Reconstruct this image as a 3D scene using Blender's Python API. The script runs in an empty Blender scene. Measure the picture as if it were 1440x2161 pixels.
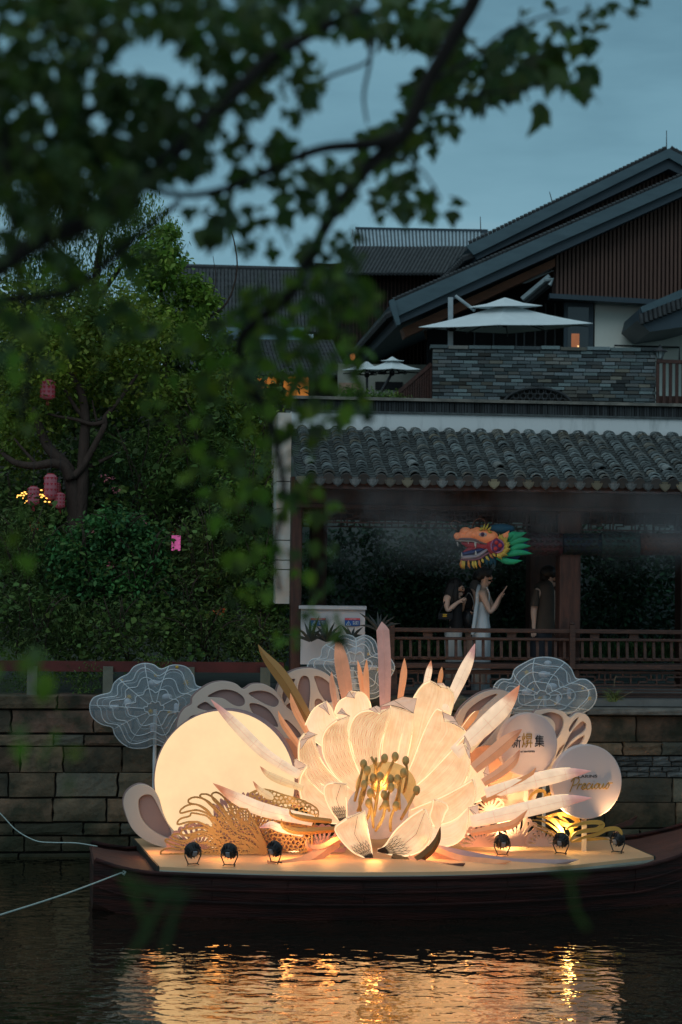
import bpy, bmesh, math, random
import numpy as np
from mathutils import Matrix, Vector
from mathutils.geometry import tessellate_polygon
random.seed(7)
rng = np.random.default_rng(7)
SC = bpy.context.scene
COL = SC.collection
PI = math.pi

# ------------------------------------------------------------------ camera
F = 3900.0                     # focal length in pixels of the 1440 x 2161 photograph
EYE = 3.6
PITCH = math.radians(1.76)
ROLL = 0.012
CAM = Matrix.Translation((0, 0, EYE)) @ Matrix.Rotation(math.radians(90) + PITCH, 4, 'X') @ Matrix.Rotation(ROLL, 4, 'Z')
cam_d = bpy.data.cameras.new('camera')
cam = bpy.data.objects.new('camera', cam_d)
COL.objects.link(cam)
cam.matrix_world = CAM
cam_d.sensor_fit = 'VERTICAL'
cam_d.sensor_height = 36.0
cam_d.lens = 36.0 * F / 2161.0
cam_d.clip_start = 0.05
cam_d.clip_end = 2000
cam_d.dof.use_dof = True
cam_d.dof.focus_distance = 20.8
cam_d.dof.aperture_fstop = 2.6
SC.camera = cam

# ------------------------------------------------------------------ sky, sun, exposure
W = bpy.data.worlds.new('World')
SC.world = W
W.use_nodes = True
nt = W.node_tree
nt.nodes.clear()
def wn(t, **k):
    n = nt.nodes.new(t)
    for a, b in k.items():
        setattr(n, a, b)
    return n
SUN_EL, SUN_ROT = math.radians(2.0), math.radians(200)
sky = wn('ShaderNodeTexSky')
sky.sky_type = 'NISHITA'
sky.sun_disc = False
sky.sun_elevation = SUN_EL
sky.sun_rotation = SUN_ROT
geo = wn('ShaderNodeTexCoord')
sep = wn('ShaderNodeSeparateXYZ')
nt.links.new(geo.outputs['Generated'], sep.inputs[0])
# dusk cloud deck: colour by elevation, broken by soft stretched clouds
ramp = wn('ShaderNodeValToRGB')
cr = ramp.color_ramp
cr.elements[0].position = 0.0
cr.elements[0].color = (0.215, 0.33, 0.40, 1)
cr.elements[1].position = 1.0
cr.elements[1].color = (0.30, 0.41, 0.46, 1)
for p, c in ((0.12, (0.20, 0.33, 0.405, 1)), (0.18, (0.155, 0.30, 0.38, 1)), (0.25, (0.125, 0.255, 0.33, 1)), (0.32, (0.085, 0.185, 0.25, 1)), (0.5, (0.20, 0.30, 0.36, 1))):
    e = cr.elements.new(p)
    e.color = c
mp = wn('ShaderNodeMapping')
mp.inputs['Scale'].default_value = (2.2, 2.2, 9.0)
nt.links.new(geo.outputs['Generated'], mp.inputs[0])
ns = wn('ShaderNodeTexNoise')
ns.inputs['Scale'].default_value = 2.3
ns.inputs['Detail'].default_value = 5
ns.inputs['Roughness'].default_value = 0.5
nt.links.new(mp.outputs[0], ns.inputs['Vector'])
ma = wn('ShaderNodeMath', operation='MULTIPLY_ADD')
ma.inputs[1].default_value = 0.34
ma.inputs[2].default_value = -0.17
nt.links.new(ns.outputs['Fac'], ma.inputs[0])
ad = wn('ShaderNodeMath', operation='ADD')
nt.links.new(sep.outputs['Z'], ad.inputs[0])
nt.links.new(ma.outputs[0], ad.inputs[1])
nt.links.new(ad.outputs[0], ramp.inputs[0])
sc_ = wn('ShaderNodeVectorMath', operation='SCALE')
sc_.inputs['Scale'].default_value = 0.05
nt.links.new(sky.outputs[0], sc_.inputs[0])
mx = wn('ShaderNodeMix', data_type='RGBA')
mx.inputs['Factor'].default_value = 0.88
nt.links.new(sc_.outputs[0], mx.inputs[6])
nt.links.new(ramp.outputs[0], mx.inputs[7])
bg = wn('ShaderNodeBackground')
bg.inputs['Strength'].default_value = 1.36
nt.links.new(mx.outputs[2], bg.inputs[0])
out = wn('ShaderNodeOutputWorld')
nt.links.new(bg.outputs[0], out.inputs[0])

sun_d = bpy.data.lights.new('sun', 'SUN')
sun_d.energy = 0.55
sun_d.angle = math.radians(40)
sun_d.color = (0.85, 0.93, 1.0)
sun = bpy.data.objects.new('sun', sun_d)
COL.objects.link(sun)
sun.rotation_euler = (math.radians(50), 0, math.radians(-20))

vs = SC.view_settings
vs.view_transform = 'Standard'
vs.look = 'None'
vs.exposure = 0.0
vs.gamma = 1.0
vs.use_curve_mapping = False
SC.render.engine = 'CYCLES'
SC.cycles.use_denoising = True
SC.cycles.max_bounces = 6
SC.cycles.diffuse_bounces = 3
SC.cycles.glossy_bounces = 3
SC.cycles.transmission_bounces = 4
SC.cycles.transparent_max_bounces = 24
SC.cycles.sample_clamp_indirect = 4.0
SC.cycles.caustics_reflective = False
SC.cycles.caustics_refractive = False

# ------------------------------------------------------------------ pixel rays
R3 = CAM.to_3x3()
def ray(px, py):
    return R3 @ Vector(((px - 720.0) / F, (1080.5 - py) / F, -1.0))
def P(px, py, Y):
    d = ray(px, py)
    t = Y / d.y
    return Vector((d.x * t, Y, EYE + d.z * t))
def G(px, py, z):
    d = ray(px, py)
    t = (z - EYE) / d.z
    return Vector((d.x * t, d.y * t, z))
# canal frame: u along the bank (to the right and away), w away from the water
TH = math.radians(5.5)
EU = Vector((math.cos(TH), math.sin(TH), 0))
EW = Vector((-math.sin(TH), math.cos(TH), 0))
_o = P(900, 1470, 23.9)
ORG = Vector((_o.x, _o.y, 0))
def L(u, w, z):
    return ORG + EU * u + EW * w + Vector((0, 0, z))
def U(px, py, w=0.0):
    """(u, z) of the pixel on the plane at distance w behind the facade line"""
    d = ray(px, py)
    o = Vector((0, 0, EYE)) - ORG
    t = (w - o.dot(EW)) / d.dot(EW)
    p = o + d * t
    return p.dot(EU), p.z

# ------------------------------------------------------------------ materials
MATS = {}
def mat(name, col, rough=0.7, metal=0.0, col2=None, scale=4.0, stretch=None, bump=0.0, bscale=None, emit=None, estr=0.0,
        rand=0.0, transl=0.0, alpha=1.0, spec=0.3, island=0.0, lo=0.35, hi=0.65, detail=6.0, tint=None):
    if name in MATS:
        return MATS[name]
    m = bpy.data.materials.new(name)
    m.use_nodes = True
    t = m.node_tree
    t.nodes.clear()
    N = lambda ty: t.nodes.new(ty)
    K = t.links.new
    pr = N('ShaderNodeBsdfPrincipled')
    tc = N('ShaderNodeTexCoord')
    vec = tc.outputs['Object']
    if stretch:
        mpn = N('ShaderNodeMapping')
        mpn.inputs['Scale'].default_value = stretch
        K(vec, mpn.inputs[0])
        vec = mpn.outputs[0]
    nz = N('ShaderNodeTexNoise')
    nz.inputs['Scale'].default_value = scale
    nz.inputs['Detail'].default_value = detail
    nz.inputs['Roughness'].default_value = 0.62
    K(vec, nz.inputs['Vector'])
    mr = N('ShaderNodeMapRange')
    mr.inputs[1].default_value = lo
    mr.inputs[2].default_value = hi
    K(nz.outputs['Fac'], mr.inputs[0])
    mix = N('ShaderNodeMix')
    mix.data_type = 'RGBA'
    c2 = col2 if col2 else tuple(c * 0.75 for c in col[:3])
    mix.inputs[6].default_value = (*c2[:3], 1)
    mix.inputs[7].default_value = (*col[:3], 1)
    K(mr.outputs[0], mix.inputs[0])
    c = mix.outputs[2]
    if rand or island:
        hs = N('ShaderNodeHueSaturation')
        if rand:
            oi = N('ShaderNodeObjectInfo')
            src = oi.outputs['Random']
        else:
            gi = N('ShaderNodeNewGeometry')
            src = gi.outputs['Random Per Island']
        a = rand or island
        m2 = N('ShaderNodeMapRange')
        m2.inputs[3].default_value = 1 - a
        m2.inputs[4].default_value = 1 + a
        K(src, m2.inputs[0])
        K(m2.outputs[0], hs.inputs['Value'])
        wv = N('ShaderNodeMath')
        wv.operation = 'MULTIPLY'
        wv.inputs[1].default_value = 13.7
        K(src, wv.inputs[0])
        fr = N('ShaderNodeMath')
        fr.operation = 'FRACT'
        K(wv.outputs[0], fr.inputs[0])
        m3 = N('ShaderNodeMapRange')
        m3.inputs[3].default_value = 0.5 - 0.06 * a
        m3.inputs[4].default_value = 0.5 + 0.05 * a
        K(fr.outputs[0], m3.inputs[0])
        K(m3.outputs[0], hs.inputs['Hue'])
        if tint:
            mt = N('ShaderNodeMix')
            mt.data_type = 'RGBA'
            mt.inputs[7].default_value = (*tint, 1)
            m4 = N('ShaderNodeMapRange')
            m4.inputs[1].default_value = 0.55
            m4.inputs[2].default_value = 1.0
            K(fr.outputs[0], m4.inputs[0])
            K(m4.outputs[0], mt.inputs[0])
            K(c, mt.inputs[6])
            c = mt.outputs[2]
        K(c, hs.inputs['Color'])
        c = hs.outputs[0]
    K(c, pr.inputs['Base Color'])
    pr.inputs['Roughness'].default_value = rough
    pr.inputs['Metallic'].default_value = metal
    pr.inputs['Specular IOR Level'].default_value = spec
    if bump:
        b = N('ShaderNodeBump')
        b.inputs['Strength'].default_value = bump
        b.inputs['Distance'].default_value = 0.02
        n2 = N('ShaderNodeTexNoise')
        n2.inputs['Scale'].default_value = bscale or scale * 4
        n2.inputs['Detail'].default_value = 8
        K(vec, n2.inputs['Vector'])
        K(n2.outputs['Fac'], b.inputs['Height'])
        K(b.outputs[0], pr.inputs['Normal'])
    if emit:
        mx_ = N('ShaderNodeMix')
        mx_.data_type = 'RGBA'
        mx_.inputs[6].default_value = (*[e * 0.82 for e in emit[:3]], 1)
        mx_.inputs[7].default_value = (*emit[:3], 1)
        K(mr.outputs[0], mx_.inputs[0])
        K(mx_.outputs[2], pr.inputs['Emission Color'])
        pr.inputs['Emission Strength'].default_value = estr
    o = N('ShaderNodeOutputMaterial')
    sh = pr.outputs[0]
    if transl:
        tr = N('ShaderNodeBsdfTranslucent')
        K(c, tr.inputs[0])
        ms = N('ShaderNodeMixShader')
        ms.inputs[0].default_value = transl
        K(sh, ms.inputs[1])
        K(tr.outputs[0], ms.inputs[2])
        sh = ms.outputs[0]
    if alpha < 1:
        tp = N('ShaderNodeBsdfTransparent')
        ms = N('ShaderNodeMixShader')
        ms.inputs[0].default_value = alpha
        K(tp.outputs[0], ms.inputs[1])
        K(sh, ms.inputs[2])
        sh = ms.outputs[0]
    K(sh, o.inputs[0])
    MATS[name] = m
    return m

# ------------------------------------------------------------------ object helpers
def tag(o, label=None, cat=None, group=None, kind=None):
    if label: o['label'] = label
    if cat: o['category'] = cat
    if group: o['group'] = group
    if kind: o['kind'] = kind
    return o
MW = {}
def thing(name, label, cat, loc=(0, 0, 0), group=None):
    o = bpy.data.objects.new(name, None)
    COL.objects.link(o)
    o.empty_display_size = 0.2
    o.location = loc
    MW[o.name] = Matrix.Translation(loc)
    return tag(o, label, cat, group)
def adopt(o, parent):
    if parent is not None:
        o.parent = parent
        if parent.name in MW:
            o.matrix_parent_inverse = MW[parent.name].inverted()
    return o
def link(name, me, m=None, parent=None, mx=None):
    o = bpy.data.objects.new(name, me)
    COL.objects.link(o)
    if m is not None:
        me.materials.clear()
        for q in (m if isinstance(m, (list, tuple)) else [m]):
            me.materials.append(q)
    adopt(o, parent)
    if mx is not None:
        o.matrix_basis = mx
    return o
def copy_thing(root, delta_mx, label=None, group=None, kids=None):
    """copy a thing (Empty) with parts and sub-parts, moved by a world matrix"""
    r = root.copy()
    COL.objects.link(r)
    old = MW[root.name]
    new = delta_mx @ old
    MW[r.name] = new
    r.matrix_world = new
    if label: r['label'] = label
    if group: r['group'] = group
    for ch in (kids if kids is not None else list(root.children)):
        c = ch.copy()
        COL.objects.link(c)
        c.parent = r
        c.matrix_parent_inverse = old.inverted()
        for g in ch.children:
            d = g.copy()
            COL.objects.link(d)
            d.parent = c
    return r
class MB:
    def __init__(s):
        s.v = []; s.f = []; s.mi = []
    def add(s, vs, fs, mi=0):
        n = len(s.v)
        s.v.extend([tuple(v) for v in vs])
        s.f.extend([tuple(i + n for i in f) for f in fs])
        s.mi.extend([mi] * len(fs))
        return s
    def box(s, a, b, fn=None, mi=0):
        """box between corners a and b, passed through fn (a frame)"""
        x0, y0, z0 = [min(p, q) for p, q in zip(a, b)]
        x1, y1, z1 = [max(p, q) for p, q in zip(a, b)]
        vs = [(x0, y0, z0), (x1, y0, z0), (x1, y1, z0), (x0, y1, z0), (x0, y0, z1), (x1, y0, z1), (x1, y1, z1), (x0, y1, z1)]
        if fn: vs = [fn(*v) for v in vs]
        return s.add(vs, [(0, 3, 2, 1), (4, 5, 6, 7), (0, 1, 5, 4), (1, 2, 6, 5), (2, 3, 7, 6), (3, 0, 4, 7)], mi)
    def beam(s, p, q, w, h, up=Vector((0, 0, 1)), mi=0):
        p, q = Vector(p), Vector(q)
        d = (q - p).normalized()
        r = d.cross(up)
        if r.length < 1e-5: r = Vector((1, 0, 0))
        r.normalize()
        t = r.cross(d)
        vs = []
        for c in (p, q):
            for a, b in ((-1, -1), (1, -1), (1, 1), (-1, 1)):
                vs.append(c + r * (a * w / 2) + t * (b * h / 2))
        return s.add(vs, [(0, 1, 2, 3), (7, 6, 5, 4), (0, 4, 5, 1), (1, 5, 6, 2), (2, 6, 7, 3), (3, 7, 4, 0)], mi)
    def tube(s, pts, rad, seg=6, mi=0, flat=1.0, nrm=None):
        pts = [Vector(p) for p in pts]
        n = len(pts)
        if not isinstance(rad, (list, tuple)): rad = [rad] * n
        if len(rad) != n:
            q_ = list(rad); m_ = len(q_) - 1
            rad = []
            for i in range(n):
                x_ = i / (n - 1) * m_; j_ = min(int(x_), m_ - 1)
                rad.append(q_[j_] + (q_[j_ + 1] - q_[j_]) * (x_ - j_))
        prev = None
        vs = []
        for i, p in enumerate(pts):
            d = (pts[min(i + 1, n - 1)] - pts[max(i - 1, 0)])
            if d.length < 1e-9: d = Vector((0, 0, 1))
            d.normalize()
            if nrm is not None:
                a = Vector(nrm) - d * d.dot(Vector(nrm))
            elif prev is None:
                a = d.cross(Vector((0.13, 0.31, 0.94)))
            else:
                a = prev - d * prev.dot(d)
            if a.length < 1e-6: a = d.orthogonal()
            a.normalize()
            prev = a
            b = d.cross(a)
            for k in range(seg):
                t = 2 * PI * k / seg
                vs.append(p + a * (math.cos(t) * rad[i] * flat) + b * (math.sin(t) * rad[i]))
        fs = []
        for i in range(n - 1):
            for k in range(seg):
                fs.append((i * seg + k, i * seg + (k + 1) % seg, (i + 1) * seg + (k + 1) % seg, (i + 1) * seg + k))
        fs.append(tuple(range(seg - 1, -1, -1)))
        fs.append(tuple((n - 1) * seg + k for k in range(seg)))
        return s.add(vs, fs, mi)
    def lathe(s, prof, mx=None, seg=16, mi=0):
        vs = []
        for r, z in prof:
            for k in range(seg):
                t = 2 * PI * k / seg
                v = Vector((r * math.cos(t), r * math.sin(t), z))
                vs.append(mx @ v if mx else v)
        fs = []
        for i in range(len(prof) - 1):
            for k in range(seg):
                fs.append((i * seg + k, i * seg + (k + 1) % seg, (i + 1) * seg + (k + 1) % seg, (i + 1) * seg + k))
        if prof[0][0] > 1e-4: fs.append(tuple(range(seg - 1, -1, -1)))
        if prof[-1][0] > 1e-4: fs.append(tuple((len(prof) - 1) * seg + k for k in range(seg)))
        return s.add(vs, fs, mi)
    def ball(s, c, r, seg=10, ring=6, sc=(1, 1, 1), mi=0, rot=None):
        c = Vector(c)
        vs = []
        for i in range(ring + 1):
            a = PI * i / ring
            for k in range(seg):
                t = 2 * PI * k / seg
                q = Vector((r * sc[0] * math.sin(a) * math.cos(t), r * sc[1] * math.sin(a) * math.sin(t), r * sc[2] * math.cos(a)))
                if rot: q = rot @ q
                vs.append(c + q)
        fs = []
        for i in range(ring):
            for k in range(seg):
                fs.append((i * seg + k, (i + 1) * seg + k, (i + 1) * seg + (k + 1) % seg, i * seg + (k + 1) % seg))
        return s.add(vs, fs, mi)
    def grid(s, rows, mi=0, close=False):
        nr, nc = len(rows), len(rows[0])
        vs = [v for r in rows for v in r]
        fs = []
        for i in range(nr - 1):
            for k in range(nc if close else nc - 1):
                fs.append((i * nc + k, i * nc + (k + 1) % nc, (i + 1) * nc + (k + 1) % nc, (i + 1) * nc + k))
        return s.add(vs, fs, mi)
    def prism(s, poly, off, mi=0):
        """closed polygon of world points extruded by off"""
        poly = [Vector(p) for p in poly]
        off = Vector(off)
        n = len(poly)
        tri = tessellate_polygon([poly])
        vs = poly + [p + off for p in poly]
        fs = [tuple(t) for t in tri] + [tuple(i + n for i in reversed(t)) for t in tri]
        fs += [(i, (i + 1) % n, (i + 1) % n + n, i + n) for i in range(n)]
        return s.add(vs, fs, mi)
    def mesh(s, name, smooth=False):
        me = bpy.data.meshes.new(name)
        me.from_pydata([tuple(v) for v in s.v], [], s.f)
        if any(s.mi):
            me.polygons.foreach_set('material_index', s.mi)
        me.polygons.foreach_set('use_smooth', [smooth] * len(s.f))
        bm = bmesh.new()
        bm.from_mesh(me)
        bmesh.ops.recalc_face_normals(bm, faces=bm.faces)
        bm.to_mesh(me)
        bm.free()
        me.update()
        return me
    def build(s, name, m, parent=None, smooth=False, mx=None):
        return link(name, s.mesh(name, smooth), m, parent, mx)
def spline(pts, n=8, closed=False):
    """Catmull-Rom through 2-D or 3-D points"""
    pts = [Vector(p) for p in pts]
    m = len(pts)
    o = []
    rg = range(m) if closed else range(m - 1)
    for i in rg:
        p1, p2 = pts[i], pts[(i + 1) % m]
        p0 = pts[(i - 1) % m] if closed or i > 0 else p1 * 2 - p2
        p3 = pts[(i + 2) % m] if closed or i + 2 < m else p2 * 2 - p1
        for k in range(n):
            t = k / n
            o.append(0.5 * ((2 * p1) + (p2 - p0) * t + (2 * p0 - 5 * p1 + 4 * p2 - p3) * t * t + (3 * p1 - p0 - 3 * p2 + p3) * t ** 3))
    if not closed: o.append(pts[-1])
    return o
def curve_mesh(name, splines, thick, bevel=0.0):
    """filled flat board with holes: splines are closed 2-D point lists in metres (x right, y up); returns a mesh in its own x/z plane"""
    cu = bpy.data.curves.new(name, 'CURVE')
    cu.dimensions = '2D'
    cu.fill_mode = 'BOTH'
    cu.extrude = thick / 2
    cu.bevel_depth = bevel
    for pts in splines:
        sp = cu.splines.new('POLY')
        sp.points.add(len(pts) - 1)
        for q, p in zip(sp.points, pts):
            q.co = (p[0], p[1], 0, 1)
        sp.use_cyclic_u = True
    o = bpy.data.objects.new(name, cu)
    COL.objects.link(o)
    dg = bpy.context.evaluated_depsgraph_get()
    me = bpy.data.meshes.new_from_object(o.evaluated_get(dg), depsgraph=dg)
    bpy.data.objects.remove(o)
    bpy.data.curves.remove(cu)
    return me
def board(name, outline, holes, Y, thick, m, parent, yaw=0.0, sm=6, smh=5, bevel=0.004):
    """a cut board standing upright at distance Y; outline and holes in photo pixels"""
    cx = sum(p[0] for p in outline) / len(outline)
    cy = sum(p[1] for p in outline) / len(outline)
    c = P(cx, cy, Y)
    def loc(pts, n):
        pp = spline([(p[0], p[1]) for p in pts], n, True) if n > 1 else [Vector((p[0], p[1])) for p in pts]
        r = []
        for q in pp:
            w = P(q[0], q[1], Y) - c
            r.append((w.x / math.cos(yaw), w.z))
        return r
    me = curve_mesh(name, [loc(outline, sm)] + [loc(h, smh) for h in holes], thick, bevel)
    mx = Matrix.Translation(c) @ Matrix.Rotation(yaw, 4, 'Z') @ Matrix.Rotation(PI / 2, 4, 'X')
    me.transform(mx)
    return link(name, me, m, parent)
def text_mesh(name, body, size, thick, shear=0.0):
    cu = bpy.data.curves.new(name, 'FONT')
    cu.body = body
    cu.size = size
    cu.extrude = thick / 2
    cu.shear = shear
    cu.align_x = 'CENTER'
    cu.align_y = 'CENTER'
    cu.resolution_u = 3
    o = bpy.data.objects.new(name, cu)
    COL.objects.link(o)
    dg = bpy.context.evaluated_depsgraph_get()
    me = bpy.data.meshes.new_from_object(o.evaluated_get(dg), depsgraph=dg)
    bpy.data.objects.remove(o)
    return me
def text(name, body, px, py, Y, hpx, m, parent, yaw=0.0, thick=0.004, shear=0.0, wpx=None, rot=0.0):
    s = Y / F
    me = text_mesh(name, body, hpx * s * 1.35, thick, shear)
    if wpx:
        xs = [v.co.x for v in me.vertices]
        k = wpx * s / max(1e-6, max(xs) - min(xs))
        me.transform(Matrix.Diagonal((k, 1, 1, 1)))
    me.transform(Matrix.Translation(P(px, py, Y)) @ Matrix.Rotation(yaw, 4, 'Z') @ Matrix.Rotation(PI / 2, 4, 'X') @ Matrix.Rotation(rot, 4, 'Z'))
    return link(name, me, m, parent)
# leaves: accumulated in numpy, one mesh per plant crown
LEAF = {  # flat outlines, x across, y along; fan triangulated from the base
    'oval': [(0, 0, 0), (0.26, 0.35, 0.05), (0.2, 0.75, 0.04), (0, 1, -0.06), (-0.2, 0.75, 0.04), (-0.26, 0.35, 0.05)],
    'narrow': [(0, 0, 0), (0.12, 0.4, 0.02), (0, 1, -0.12), (-0.12, 0.4, 0.02)],
    'lobed': [(0, 0, 0), (0.34, 0.06, 0.03), (0.60, 0.42, 0.07), (0.30, 0.50, 0.03), (0.2, 0.72, 0.02), (0, 1.08, -0.1), (-0.2, 0.72, 0.02), (-0.30, 0.50, 0.03), (-0.60, 0.42, 0.07), (-0.34, 0.06, 0.03)],
    'rhomb': [(0, 0, 0), (0.42, 0.30, 0.05), (0.33, 0.62, 0.03), (0, 1.05, -0.08), (-0.33, 0.62, 0.03), (-0.42, 0.30, 0.05)],
}
def leaf_mesh(name, pos, size, kind='oval', droop=0.4, mats=None, mi=None, seed=1, axis=None):
    r = np.random.default_rng(seed)
    pos = np.asarray(pos, dtype=np.float64)
    n = len(pos)
    sh = np.array(LEAF[kind])
    k = len(sh)
    size = np.broadcast_to(np.asarray(size, dtype=float), (n,)) * r.uniform(0.7, 1.25, n)
    az = r.uniform(0, 2 * PI, n)
    el = r.normal(-droop, 0.45, n)
    d = np.stack([np.cos(az) * np.cos(el), np.sin(az) * np.cos(el), np.sin(el)], 1)
    if axis is not None:
        d = d * 0.6 + np.asarray(axis)
        d /= np.linalg.norm(d, axis=1)[:, None]
    up = r.normal(0, 0.55, (n, 3)) + np.array([0, 0, 1.0])
    a = np.cross(d, up)
    a /= np.linalg.norm(a, axis=1)[:, None] + 1e-9
    b = np.cross(a, d)
    v = (pos[:, None, :] + size[:, None, None] * (sh[None, :, 0:1] * a[:, None, :] + sh[None, :, 1:2] * d[:, None, :] + sh[None, :, 2:3] * b[:, None, :]))
    v = v.reshape(-1, 3)
    me = bpy.data.meshes.new(name)
    me.vertices.add(n * k)
    me.vertices.foreach_set('co', v.ravel())
    me.loops.add(n * k)
    me.loops.foreach_set('vertex_index', np.arange(n * k, dtype=np.int32))
    me.polygons.add(n)
    me.polygons.foreach_set('loop_start', np.arange(n, dtype=np.int32) * k)
    me.polygons.foreach_set('loop_total', np.full(n, k, dtype=np.int32))
    if mi is not None:
        me.polygons.foreach_set('material_index', np.asarray(mi, dtype=np.int32))
    me.update(calc_edges=True)
    me.validate()
    return me
def clumps(blobs, per, seed, thin=0.5):
    """leaf positions: inside each blob (centre, radii), leaves gather in small sprigs"""
    r = np.random.default_rng(seed)
    out = []
    for (c, rad, n) in blobs:
        c = np.array(c); rad = np.array(rad)
        ns = max(1, int(n / per))
        d = r.normal(0, 1, (ns, 3))
        d /= np.linalg.norm(d, axis=1)[:, None]
        q = c + d * rad * (r.uniform(0.15, 1, ns) ** thin)[:, None]
        o = np.repeat(q, per, 0) + r.normal(0, 1, (ns * per, 3)) * (np.mean(rad) * 0.11 + 0.02)
        out.append(o)
    return np.concatenate(out)
# ================================================================== materials used by the place
M_stone = mat('quay_stone', (0.165, 0.115, 0.072), 0.9, col2=(0.035, 0.038, 0.024), scale=2.4, bump=1.0, bscale=16, rand=0.5, tint=(0.085, 0.085, 0.07), lo=.38, hi=.62, detail=9)
def wet_foot(m):
    """dark green waterline growth on the lowest courses of the wall"""
    t_ = m.node_tree; pr_ = [n for n in t_.nodes if n.type == 'BSDF_PRINCIPLED'][0]
    src = pr_.inputs['Base Color'].links[0].from_socket
    tc_ = t_.nodes.new('ShaderNodeTexCoord'); sx = t_.nodes.new('ShaderNodeSeparateXYZ'); nz = t_.nodes.new('ShaderNodeTexNoise')
    nz.inputs['Scale'].default_value = 3.0; nz.inputs['Detail'].default_value = 8
    t_.links.new(tc_.outputs['Object'], sx.inputs[0]); t_.links.new(tc_.outputs['Object'], nz.inputs['Vector'])
    ma_ = t_.nodes.new('ShaderNodeMath'); ma_.operation = 'MULTIPLY_ADD'; ma_.inputs[1].default_value = -0.9; t_.links.new(nz.outputs['Fac'], ma_.inputs[0]); t_.links.new(sx.outputs['Z'], ma_.inputs[2])
    mr = t_.nodes.new('ShaderNodeMapRange'); mr.inputs[1].default_value = -0.30; mr.inputs[2].default_value = 0.25; mr.inputs[3].default_value = 0.85; mr.inputs[4].default_value = 0.0; t_.links.new(ma_.outputs[0], mr.inputs[0])
    mi = t_.nodes.new('ShaderNodeMix'); mi.data_type = 'RGBA'; mi.inputs[7].default_value = (0.018, 0.024, 0.012, 1); t_.links.new(mr.outputs[0], mi.inputs[0]); t_.links.new(src, mi.inputs[6]); t_.links.new(mi.outputs[2], pr_.inputs['Base Color'])
wet_foot(M_stone)
M_stone_dark = mat('small_wall_stone', (0.09, 0.10, 0.10), 0.9, col2=(0.05, 0.052, 0.05), scale=6, bump=0.8, bscale=30, rand=0.4)
M_mortar = mat('wall_mortar', (0.025, 0.025, 0.022), 0.95, bump=0.5)
M_coping = mat('coping_stone', (0.22, 0.20, 0.17), 0.85, col2=(0.10, 0.098, 0.085), scale=5, bump=0.8, bscale=18, rand=0.2)
M_tile = mat('roof_tile_clay', (0.185, 0.215, 0.215), 0.8, col2=(0.085, 0.10, 0.10), scale=14, bump=0.5, bscale=60, rand=0.5, tint=(0.13, 0.125, 0.11))
M_tile2 = mat('pan_tile_clay', (0.10, 0.115, 0.115), 0.85, col2=(0.05, 0.058, 0.058), scale=9, bump=0.3, bscale=60)
M_tile_dark = mat('far_roof_tile', (0.055, 0.06, 0.062), 0.85, col2=(0.03, 0.034, 0.036), scale=6, bump=0.5, bscale=30)
M_wood = mat('dark_red_wood', (0.085, 0.036, 0.026), 0.55, col2=(0.04, 0.019, 0.015), scale=3, stretch=(6, 6, 1), bump=0.3, bscale=30)
M_rail = mat('weathered_rail_wood', (0.085, 0.043, 0.032), 0.55, col2=(0.04, 0.022, 0.018), scale=5, stretch=(1, 6, 8), bump=0.3, bscale=25)
M_plaster = mat('white_plaster', (0.66, 0.69, 0.68), 0.85, col2=(0.36, 0.39, 0.38), scale=1.6, stretch=(3, 3, 0.6), bump=0.15, lo=0.25, hi=0.5)
M_cream = mat('cream_render', (0.74, 0.78, 0.70), 0.9, col2=(0.66, 0.70, 0.62), scale=0.8)
M_clad = mat('brown_cladding', (0.115, 0.062, 0.045), 0.6, col2=(0.085, 0.045, 0.034), scale=2, stretch=(4, 4, 0.5))
M_clad_back = mat('cladding_recess', (0.03, 0.018, 0.014), 0.8)
M_fascia = mat('blue_grey_fascia', (0.075, 0.125, 0.145), 0.5, col2=(0.055, 0.095, 0.112), scale=1.2, stretch=(1, 1, 4), bump=0.1)
M_fascia2 = mat('dark_blue_fascia', (0.038, 0.062, 0.078), 0.5, col2=(0.03, 0.05, 0.064), scale=1.5)
M_soffit = mat('orange_brown_timber', (0.20, 0.075, 0.035), 0.6, col2=(0.12, 0.048, 0.024), scale=2, stretch=(1, 6, 6))
M_brick = mat('grey_blue_brick', (0.15, 0.185, 0.195), 0.9, col2=(0.075, 0.095, 0.102), scale=9, bump=0.4, bscale=40, rand=0.75, tint=(0.13, 0.12, 0.10))
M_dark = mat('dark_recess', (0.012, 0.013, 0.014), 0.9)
M_glass = mat('dark_window_glass', (0.02, 0.028, 0.032), 0.12, spec=0.7)
M_metal = mat('grey_metal', (0.35, 0.40, 0.42), 0.4, metal=0.6)
M_black = mat('black_metal', (0.012, 0.013, 0.015), 0.45, spec=0.4)
M_concrete = mat('concrete_post', (0.16, 0.165, 0.13), 0.9, col2=(0.10, 0.105, 0.08), bump=0.4)
M_ground = mat('garden_soil', (0.035, 0.04, 0.025), 0.95, col2=(0.02, 0.022, 0.015), scale=2, bump=0.5)
M_paving = mat('stone_paving', (0.16, 0.16, 0.15), 0.85, col2=(0.10, 0.10, 0.095), scale=3, bump=0.4)
M_canvas = mat('umbrella_canvas', (0.74, 0.80, 0.80), 0.8, col2=(0.68, 0.74, 0.74), scale=3, transl=0.12)

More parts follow.
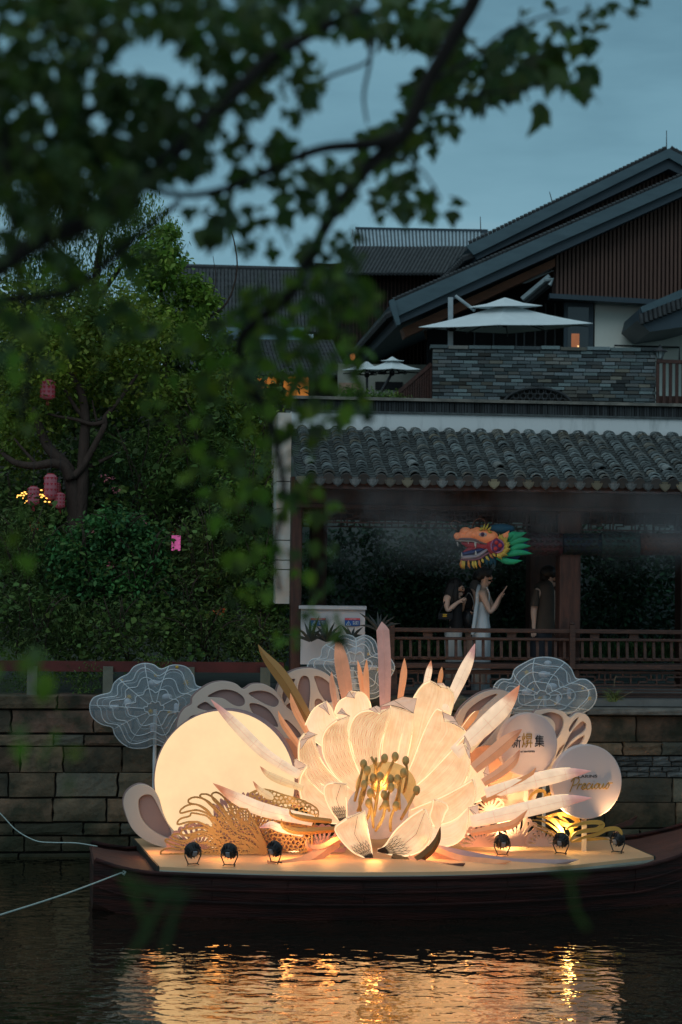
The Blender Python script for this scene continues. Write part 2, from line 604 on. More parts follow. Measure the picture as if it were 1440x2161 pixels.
# ================================================================== ground and water
Z_BANK = 1.90
zc = 0.0
u_far = 300
b = MB()
b.add([L(-300, -0.30, Z_BANK - 0.02), L(300, -0.30, Z_BANK - 0.02), L(300, 600, Z_BANK - 0.02), L(-300, 600, Z_BANK - 0.02)], [(0, 1, 2, 3)])
g = b.build('ground', M_ground)
tag(g, kind='structure')
b = MB()
b.add([L(-200, -120, 0), L(200, -120, 0), L(200, 0.4, 0), L(-200, 0.4, 0)], [(0, 1, 2, 3)])
water_m = bpy.data.materials.new('canal_water')
water_m.use_nodes = True
t = water_m.node_tree
t.nodes.clear()
pr = t.nodes.new('ShaderNodeBsdfPrincipled')
pr.inputs['Base Color'].default_value = (0.006, 0.010, 0.009, 1)
pr.inputs['Roughness'].default_value = 0.02
pr.inputs['IOR'].default_value = 1.6
pr.inputs['Specular IOR Level'].default_value = 0.9
tc = t.nodes.new('ShaderNodeTexCoord')
def wave(scale, stretch, strength, dist, prev, detail=2.0, rot=0.0):
    m_ = t.nodes.new('ShaderNodeMapping')
    m_.inputs['Scale'].default_value = stretch
    m_.inputs['Rotation'].default_value = (0, 0, rot)
    n_ = t.nodes.new('ShaderNodeTexNoise')
    n_.inputs['Scale'].default_value = scale
    n_.inputs['Detail'].default_value = detail
    n_.inputs['Roughness'].default_value = 0.45
    n_.inputs['Distortion'].default_value = 0.3
    b_ = t.nodes.new('ShaderNodeBump')
    b_.inputs['Strength'].default_value = strength
    b_.inputs['Distance'].default_value = dist
    t.links.new(tc.outputs['Object'], m_.inputs[0])
    t.links.new(m_.outputs[0], n_.inputs['Vector'])
    t.links.new(n_.outputs['Fac'], b_.inputs['Height'])
    if prev: t.links.new(prev.outputs[0], b_.inputs['Normal'])
    return b_
b1 = wave(1.3, (0.8, 1.3, 1), 1.0, 0.017, None, 1.5, 0.15)
b2 = wave(5.6, (0.9, 1.15, 1), 1.0, 0.012, b1, 2.0, -0.1)
t.links.new(b2.outputs[0], pr.inputs['Normal'])
o_ = t.nodes.new('ShaderNodeOutputMaterial')
gl = t.nodes.new('ShaderNodeBsdfGlossy')
gl.inputs['Color'].default_value = (1.0, 0.80, 0.50, 1)
gl.inputs['Roughness'].default_value = 0.02
t.links.new(b2.outputs[0], gl.inputs['Normal'])
lw = t.nodes.new('ShaderNodeFresnel')
lw.inputs['IOR'].default_value = 4.0
t.links.new(b2.outputs[0], lw.inputs['Normal'])
mxw = t.nodes.new('ShaderNodeMixShader')
t.links.new(lw.outputs[0], mxw.inputs[0])
t.links.new(pr.outputs[0], mxw.inputs[1])
t.links.new(gl.outputs[0], mxw.inputs[2])
t.links.new(mxw.outputs[0], o_.inputs[0])
wt = b.build('water', water_m)
tag(wt, kind='structure')

# ================================================================== canal wall: every stone its own part
wall = thing('canal_wall', 'old ashlar stone canal wall with moss stains rising out of the dark water', 'wall', L(0, -0.5, 0))
b = MB()
b.box((-12, -0.42, -0.8), (12, -0.15, Z_BANK - 0.03), L)
b.build('backing', M_mortar, wall)
def stone(u0, u1, z0, z1, w, name, m, r, parent, thick=0.12, gap=0.007, cham=0.018):
    """a hewn block: rough outline of jittered edge points, pillowed face"""
    gp = gap * r.uniform(0.5, 1.6)
    u0 += gp; u1 -= gp; z0 += gap * r.uniform(0.4, 1.5); z1 -= gap * r.uniform(0.4, 1.5)
    w += r.uniform(-0.022, 0.014)
    big = (z1 - z0) > 0.11
    nu = max(2, int((u1 - u0) / 0.14)) if big else 2
    nz_ = 3 if big else 2
    jt = 0.009 if big else 0.004
    nu_, nv_ = nu + 1, nz_ + 1
    rows = []
    for j in range(nv_ + 2):
        row = []
        for i in range(nu_ + 2):
            ii, jj = min(max(i - 1, 0), nu_ - 1), min(max(j - 1, 0), nv_ - 1)
            fu, fv = ii / (nu_ - 1), jj / (nv_ - 1)
            edge = (i in (0, nu_ + 1)) or (j in (0, nv_ + 1))
            k_ = (ii * 7.3 + jj * 3.1)
            ju, jv = jt * math.sin(k_ + u0 * 31), jt * math.sin(k_ * 1.7 + z0 * 47)
            c_ = 0.5 * cham
            x = u0 + (u1 - u0) * fu + ju + (0 if edge else (c_ if fu == 0 else (-c_ if fu == 1 else 0)))
            z = z0 + (z1 - z0) * fv + jv + (0 if edge else (c_ if fv == 0 else (-c_ if fv == 1 else 0)))
            ww = w + (cham + 0.006 if edge else 0) - (0.012 * math.sin(PI * fu) * math.sin(PI * fv) if not edge else 0) + r.uniform(-jt, jt) * .8
            row.append((x, ww, z))
        rows.append(row)
    b_ = MB()
    b_.grid([[L(*v) for v in row] for row in rows])
    bk = w + thick
    per = rows[0] + [row[-1] for row in rows[1:]] + rows[-1][::-1][1:] + [row[0] for row in rows[::-1][1:-1]]
    n_ = len(per)
    b_.add([L(*v) for v in per] + [L(v[0], bk, v[2]) for v in per], [(i, (i + 1) % n_, (i + 1) % n_ + n_, i + n_) for i in range(n_)])
    me = bpy.data.meshes.new(name)
    me.from_pydata(b_.v, [], b_.f)
    return link(name, me, m, parent)
r = random.Random(11)
def zz(px, y, w=-0.5): return U(px, y, w)[1]
uL0, uL1 = U(-70, 1600, -0.5)[0], U(985, 1600, -0.5)[0]
uR1 = U(1560, 1600, -0.5)[0]
rows_l = [1470, 1496, 1549, 1577, 1630, 1684, 1737, 1764, 1800, 1850, 1905]
zl = [zz(100, y) for y in rows_l]
for i in range(1, len(zl) - 1):
    u = uL0 + r.uniform(-0.4, 0)
    z1, z0 = zl[i], zl[i + 1]
    h = z1 - z0
    while u < uL1:
        w_ = r.uniform(0.42, 1.02) if h > 0.24 else r.uniform(0.35, 0.9)
        stone(u, min(u + w_, uL1 + 0.001), z0, z1, -0.5, 'stone', M_stone, r, wall)
        u += w_
rows_r = [1512, 1566, 1596, 1607, 1618, 1629, 1641, 1694, 1748, 1778, 1830, 1885, 1940]
zr = [zz(1380, y) for y in rows_r]
for i in range(len(zr) - 1):
    z1, z0 = zr[i], zr[i + 1]
    h = z1 - z0
    u = uL1 + 0.002
    small = h < 0.09
    while u < uR1:
        w_ = r.uniform(0.14, 0.3) if small else (r.uniform(0.35, 0.62) if h < 0.2 else r.uniform(0.5, 0.95))
        stone(u, min(u + w_, uR1), z0, z1, -0.5, 'small_stone' if small else 'stone', M_stone_dark if small else M_stone, r, wall, thick=0.1, gap=0.004 if small else 0.006, cham=0.008 if small else 0.016)
        u += w_
zt = zz(100, 1468)
u = uL0
while u < uL1:
    w_ = r.uniform(0.6, 1.1)
    stone(u, min(u + w_, uL1), zl[1], zt, -0.53, 'coping_stone', M_stone, r, wall, thick=0.5)
    u += w_
ztr = zz(1380, 1494, -0.58)
u = uL1
while u < uR1:
    w_ = r.uniform(1.3, 1.7)
    stone(u, min(u + w_, uR1), zr[0] + 0.004, ztr, -0.60, 'coping_stone', M_coping, r, wall, thick=0.62, cham=0.025)
    u += w_

# ================================================================== garden fence on the left bank
fence = thing('garden_fence', 'red painted timber beam on short concrete posts edging the shrubbery', 'fence', L(-4, -0.3, Z_BANK))
b = MB()
for px in (68, 228):
    pass
z0, z1 = zz(228, 1468, -0.34), zz(228, 1407, -0.34)
for px in (-60, 68, 228, 400, 560):
    u = U(px, 1440, -0.34)[0]
    b = MB()
    b.box((u - 0.062, -0.36, z0 - 0.02), (u + 0.062, -0.28, z1), L)
    b.build('post', M_concrete, fence)
b = MB()
M_redbeam = mat('red_painted_timber', (0.10, 0.02, 0.018), 0.5, col2=(0.06, 0.014, 0.012), scale=3)
b.box((uL0 - 0.5, -0.27, zz(228, 1418, -0.3)), (U(600, 1400, -0.3)[0], -0.20, zz(228, 1396, -0.3)), L)
b.build('rail', M_redbeam, fence)

# ================================================================== covered corridor
Z_FL = zz(900, 1470, 0)
uW0, uW1 = U(612, 1200, 0)[0], U(1620, 1200, 0)[0]
corr = thing('covered_corridor', 'open waterside corridor with grey tile roof, dark red timber columns and lattice', 'pavilion', L(1, 0, Z_FL))
b = MB()
b.box((uW0 - 0.1, -0.42, Z_BANK - 0.016), (uW1, 2.6, Z_FL), L)
b.build('floor', M_paving, corr)
ze, zr_ = U(900, 1012, -0.70)[1], U(900, 914, 0.95)[1]
zbeam1, zbeam0 = zz(900, 1030, -0.08), zz(900, 1074, -0.08)
# columns
def column(px0, px1, w, z1, dep=0.28, name='column'):
    a, c = U(px0, 1250, w)[0], U(px1, 1250, w)[0]
    b = MB()
    b.box((a, w, Z_FL), (c, w + dep, z1), L)
    o = b.build(name, M_wood, corr)
    bv = o.modifiers.new('bevel', 'BEVEL'); bv.width = 0.02; bv.segments = 2
    return o
column(1181, 1226, -0.02, zbeam0 + 0.02)
column(614, 637, -0.02, zbeam0 + 0.02, 0.2)
column(1118, 1180, 2.0, zbeam0 + 0.3, 0.3)
column(1436, 1480, 2.0, zbeam0 + 0.3, 0.3)
column(655, 690, 2.0, zbeam0 + 0.3, 0.3)
# beams
b = MB()
b.box((uW0, -0.08, zbeam0 + 0.05), (uW1, 0.12, zbeam1 + 0.12), L)
b.build('beam', M_wood, corr)
b = MB()
b.box((uW0, -0.11, zbeam0 - 0.005), (uW1, 0.10, zbeam0 + 0.045), L)
b.build('beam', M_wood, corr)
b = MB()
b.box((uW0, 1.95, zbeam0 - 0.1), (uW1, 2.2, zbeam0 + 0.16), L)
b.build('beam', M_wood, corr)
b = MB()
b.box((uW0, -0.66, ze - 0.13), (uW1, -0.60, ze - 0.03), L)
b.build('eave_board', M_wood, corr)
# rafters under the eave
uu = uW0 + 0.1
while uu < uW1:
    b = MB()
    b.beam(L(uu, -0.6, ze - 0.09), L(uu, 0.95, zr_ - 0.12), 0.05, 0.06)
    b.build('rafter', M_wood, corr)
    uu += 0.42
# roof deck
b = MB()
b.add([L(uW0 + 0.02, -0.64, ze - 0.04), L(uW1, -0.64, ze - 0.04), L(uW1, 1.0, zr_ - 0.05), L(uW0 + 0.02, 1.0, zr_ - 0.05),
       L(uW0 + 0.02, -0.64, ze - 0.06), L(uW1, -0.64, ze - 0.06), L(uW1, 1.0, zr_ - 0.07), L(uW0 + 0.02, 1.0, zr_ - 0.07)],
      [(0, 1, 2, 3), (7, 6, 5, 4), (0, 4, 5, 1), (1, 5, 6, 2), (2, 6, 7, 3), (3, 7, 4, 0)])
b.box((uW0 + 0.02, 1.02, zr_ - 0.2), (uW1, 2.7, zr_ - 0.1), L)
roof = b.build('roof', M_tile2, corr)
SL = (Vector((0, 0, zr_)) + EW * 0.95) - (Vector((0, 0, ze)) + EW * -0.70)
slen = SL.length
SD = SL.normalized()
NRM = EU.cross(SD).normalized()
def tile_mat(u, s, lift=0.0):
    p = L(u, -0.70, ze) + SD * s + NRM * lift
    m = Matrix((EU, SD, NRM)).transposed().to_4x4()
    return Matrix.Translation(p) @ m
def barrel(R0, R1, ln, th=0.012, seg=7, ha=1.45):
    b = MB()
    rows = []
    for (R, y) in ((R0, 0.0), (R1, ln)):
        rows.append([(R * math.sin(a), y, R * math.cos(a) * 0.86) for a in [(-ha + 2 * ha * k / seg) for k in range(seg + 1)]])
    for (R, y) in ((R1 - th, ln), (R0 - th, 0.0)):
        rows.append([(R * math.sin(a), y, R * math.cos(a) * 0.86) for a in [(-ha + 2 * ha * k / seg) for k in range(seg + 1)]])
    rows.append(rows[0])
    b.grid(rows)
    return b.mesh('barrel_tile', True)
for me_ in ():
    pass
tile_me = [barrel(0.076 * k, 0.064 * k, 0.125, 0.02) for k in (1.0, 0.95, 1.04)]
for me_ in tile_me:
    me_.materials.append(M_tile)
    me_.polygons.foreach_set('use_smooth', [False] * len(me_.polygons))
end_b = MB()
end_b.lathe([(0.0, -0.012), (0.05, -0.012), (0.072, -0.006), (0.072, 0.02)], Matrix.Rotation(PI / 2, 4, 'X'), 14)
end_me = end_b.mesh('end_tile'); end_me.materials.append(mat('end_tile_clay', (0.075, 0.072, 0.068), 0.9, rand=0.3))
pitch_u = U(1403, 1035, -0.7)[0] - U(1365, 1033, -0.7)[0]
pitch_u = (U(1402, 1035, -0.7)[0] - U(749, 1015, -0.7)[0]) / 18.0
u_first = U(657, 1010, -0.7)[0]
nrow = int((uW1 - u_first) / pitch_u)
expo = slen / 20.0
rt = random.Random(5)
rest = MB()
nparts = 0
row_u = [u_first + i * pitch_u for i in range(nrow)]
vis = [i for i, u in enumerate(row_u) if u < U(1470, 1000, -0.2)[0]]
for i, u in enumerate(row_u):
    for k in range(20):
        s = 0.0 + k * expo
        du = rt.uniform(-0.006, 0.006) + 0.008 * math.sin(k * 0.6 + i * 1.7)
        m_ = tile_mat(u + du, s, 0.040 + rt.uniform(0, 0.008)) @ Matrix.Rotation(rt.uniform(-0.06, 0.06), 4, 'Z') @ Matrix.Rotation(-rt.uniform(0.17, 0.26), 4, 'X')
        if k == 3 and i in (0, 6, 11, 17, 21):       # a slipped tile lying bright on its row
            m_ = tile_mat(u + 0.02, s + 0.02, 0.06) @ Matrix.Rotation(0.25, 4, 'Z')
        if i in vis and k < 13 and nparts < 300:
            o = bpy.data.objects.new('roof_tile', rt.choice(tile_me))
            COL.objects.link(o)
            o.parent = roof
            o.matrix_basis = m_
            nparts += 1
        else:
            mm = tile_me[0]
            rest.add([m_ @ v.co for v in mm.vertices], [tuple(p.vertices) for p in mm.polygons])
    o = bpy.data.objects.new('end_tile', end_me)
    COL.objects.link(o); o.parent = roof
    o.matrix_basis = tile_mat(u, -0.01, 0.005)
M_tile_rest = mat('roof_tile_upper', (0.185, 0.215, 0.215), 0.8, col2=(0.085, 0.10, 0.10), scale=14, bump=0.3, bscale=60, island=0.4, tint=(0.15, 0.13, 0.10))
tag(rest.build('upper_roof_tiles', M_tile_rest, roof), kind='stuff')
pan = MB()
for i in range(-1, nrow):
    u = u_first + (i + 0.5) * pitch_u
    for k in range(20):
        m_ = tile_mat(u + rt.uniform(-.004, .004), k * expo + rt.uniform(-.004, .004), 0.012)
        rows = []
        for y, zo in ((0.0, 0.012), (expo + 0.03, 0.0), (expo + 0.03, -0.01), (0.0, -0.004), (0.0, 0.012)):
            rows.append([m_ @ Vector((0.075 * x, y, zo + 0.03 * x * x)) for x in (-1, -0.5, 0, 0.5, 1)])
        pan.grid(rows)
tag(pan.build('pan_tiles', mat('pan_tile_old', (0.06, 0.07, 0.068), 0.85, col2=(0.03, 0.036, 0.035), scale=12, island=0.3, bump=0.3), roof), kind='stuff')
# pointed drip tiles
d_me = []
prof = spline([(-0.078, 0.0), (-0.04, 0.012), (0.04, 0.012), (0.078, 0.0), (0.058, -0.065), (0.022, -0.098), (0, -0.112), (-0.022, -0.098), (-0.058, -0.065)], 3, True)
b = MB()
b.prism([(p.x, 0, p.y) for p in prof], (0, 0.012, 0))
b.tube([(p.x * .8, -0.004, p.y * .8 - 0.008) for p in prof] + [(prof[0].x * .8, -0.004, prof[0].y * .8 - 0.008)], 0.004, 4)
d_me = b.mesh('drip_tile')
d_me.materials.append(mat('drip_tile_clay', (0.15, 0.155, 0.15), 0.85, col2=(0.07, 0.075, 0.075), scale=25, rand=0.5, bump=0.4, tint=(0.2, 0.16, 0.11)))
for i in range(-1, nrow):
    o = bpy.data.objects.new('drip_tile', d_me)
    COL.objects.link(o); o.parent = roof
    o.matrix_basis = Matrix.Translation(L(u_first + (i + 0.5) * pitch_u, -0.725, ze + 0.005)) @ Matrix.Rotation(TH, 4, 'Z') @ Matrix.Rotation(rt.uniform(-.05, .05) - 0.15, 4, 'X')
# ridge wall: white band, tiles on edge, coping
zw0, zw1 = zr_ - 0.1, U(900, 874, 1.0)[1]
zd1, zk1 = U(900, 848, 1.0)[1], U(900, 841, 1.0)[1]
ur0 = U(615, 870, 1.0)[0]
b = MB()
b.box((ur0, 1.0, zw0), (uW1, 1.3, zw1), L)
b.build('ridge_wall', M_plaster, corr)
ridge = MB()
ridge.box((ur0, 0.97, zw1), (uW1, 1.33, zw1 + 0.025), L)
rg = ridge.build('ridge_ledge', M_tile2, corr)
b = MB()
b.box((ur0, 1.06, zw1 + 0.025), (uW1, 1.24, zd1), L)
b.build('ridge_core', M_dark, corr)
edge_me = MB().box((-0.014, -0.045, 0), (0.014, 0.06, zd1 - zw1 - 0.03)).mesh('edge_tile')
edge_me.materials.append(mat('edge_tile_clay', (0.035, 0.04, 0.042), 0.85, rand=0.5))
u = ur0 + 0.02
n = 0
while u < uW1 and n < 170:
    o = bpy.data.objects.new('edge_tile', edge_me)
    COL.objects.link(o); o.parent = rg
    o.matrix_basis = Matrix.Translation(L(u, 1.05 + rt.uniform(-.006, .006), zw1 + 0.026)) @ Matrix.Rotation(TH + rt.uniform(-.08, .08), 4, 'Z')
    u += 0.0345
    n += 1
b = MB()
b.box((ur0 - 0.03, 0.96, zd1 + 0.004), (uW1, 1.34, zk1), L)
o = b.build('ridge_coping', M_coping, corr)
# gable wall at the near end: white rendered pier in panels
uG0, uG1 = U(584, 1100, 0.3)[0], U(613, 1100, 0.3)[0]
zg = [1275, 1202, 1182, 1140, 1074, 1016, 870]
for a, c in zip(zg[:-1], zg[1:]):
    z0, z1 = zz(600, a, 0.3), zz(600, c, 0.3)
    b = MB()
    b.box((uG0, 0.3, z0 + 0.006), (uG1, 1.6, z1 - 0.006), L)
    b.build('pier_panel', mat('pier_panel_render', (0.62, 0.50, 0.40), 0.85, col2=(0.60, 0.62, 0.58), scale=1.8, lo=.4, hi=.6), corr)
# fretwork
def fret(px0, px1, w, y0, y1, name, seed, dense=1.0, th=0.016):
    """fretwork: broken square spirals in thin bars between two rails"""
    b = MB()
    a0, a1 = U(px0, (y0 + y1) / 2, w)[0], U(px1, (y0 + y1) / 2, w)[0]
    zb, zt_ = zz((px0 + px1) / 2, y1, w), zz((px0 + px1) / 2, y0, w)
    H = zt_ - zb
    bar = lambda u0, u1, z0, z1: b.box((u0, w, z0), (u1, w + 0.03, z1), L)
    bar(a0, a1, zb, zb + th * 1.2); bar(a0, a1, zt_ - th * 1.2, zt_)
    q = random.Random(seed)
    cell = H * 1.25 / dense
    n = max(1, int((a1 - a0) / cell)); cell = (a1 - a0) / n
    h = th / 2
    for i in range(n + 1):
        x = a0 + i * cell
        b.box((x - h, w + .002, zb + th), (x + h, w + .028, zt_ - th), L)
    for i in range(n):
        x = a0 + i * cell
        f = i % 2
        X = lambda t: x + (cell * t if f == 0 else cell * (1 - t))
        Z = lambda t: zb + H * t
        seg = [((0, .66), (.62, .66)), ((.62, .66), (.62, .3)), ((.3, .3), (.62, .3)), ((.3, .3), (.3, 0)), ((.62, .45), (1, .45)), ((.78, 1), (.78, .45)), ((.3, .66), (.3, 1))]
        for (p, q_) in seg:
            b.box((min(X(p[0]), X(q_[0])) - h, w + .004, min(Z(p[1]), Z(q_[1])) - h), (max(X(p[0]), X(q_[0])) + h, w + .026, max(Z(p[1]), Z(q_[1])) + h), L)
    return b
# joined bars too thin to pick apart
zf = fret(640, 1120, 0.0, 1075, 1106, 'f', 3).build('eave_lattice', M_wood, corr); tag(zf, kind='stuff')
zf = fret(1228, 1560, 0.0, 1080, 1122, 'f', 4, 0.8).build('eave_lattice', M_wood, corr); tag(zf, kind='stuff')
zf = fret(640, 1560, 1.9, 1085, 1118, 'f', 6, 0.9).build('rear_lattice', M_wood, corr); tag(zf, kind='stuff')
zf = fret(1112, 1180, -0.005, 1082, 1160, 'f', 8, 1.0, 0.018).build('corner_bracket', M_wood, corr); tag(zf, kind='stuff')

# ------------------------------------------------------------------ bench balustrade along the corridor
bal = thing('bench_balustrade', 'dark timber bench balustrade with spindles and fretwork in front of the corridor', 'railing', L(1.5, -0.15, Z_FL))
ub0 = U(820, 1330, -0.12)[0]
def railbox(y0, y1, w0, w1, name, u0=None, u1=None, ref=1000):
    b = MB()
    b.box((ub0 if u0 is None else u0, w0, zz(ref, y1, w0)), (uW1 if u1 is None else u1, w1, zz(ref, y0, w0)), L)
    o = b.build(name, M_rail, bal)
    bv = o.modifiers.new('bevel', 'BEVEL'); bv.width = 0.008; bv.segments = 2
    return o
railbox(1326, 1335, -0.20, -0.10, 'top_rail')
railbox(1345, 1351, -0.17, -0.12, 'middle_rail')
railbox(1386, 1393, -0.13, -0.08, 'lower_rail')
railbox(1400, 1411, -0.16, 0.22, 'seat')
railbox(1414, 1419, -0.10, -0.04, 'apron_rail')
railbox(1461, 1466, -0.10, -0.04, 'bottom_rail')
u = ub0 + 0.05
zA, zB = zz(1000, 1345, -0.15), zz(1000, 1388, -0.11)
sp_me = MB().beam((0, -0.02, 0.0), (0, 0.02, zA - zB), 0.036, 0.03, up=Vector((0, 1, 0))).mesh('spindle')
sp_me.materials.append(M_rail)
while u < uW1:
    o = bpy.data.objects.new('spindle', sp_me)
    COL.objects.link(o); adopt(o, bal)
    o.matrix_basis = Matrix.Translation(L(u, -0.125, zB)) @ Matrix.Rotation(TH, 4, 'Z') @ Matrix.Rotation(0.05, 4, 'X')
    u += 0.118
for px in (903, 1080, 1255, 1338):
    u = U(px, 1340, -0.15)[0]
    b = MB(); b.box((u - 0.06, -0.16, zz(1000, 1345.5, -.15)), (u + 0.06, -0.12, zz(1000, 1334.5, -.15)), L)
    b.build('rail_block', M_rail, bal)
for px in (826, 1207, 1560):
    u = U(px, 1360, -0.16)[0]
    b = MB(); b.box((u - 0.035, -0.215, zz(px, 1412, -.2)), (u + 0.035, -0.145, zz(px, 1319, -.2)), L)
    b.lathe([(0.0, 0.03), (0.03, 0.02), (0.035, 0.0), (0.02, -0.01)], Matrix.Translation(L(u, -0.18, zz(px, 1319, -.2) + 0.01)), 10)
    b.build('newel_post', M_rail, bal)
for px in (830, 1205, 1213, 1560):
    u = U(px, 1440, -0.1)[0]
    b = MB(); b.box((u - 0.05, -0.12, Z_FL), (u + 0.05, -0.03, zz(1000, 1412, -.1)), L)
    b.build('bench_leg', M_rail, bal)
zf = fret(836, 1190, -0.09, 1419, 1461, 'f', 12, 1.0, 0.02).build('bench_fretwork', M_rail, bal); tag(zf, kind='stuff')
zf = fret(1222, 1550, -0.09, 1419, 1448, 'f', 13, 0.75, 0.02).build('bench_fretwork', M_rail, bal); tag(zf, kind='stuff')
for k, y in enumerate((1451, 1457, 1463, 1469)):
    b = MB()
    b.box((U(1222, y, -.09)[0], -0.1, zz(1330, y + 3, -.1)), (uW1, -0.05, zz(1330, y, -.1)), L)
    b.build('slat', M_rail, bal)

# ------------------------------------------------------------------ utility cabinet with warning signs
cab = thing('utility_cabinet', 'white electrical cabinet carrying two blue warning signs behind the spiky plants', 'cabinet', P(703, 1400, 23.6))
def pbox(name, x0, x1, y0, y1, Y, dep, m, parent):
    p, q = P(x0, y1, Y), P(x1, y0, Y)
    b = MB()
    b.box((p.x, Y, p.z), (q.x, Y + dep, q.z))
    return b.build(name, m, parent)
M_cab = mat('cabinet_paint', (0.50, 0.49, 0.50), 0.5, col2=(0.42, 0.41, 0.42), scale=2)
pbox('body', 634, 771, 1284, 1402, 23.62, 0.4, M_cab, cab)
pbox('top', 631, 774, 1280, 1285, 23.58, 0.48, M_cab, cab)
M_blue = mat('sign_blue', (0.01, 0.08, 0.30), 0.5)
M_signred = mat('sign_red', (0.55, 0.08, 0.10), 0.5)
M_white = mat('sign_white', (0.62, 0.66, 0.70), 0.5)
for x0 in (656, 728):
    s_ = pbox('sign', x0, x0 + 32, 1305, 1321, 23.60, 0.016, M_blue, cab)
    pbox('red_strip', x0, x0 + 32, 1304.5, 1308.5, 23.595, 0.004, M_signred, s_)
    b = MB()
    tri = [P(x0 + 3, 1319.5, 23.594), P(x0 + 13, 1319.5, 23.594), P(x0 + 8, 1310.5, 23.594)]
    b.tube(tri + [tri[0]], 0.0045, 4)
    b.tube([P(x0 + 8.6, 1313, 23.594), P(x0 + 7.4, 1316, 23.594), P(x0 + 8.6, 1316, 23.594), P(x0 + 7.6, 1318.4, 23.594)], 0.0035, 4)
    b.build('warning_triangle', M_white, s_)
    text('lettering', '当心触电', x0 + 23, 1312.6, 23.594, 3.1, M_white, s_, wpx=13)
    text('lettering', '请勿靠近', x0 + 23, 1317.0, 23.594, 3.1, M_white, s_, wpx=13)
    text('lettering', 'CAUTION', x0 + 17, 1306.6, 23.5925, 2.0, M_white, s_, wpx=14)
# ================================================================== terrace and houses behind
YT = 36.0
ter = thing('terrace_wall', 'grey blue brick parapet of the upper terrace with a round arched vent', 'wall', P(1150, 860, YT))
YB = YT + 0.12
x0, x1 = P(913, 800, YT).x, P(1386, 800, YT).x
zt0, zt1 = P(1150, 852, YT).z - 0.15, P(1150, 738, YT).z
b = MB(); b.box((x0 + 0.01, YB - 0.03, zt0 - 3.5), (x1 - 0.01, YB + 0.3, zt1)); b.build('backing', M_mortar, ter)
bm_ = MB().box((-0.5, 0, -0.5), (0.5, 0.09, 0.5)).mesh('brick'); bm_.materials.append(M_brick)
rb = random.Random(3)
nr_ = 17
hh = (zt1 - zt0) / nr_
for i in range(nr_):
    x = x0 - (0.13 if i % 2 else 0)
    while x < x1 - 0.02:
        wd = rb.uniform(0.22, 0.30)
        xa, xb = max(x, x0), min(x + wd, x1)
        zc_ = zt0 + (i + .5) * hh
        cxp = (xa + xb) / 2
        arc = math.hypot((cxp - P(1135, 850, YT).x) / 0.68, (zc_ - zt0 - 0.1) / 0.36)
        if xb - xa > 0.04 and arc > 1:
            o = bpy.data.objects.new('brick', bm_); COL.objects.link(o); adopt(o, ter)
            o.matrix_basis = Matrix.Translation((cxp, YB - 0.075 + rb.uniform(-.012, .01), zc_ + rb.uniform(-.004, .004))) @ Matrix.Diagonal((xb - xa - 0.012, 1, hh - rb.uniform(0.009, 0.018), 1))
        x += wd
x = x0 - 0.05
while x < x1:
    wd = rb.uniform(0.35, 0.6)
    o = bpy.data.objects.new('cap_stone', bm_); COL.objects.link(o); adopt(o, ter)
    o.matrix_basis = Matrix.Translation((x + wd / 2, YB - 0.12, zt1 + 0.035 + rb.uniform(-.01, .01))) @ Matrix.Diagonal((wd - 0.015, 4.0, 0.065, 1))
    x += wd
# arched vent
b = MB()
ca = Vector((P(1135, 850, YT).x, YB - 0.1, zt0 + 0.1))
arcp = [ca + Vector((0.68 * math.cos(a), 0, 0.36 * math.sin(a))) for a in [PI * k / 16 for k in range(17)]]
b.tube(arcp, 0.028, 6)
b.build('vent_rim', M_tile_dark, ter)
b = MB()
for k in range(9):
    for j in range(4):
        c = ca + Vector((-0.56 + k * 0.14 + (0.07 if j % 2 else 0), 0.01, 0.02 + j * 0.09))
        if math.hypot((c.x - ca.x) / 0.62, (c.z - ca.z) / 0.32) < 1:
            b.tube([c + Vector((0.055 * math.cos(t), 0, 0.055 * math.sin(t))) for t in [2 * PI * q / 10 for q in range(11)]], 0.012, 4)
tag(b.build('vent_screen', M_tile_dark, ter), kind='stuff')

# ------------------------------------------------------------------ big gabled house
YG = 40.0
house = thing('gabled_house', 'big gabled house with blue grey fascias over ribbed brown cladding', 'house', P(1200, 800, YG))
def prismpx(name, pts, Y, off, m, parent):
    b = MB(); b.prism([P(x, y, Y) for x, y in pts], off)
    return b.build(name, m, parent)
rf = prismpx('roof', [(826, 641), (1440, 376), (1620, 298), (1620, 336), (1440, 414), (1172, 536), (845, 682)], YG, EW * 11.5, M_fascia2, house)
prismpx('fascia', [(822, 640), (1440, 371), (1620, 293), (1620, 318), (1440, 396), (1172, 514), (838, 668), (830, 664)], YG - 0.12, Vector((0, 0.1, 0)), M_fascia, rf)
prismpx('eave_end', [(822, 634), (832, 630), (838, 650), (846, 684), (838, 686), (826, 655)], YG - 0.2, Vector((0, 0.35, 0)), M_fascia, rf)
prismpx('soffit_beam', [(850, 692), (1172, 545), (1172, 562), (856, 712)], YG + 0.5, EW * 0.5, M_soffit, house)
prismpx('soffit_beam', [(900, 694), (1172, 570), (1172, 584), (906, 712)], YG + 2.6, EW * 0.5, M_soffit, house)
rf2 = prismpx('roof', [(988, 524), (1412, 318), (1440, 333), (1520, 376), (1520, 412), (1440, 370), (1412, 356), (1007, 548)], YG + 0.8, EW * 11.5, M_fascia2, house)
prismpx('fascia', [(984, 519), (1412, 313), (1440, 328), (1520, 371), (1520, 392), (1440, 349), (1412, 333), (1300, 388), (1000, 538)], YG + 0.68, Vector((0, 0.1, 0)), M_fascia, rf2)
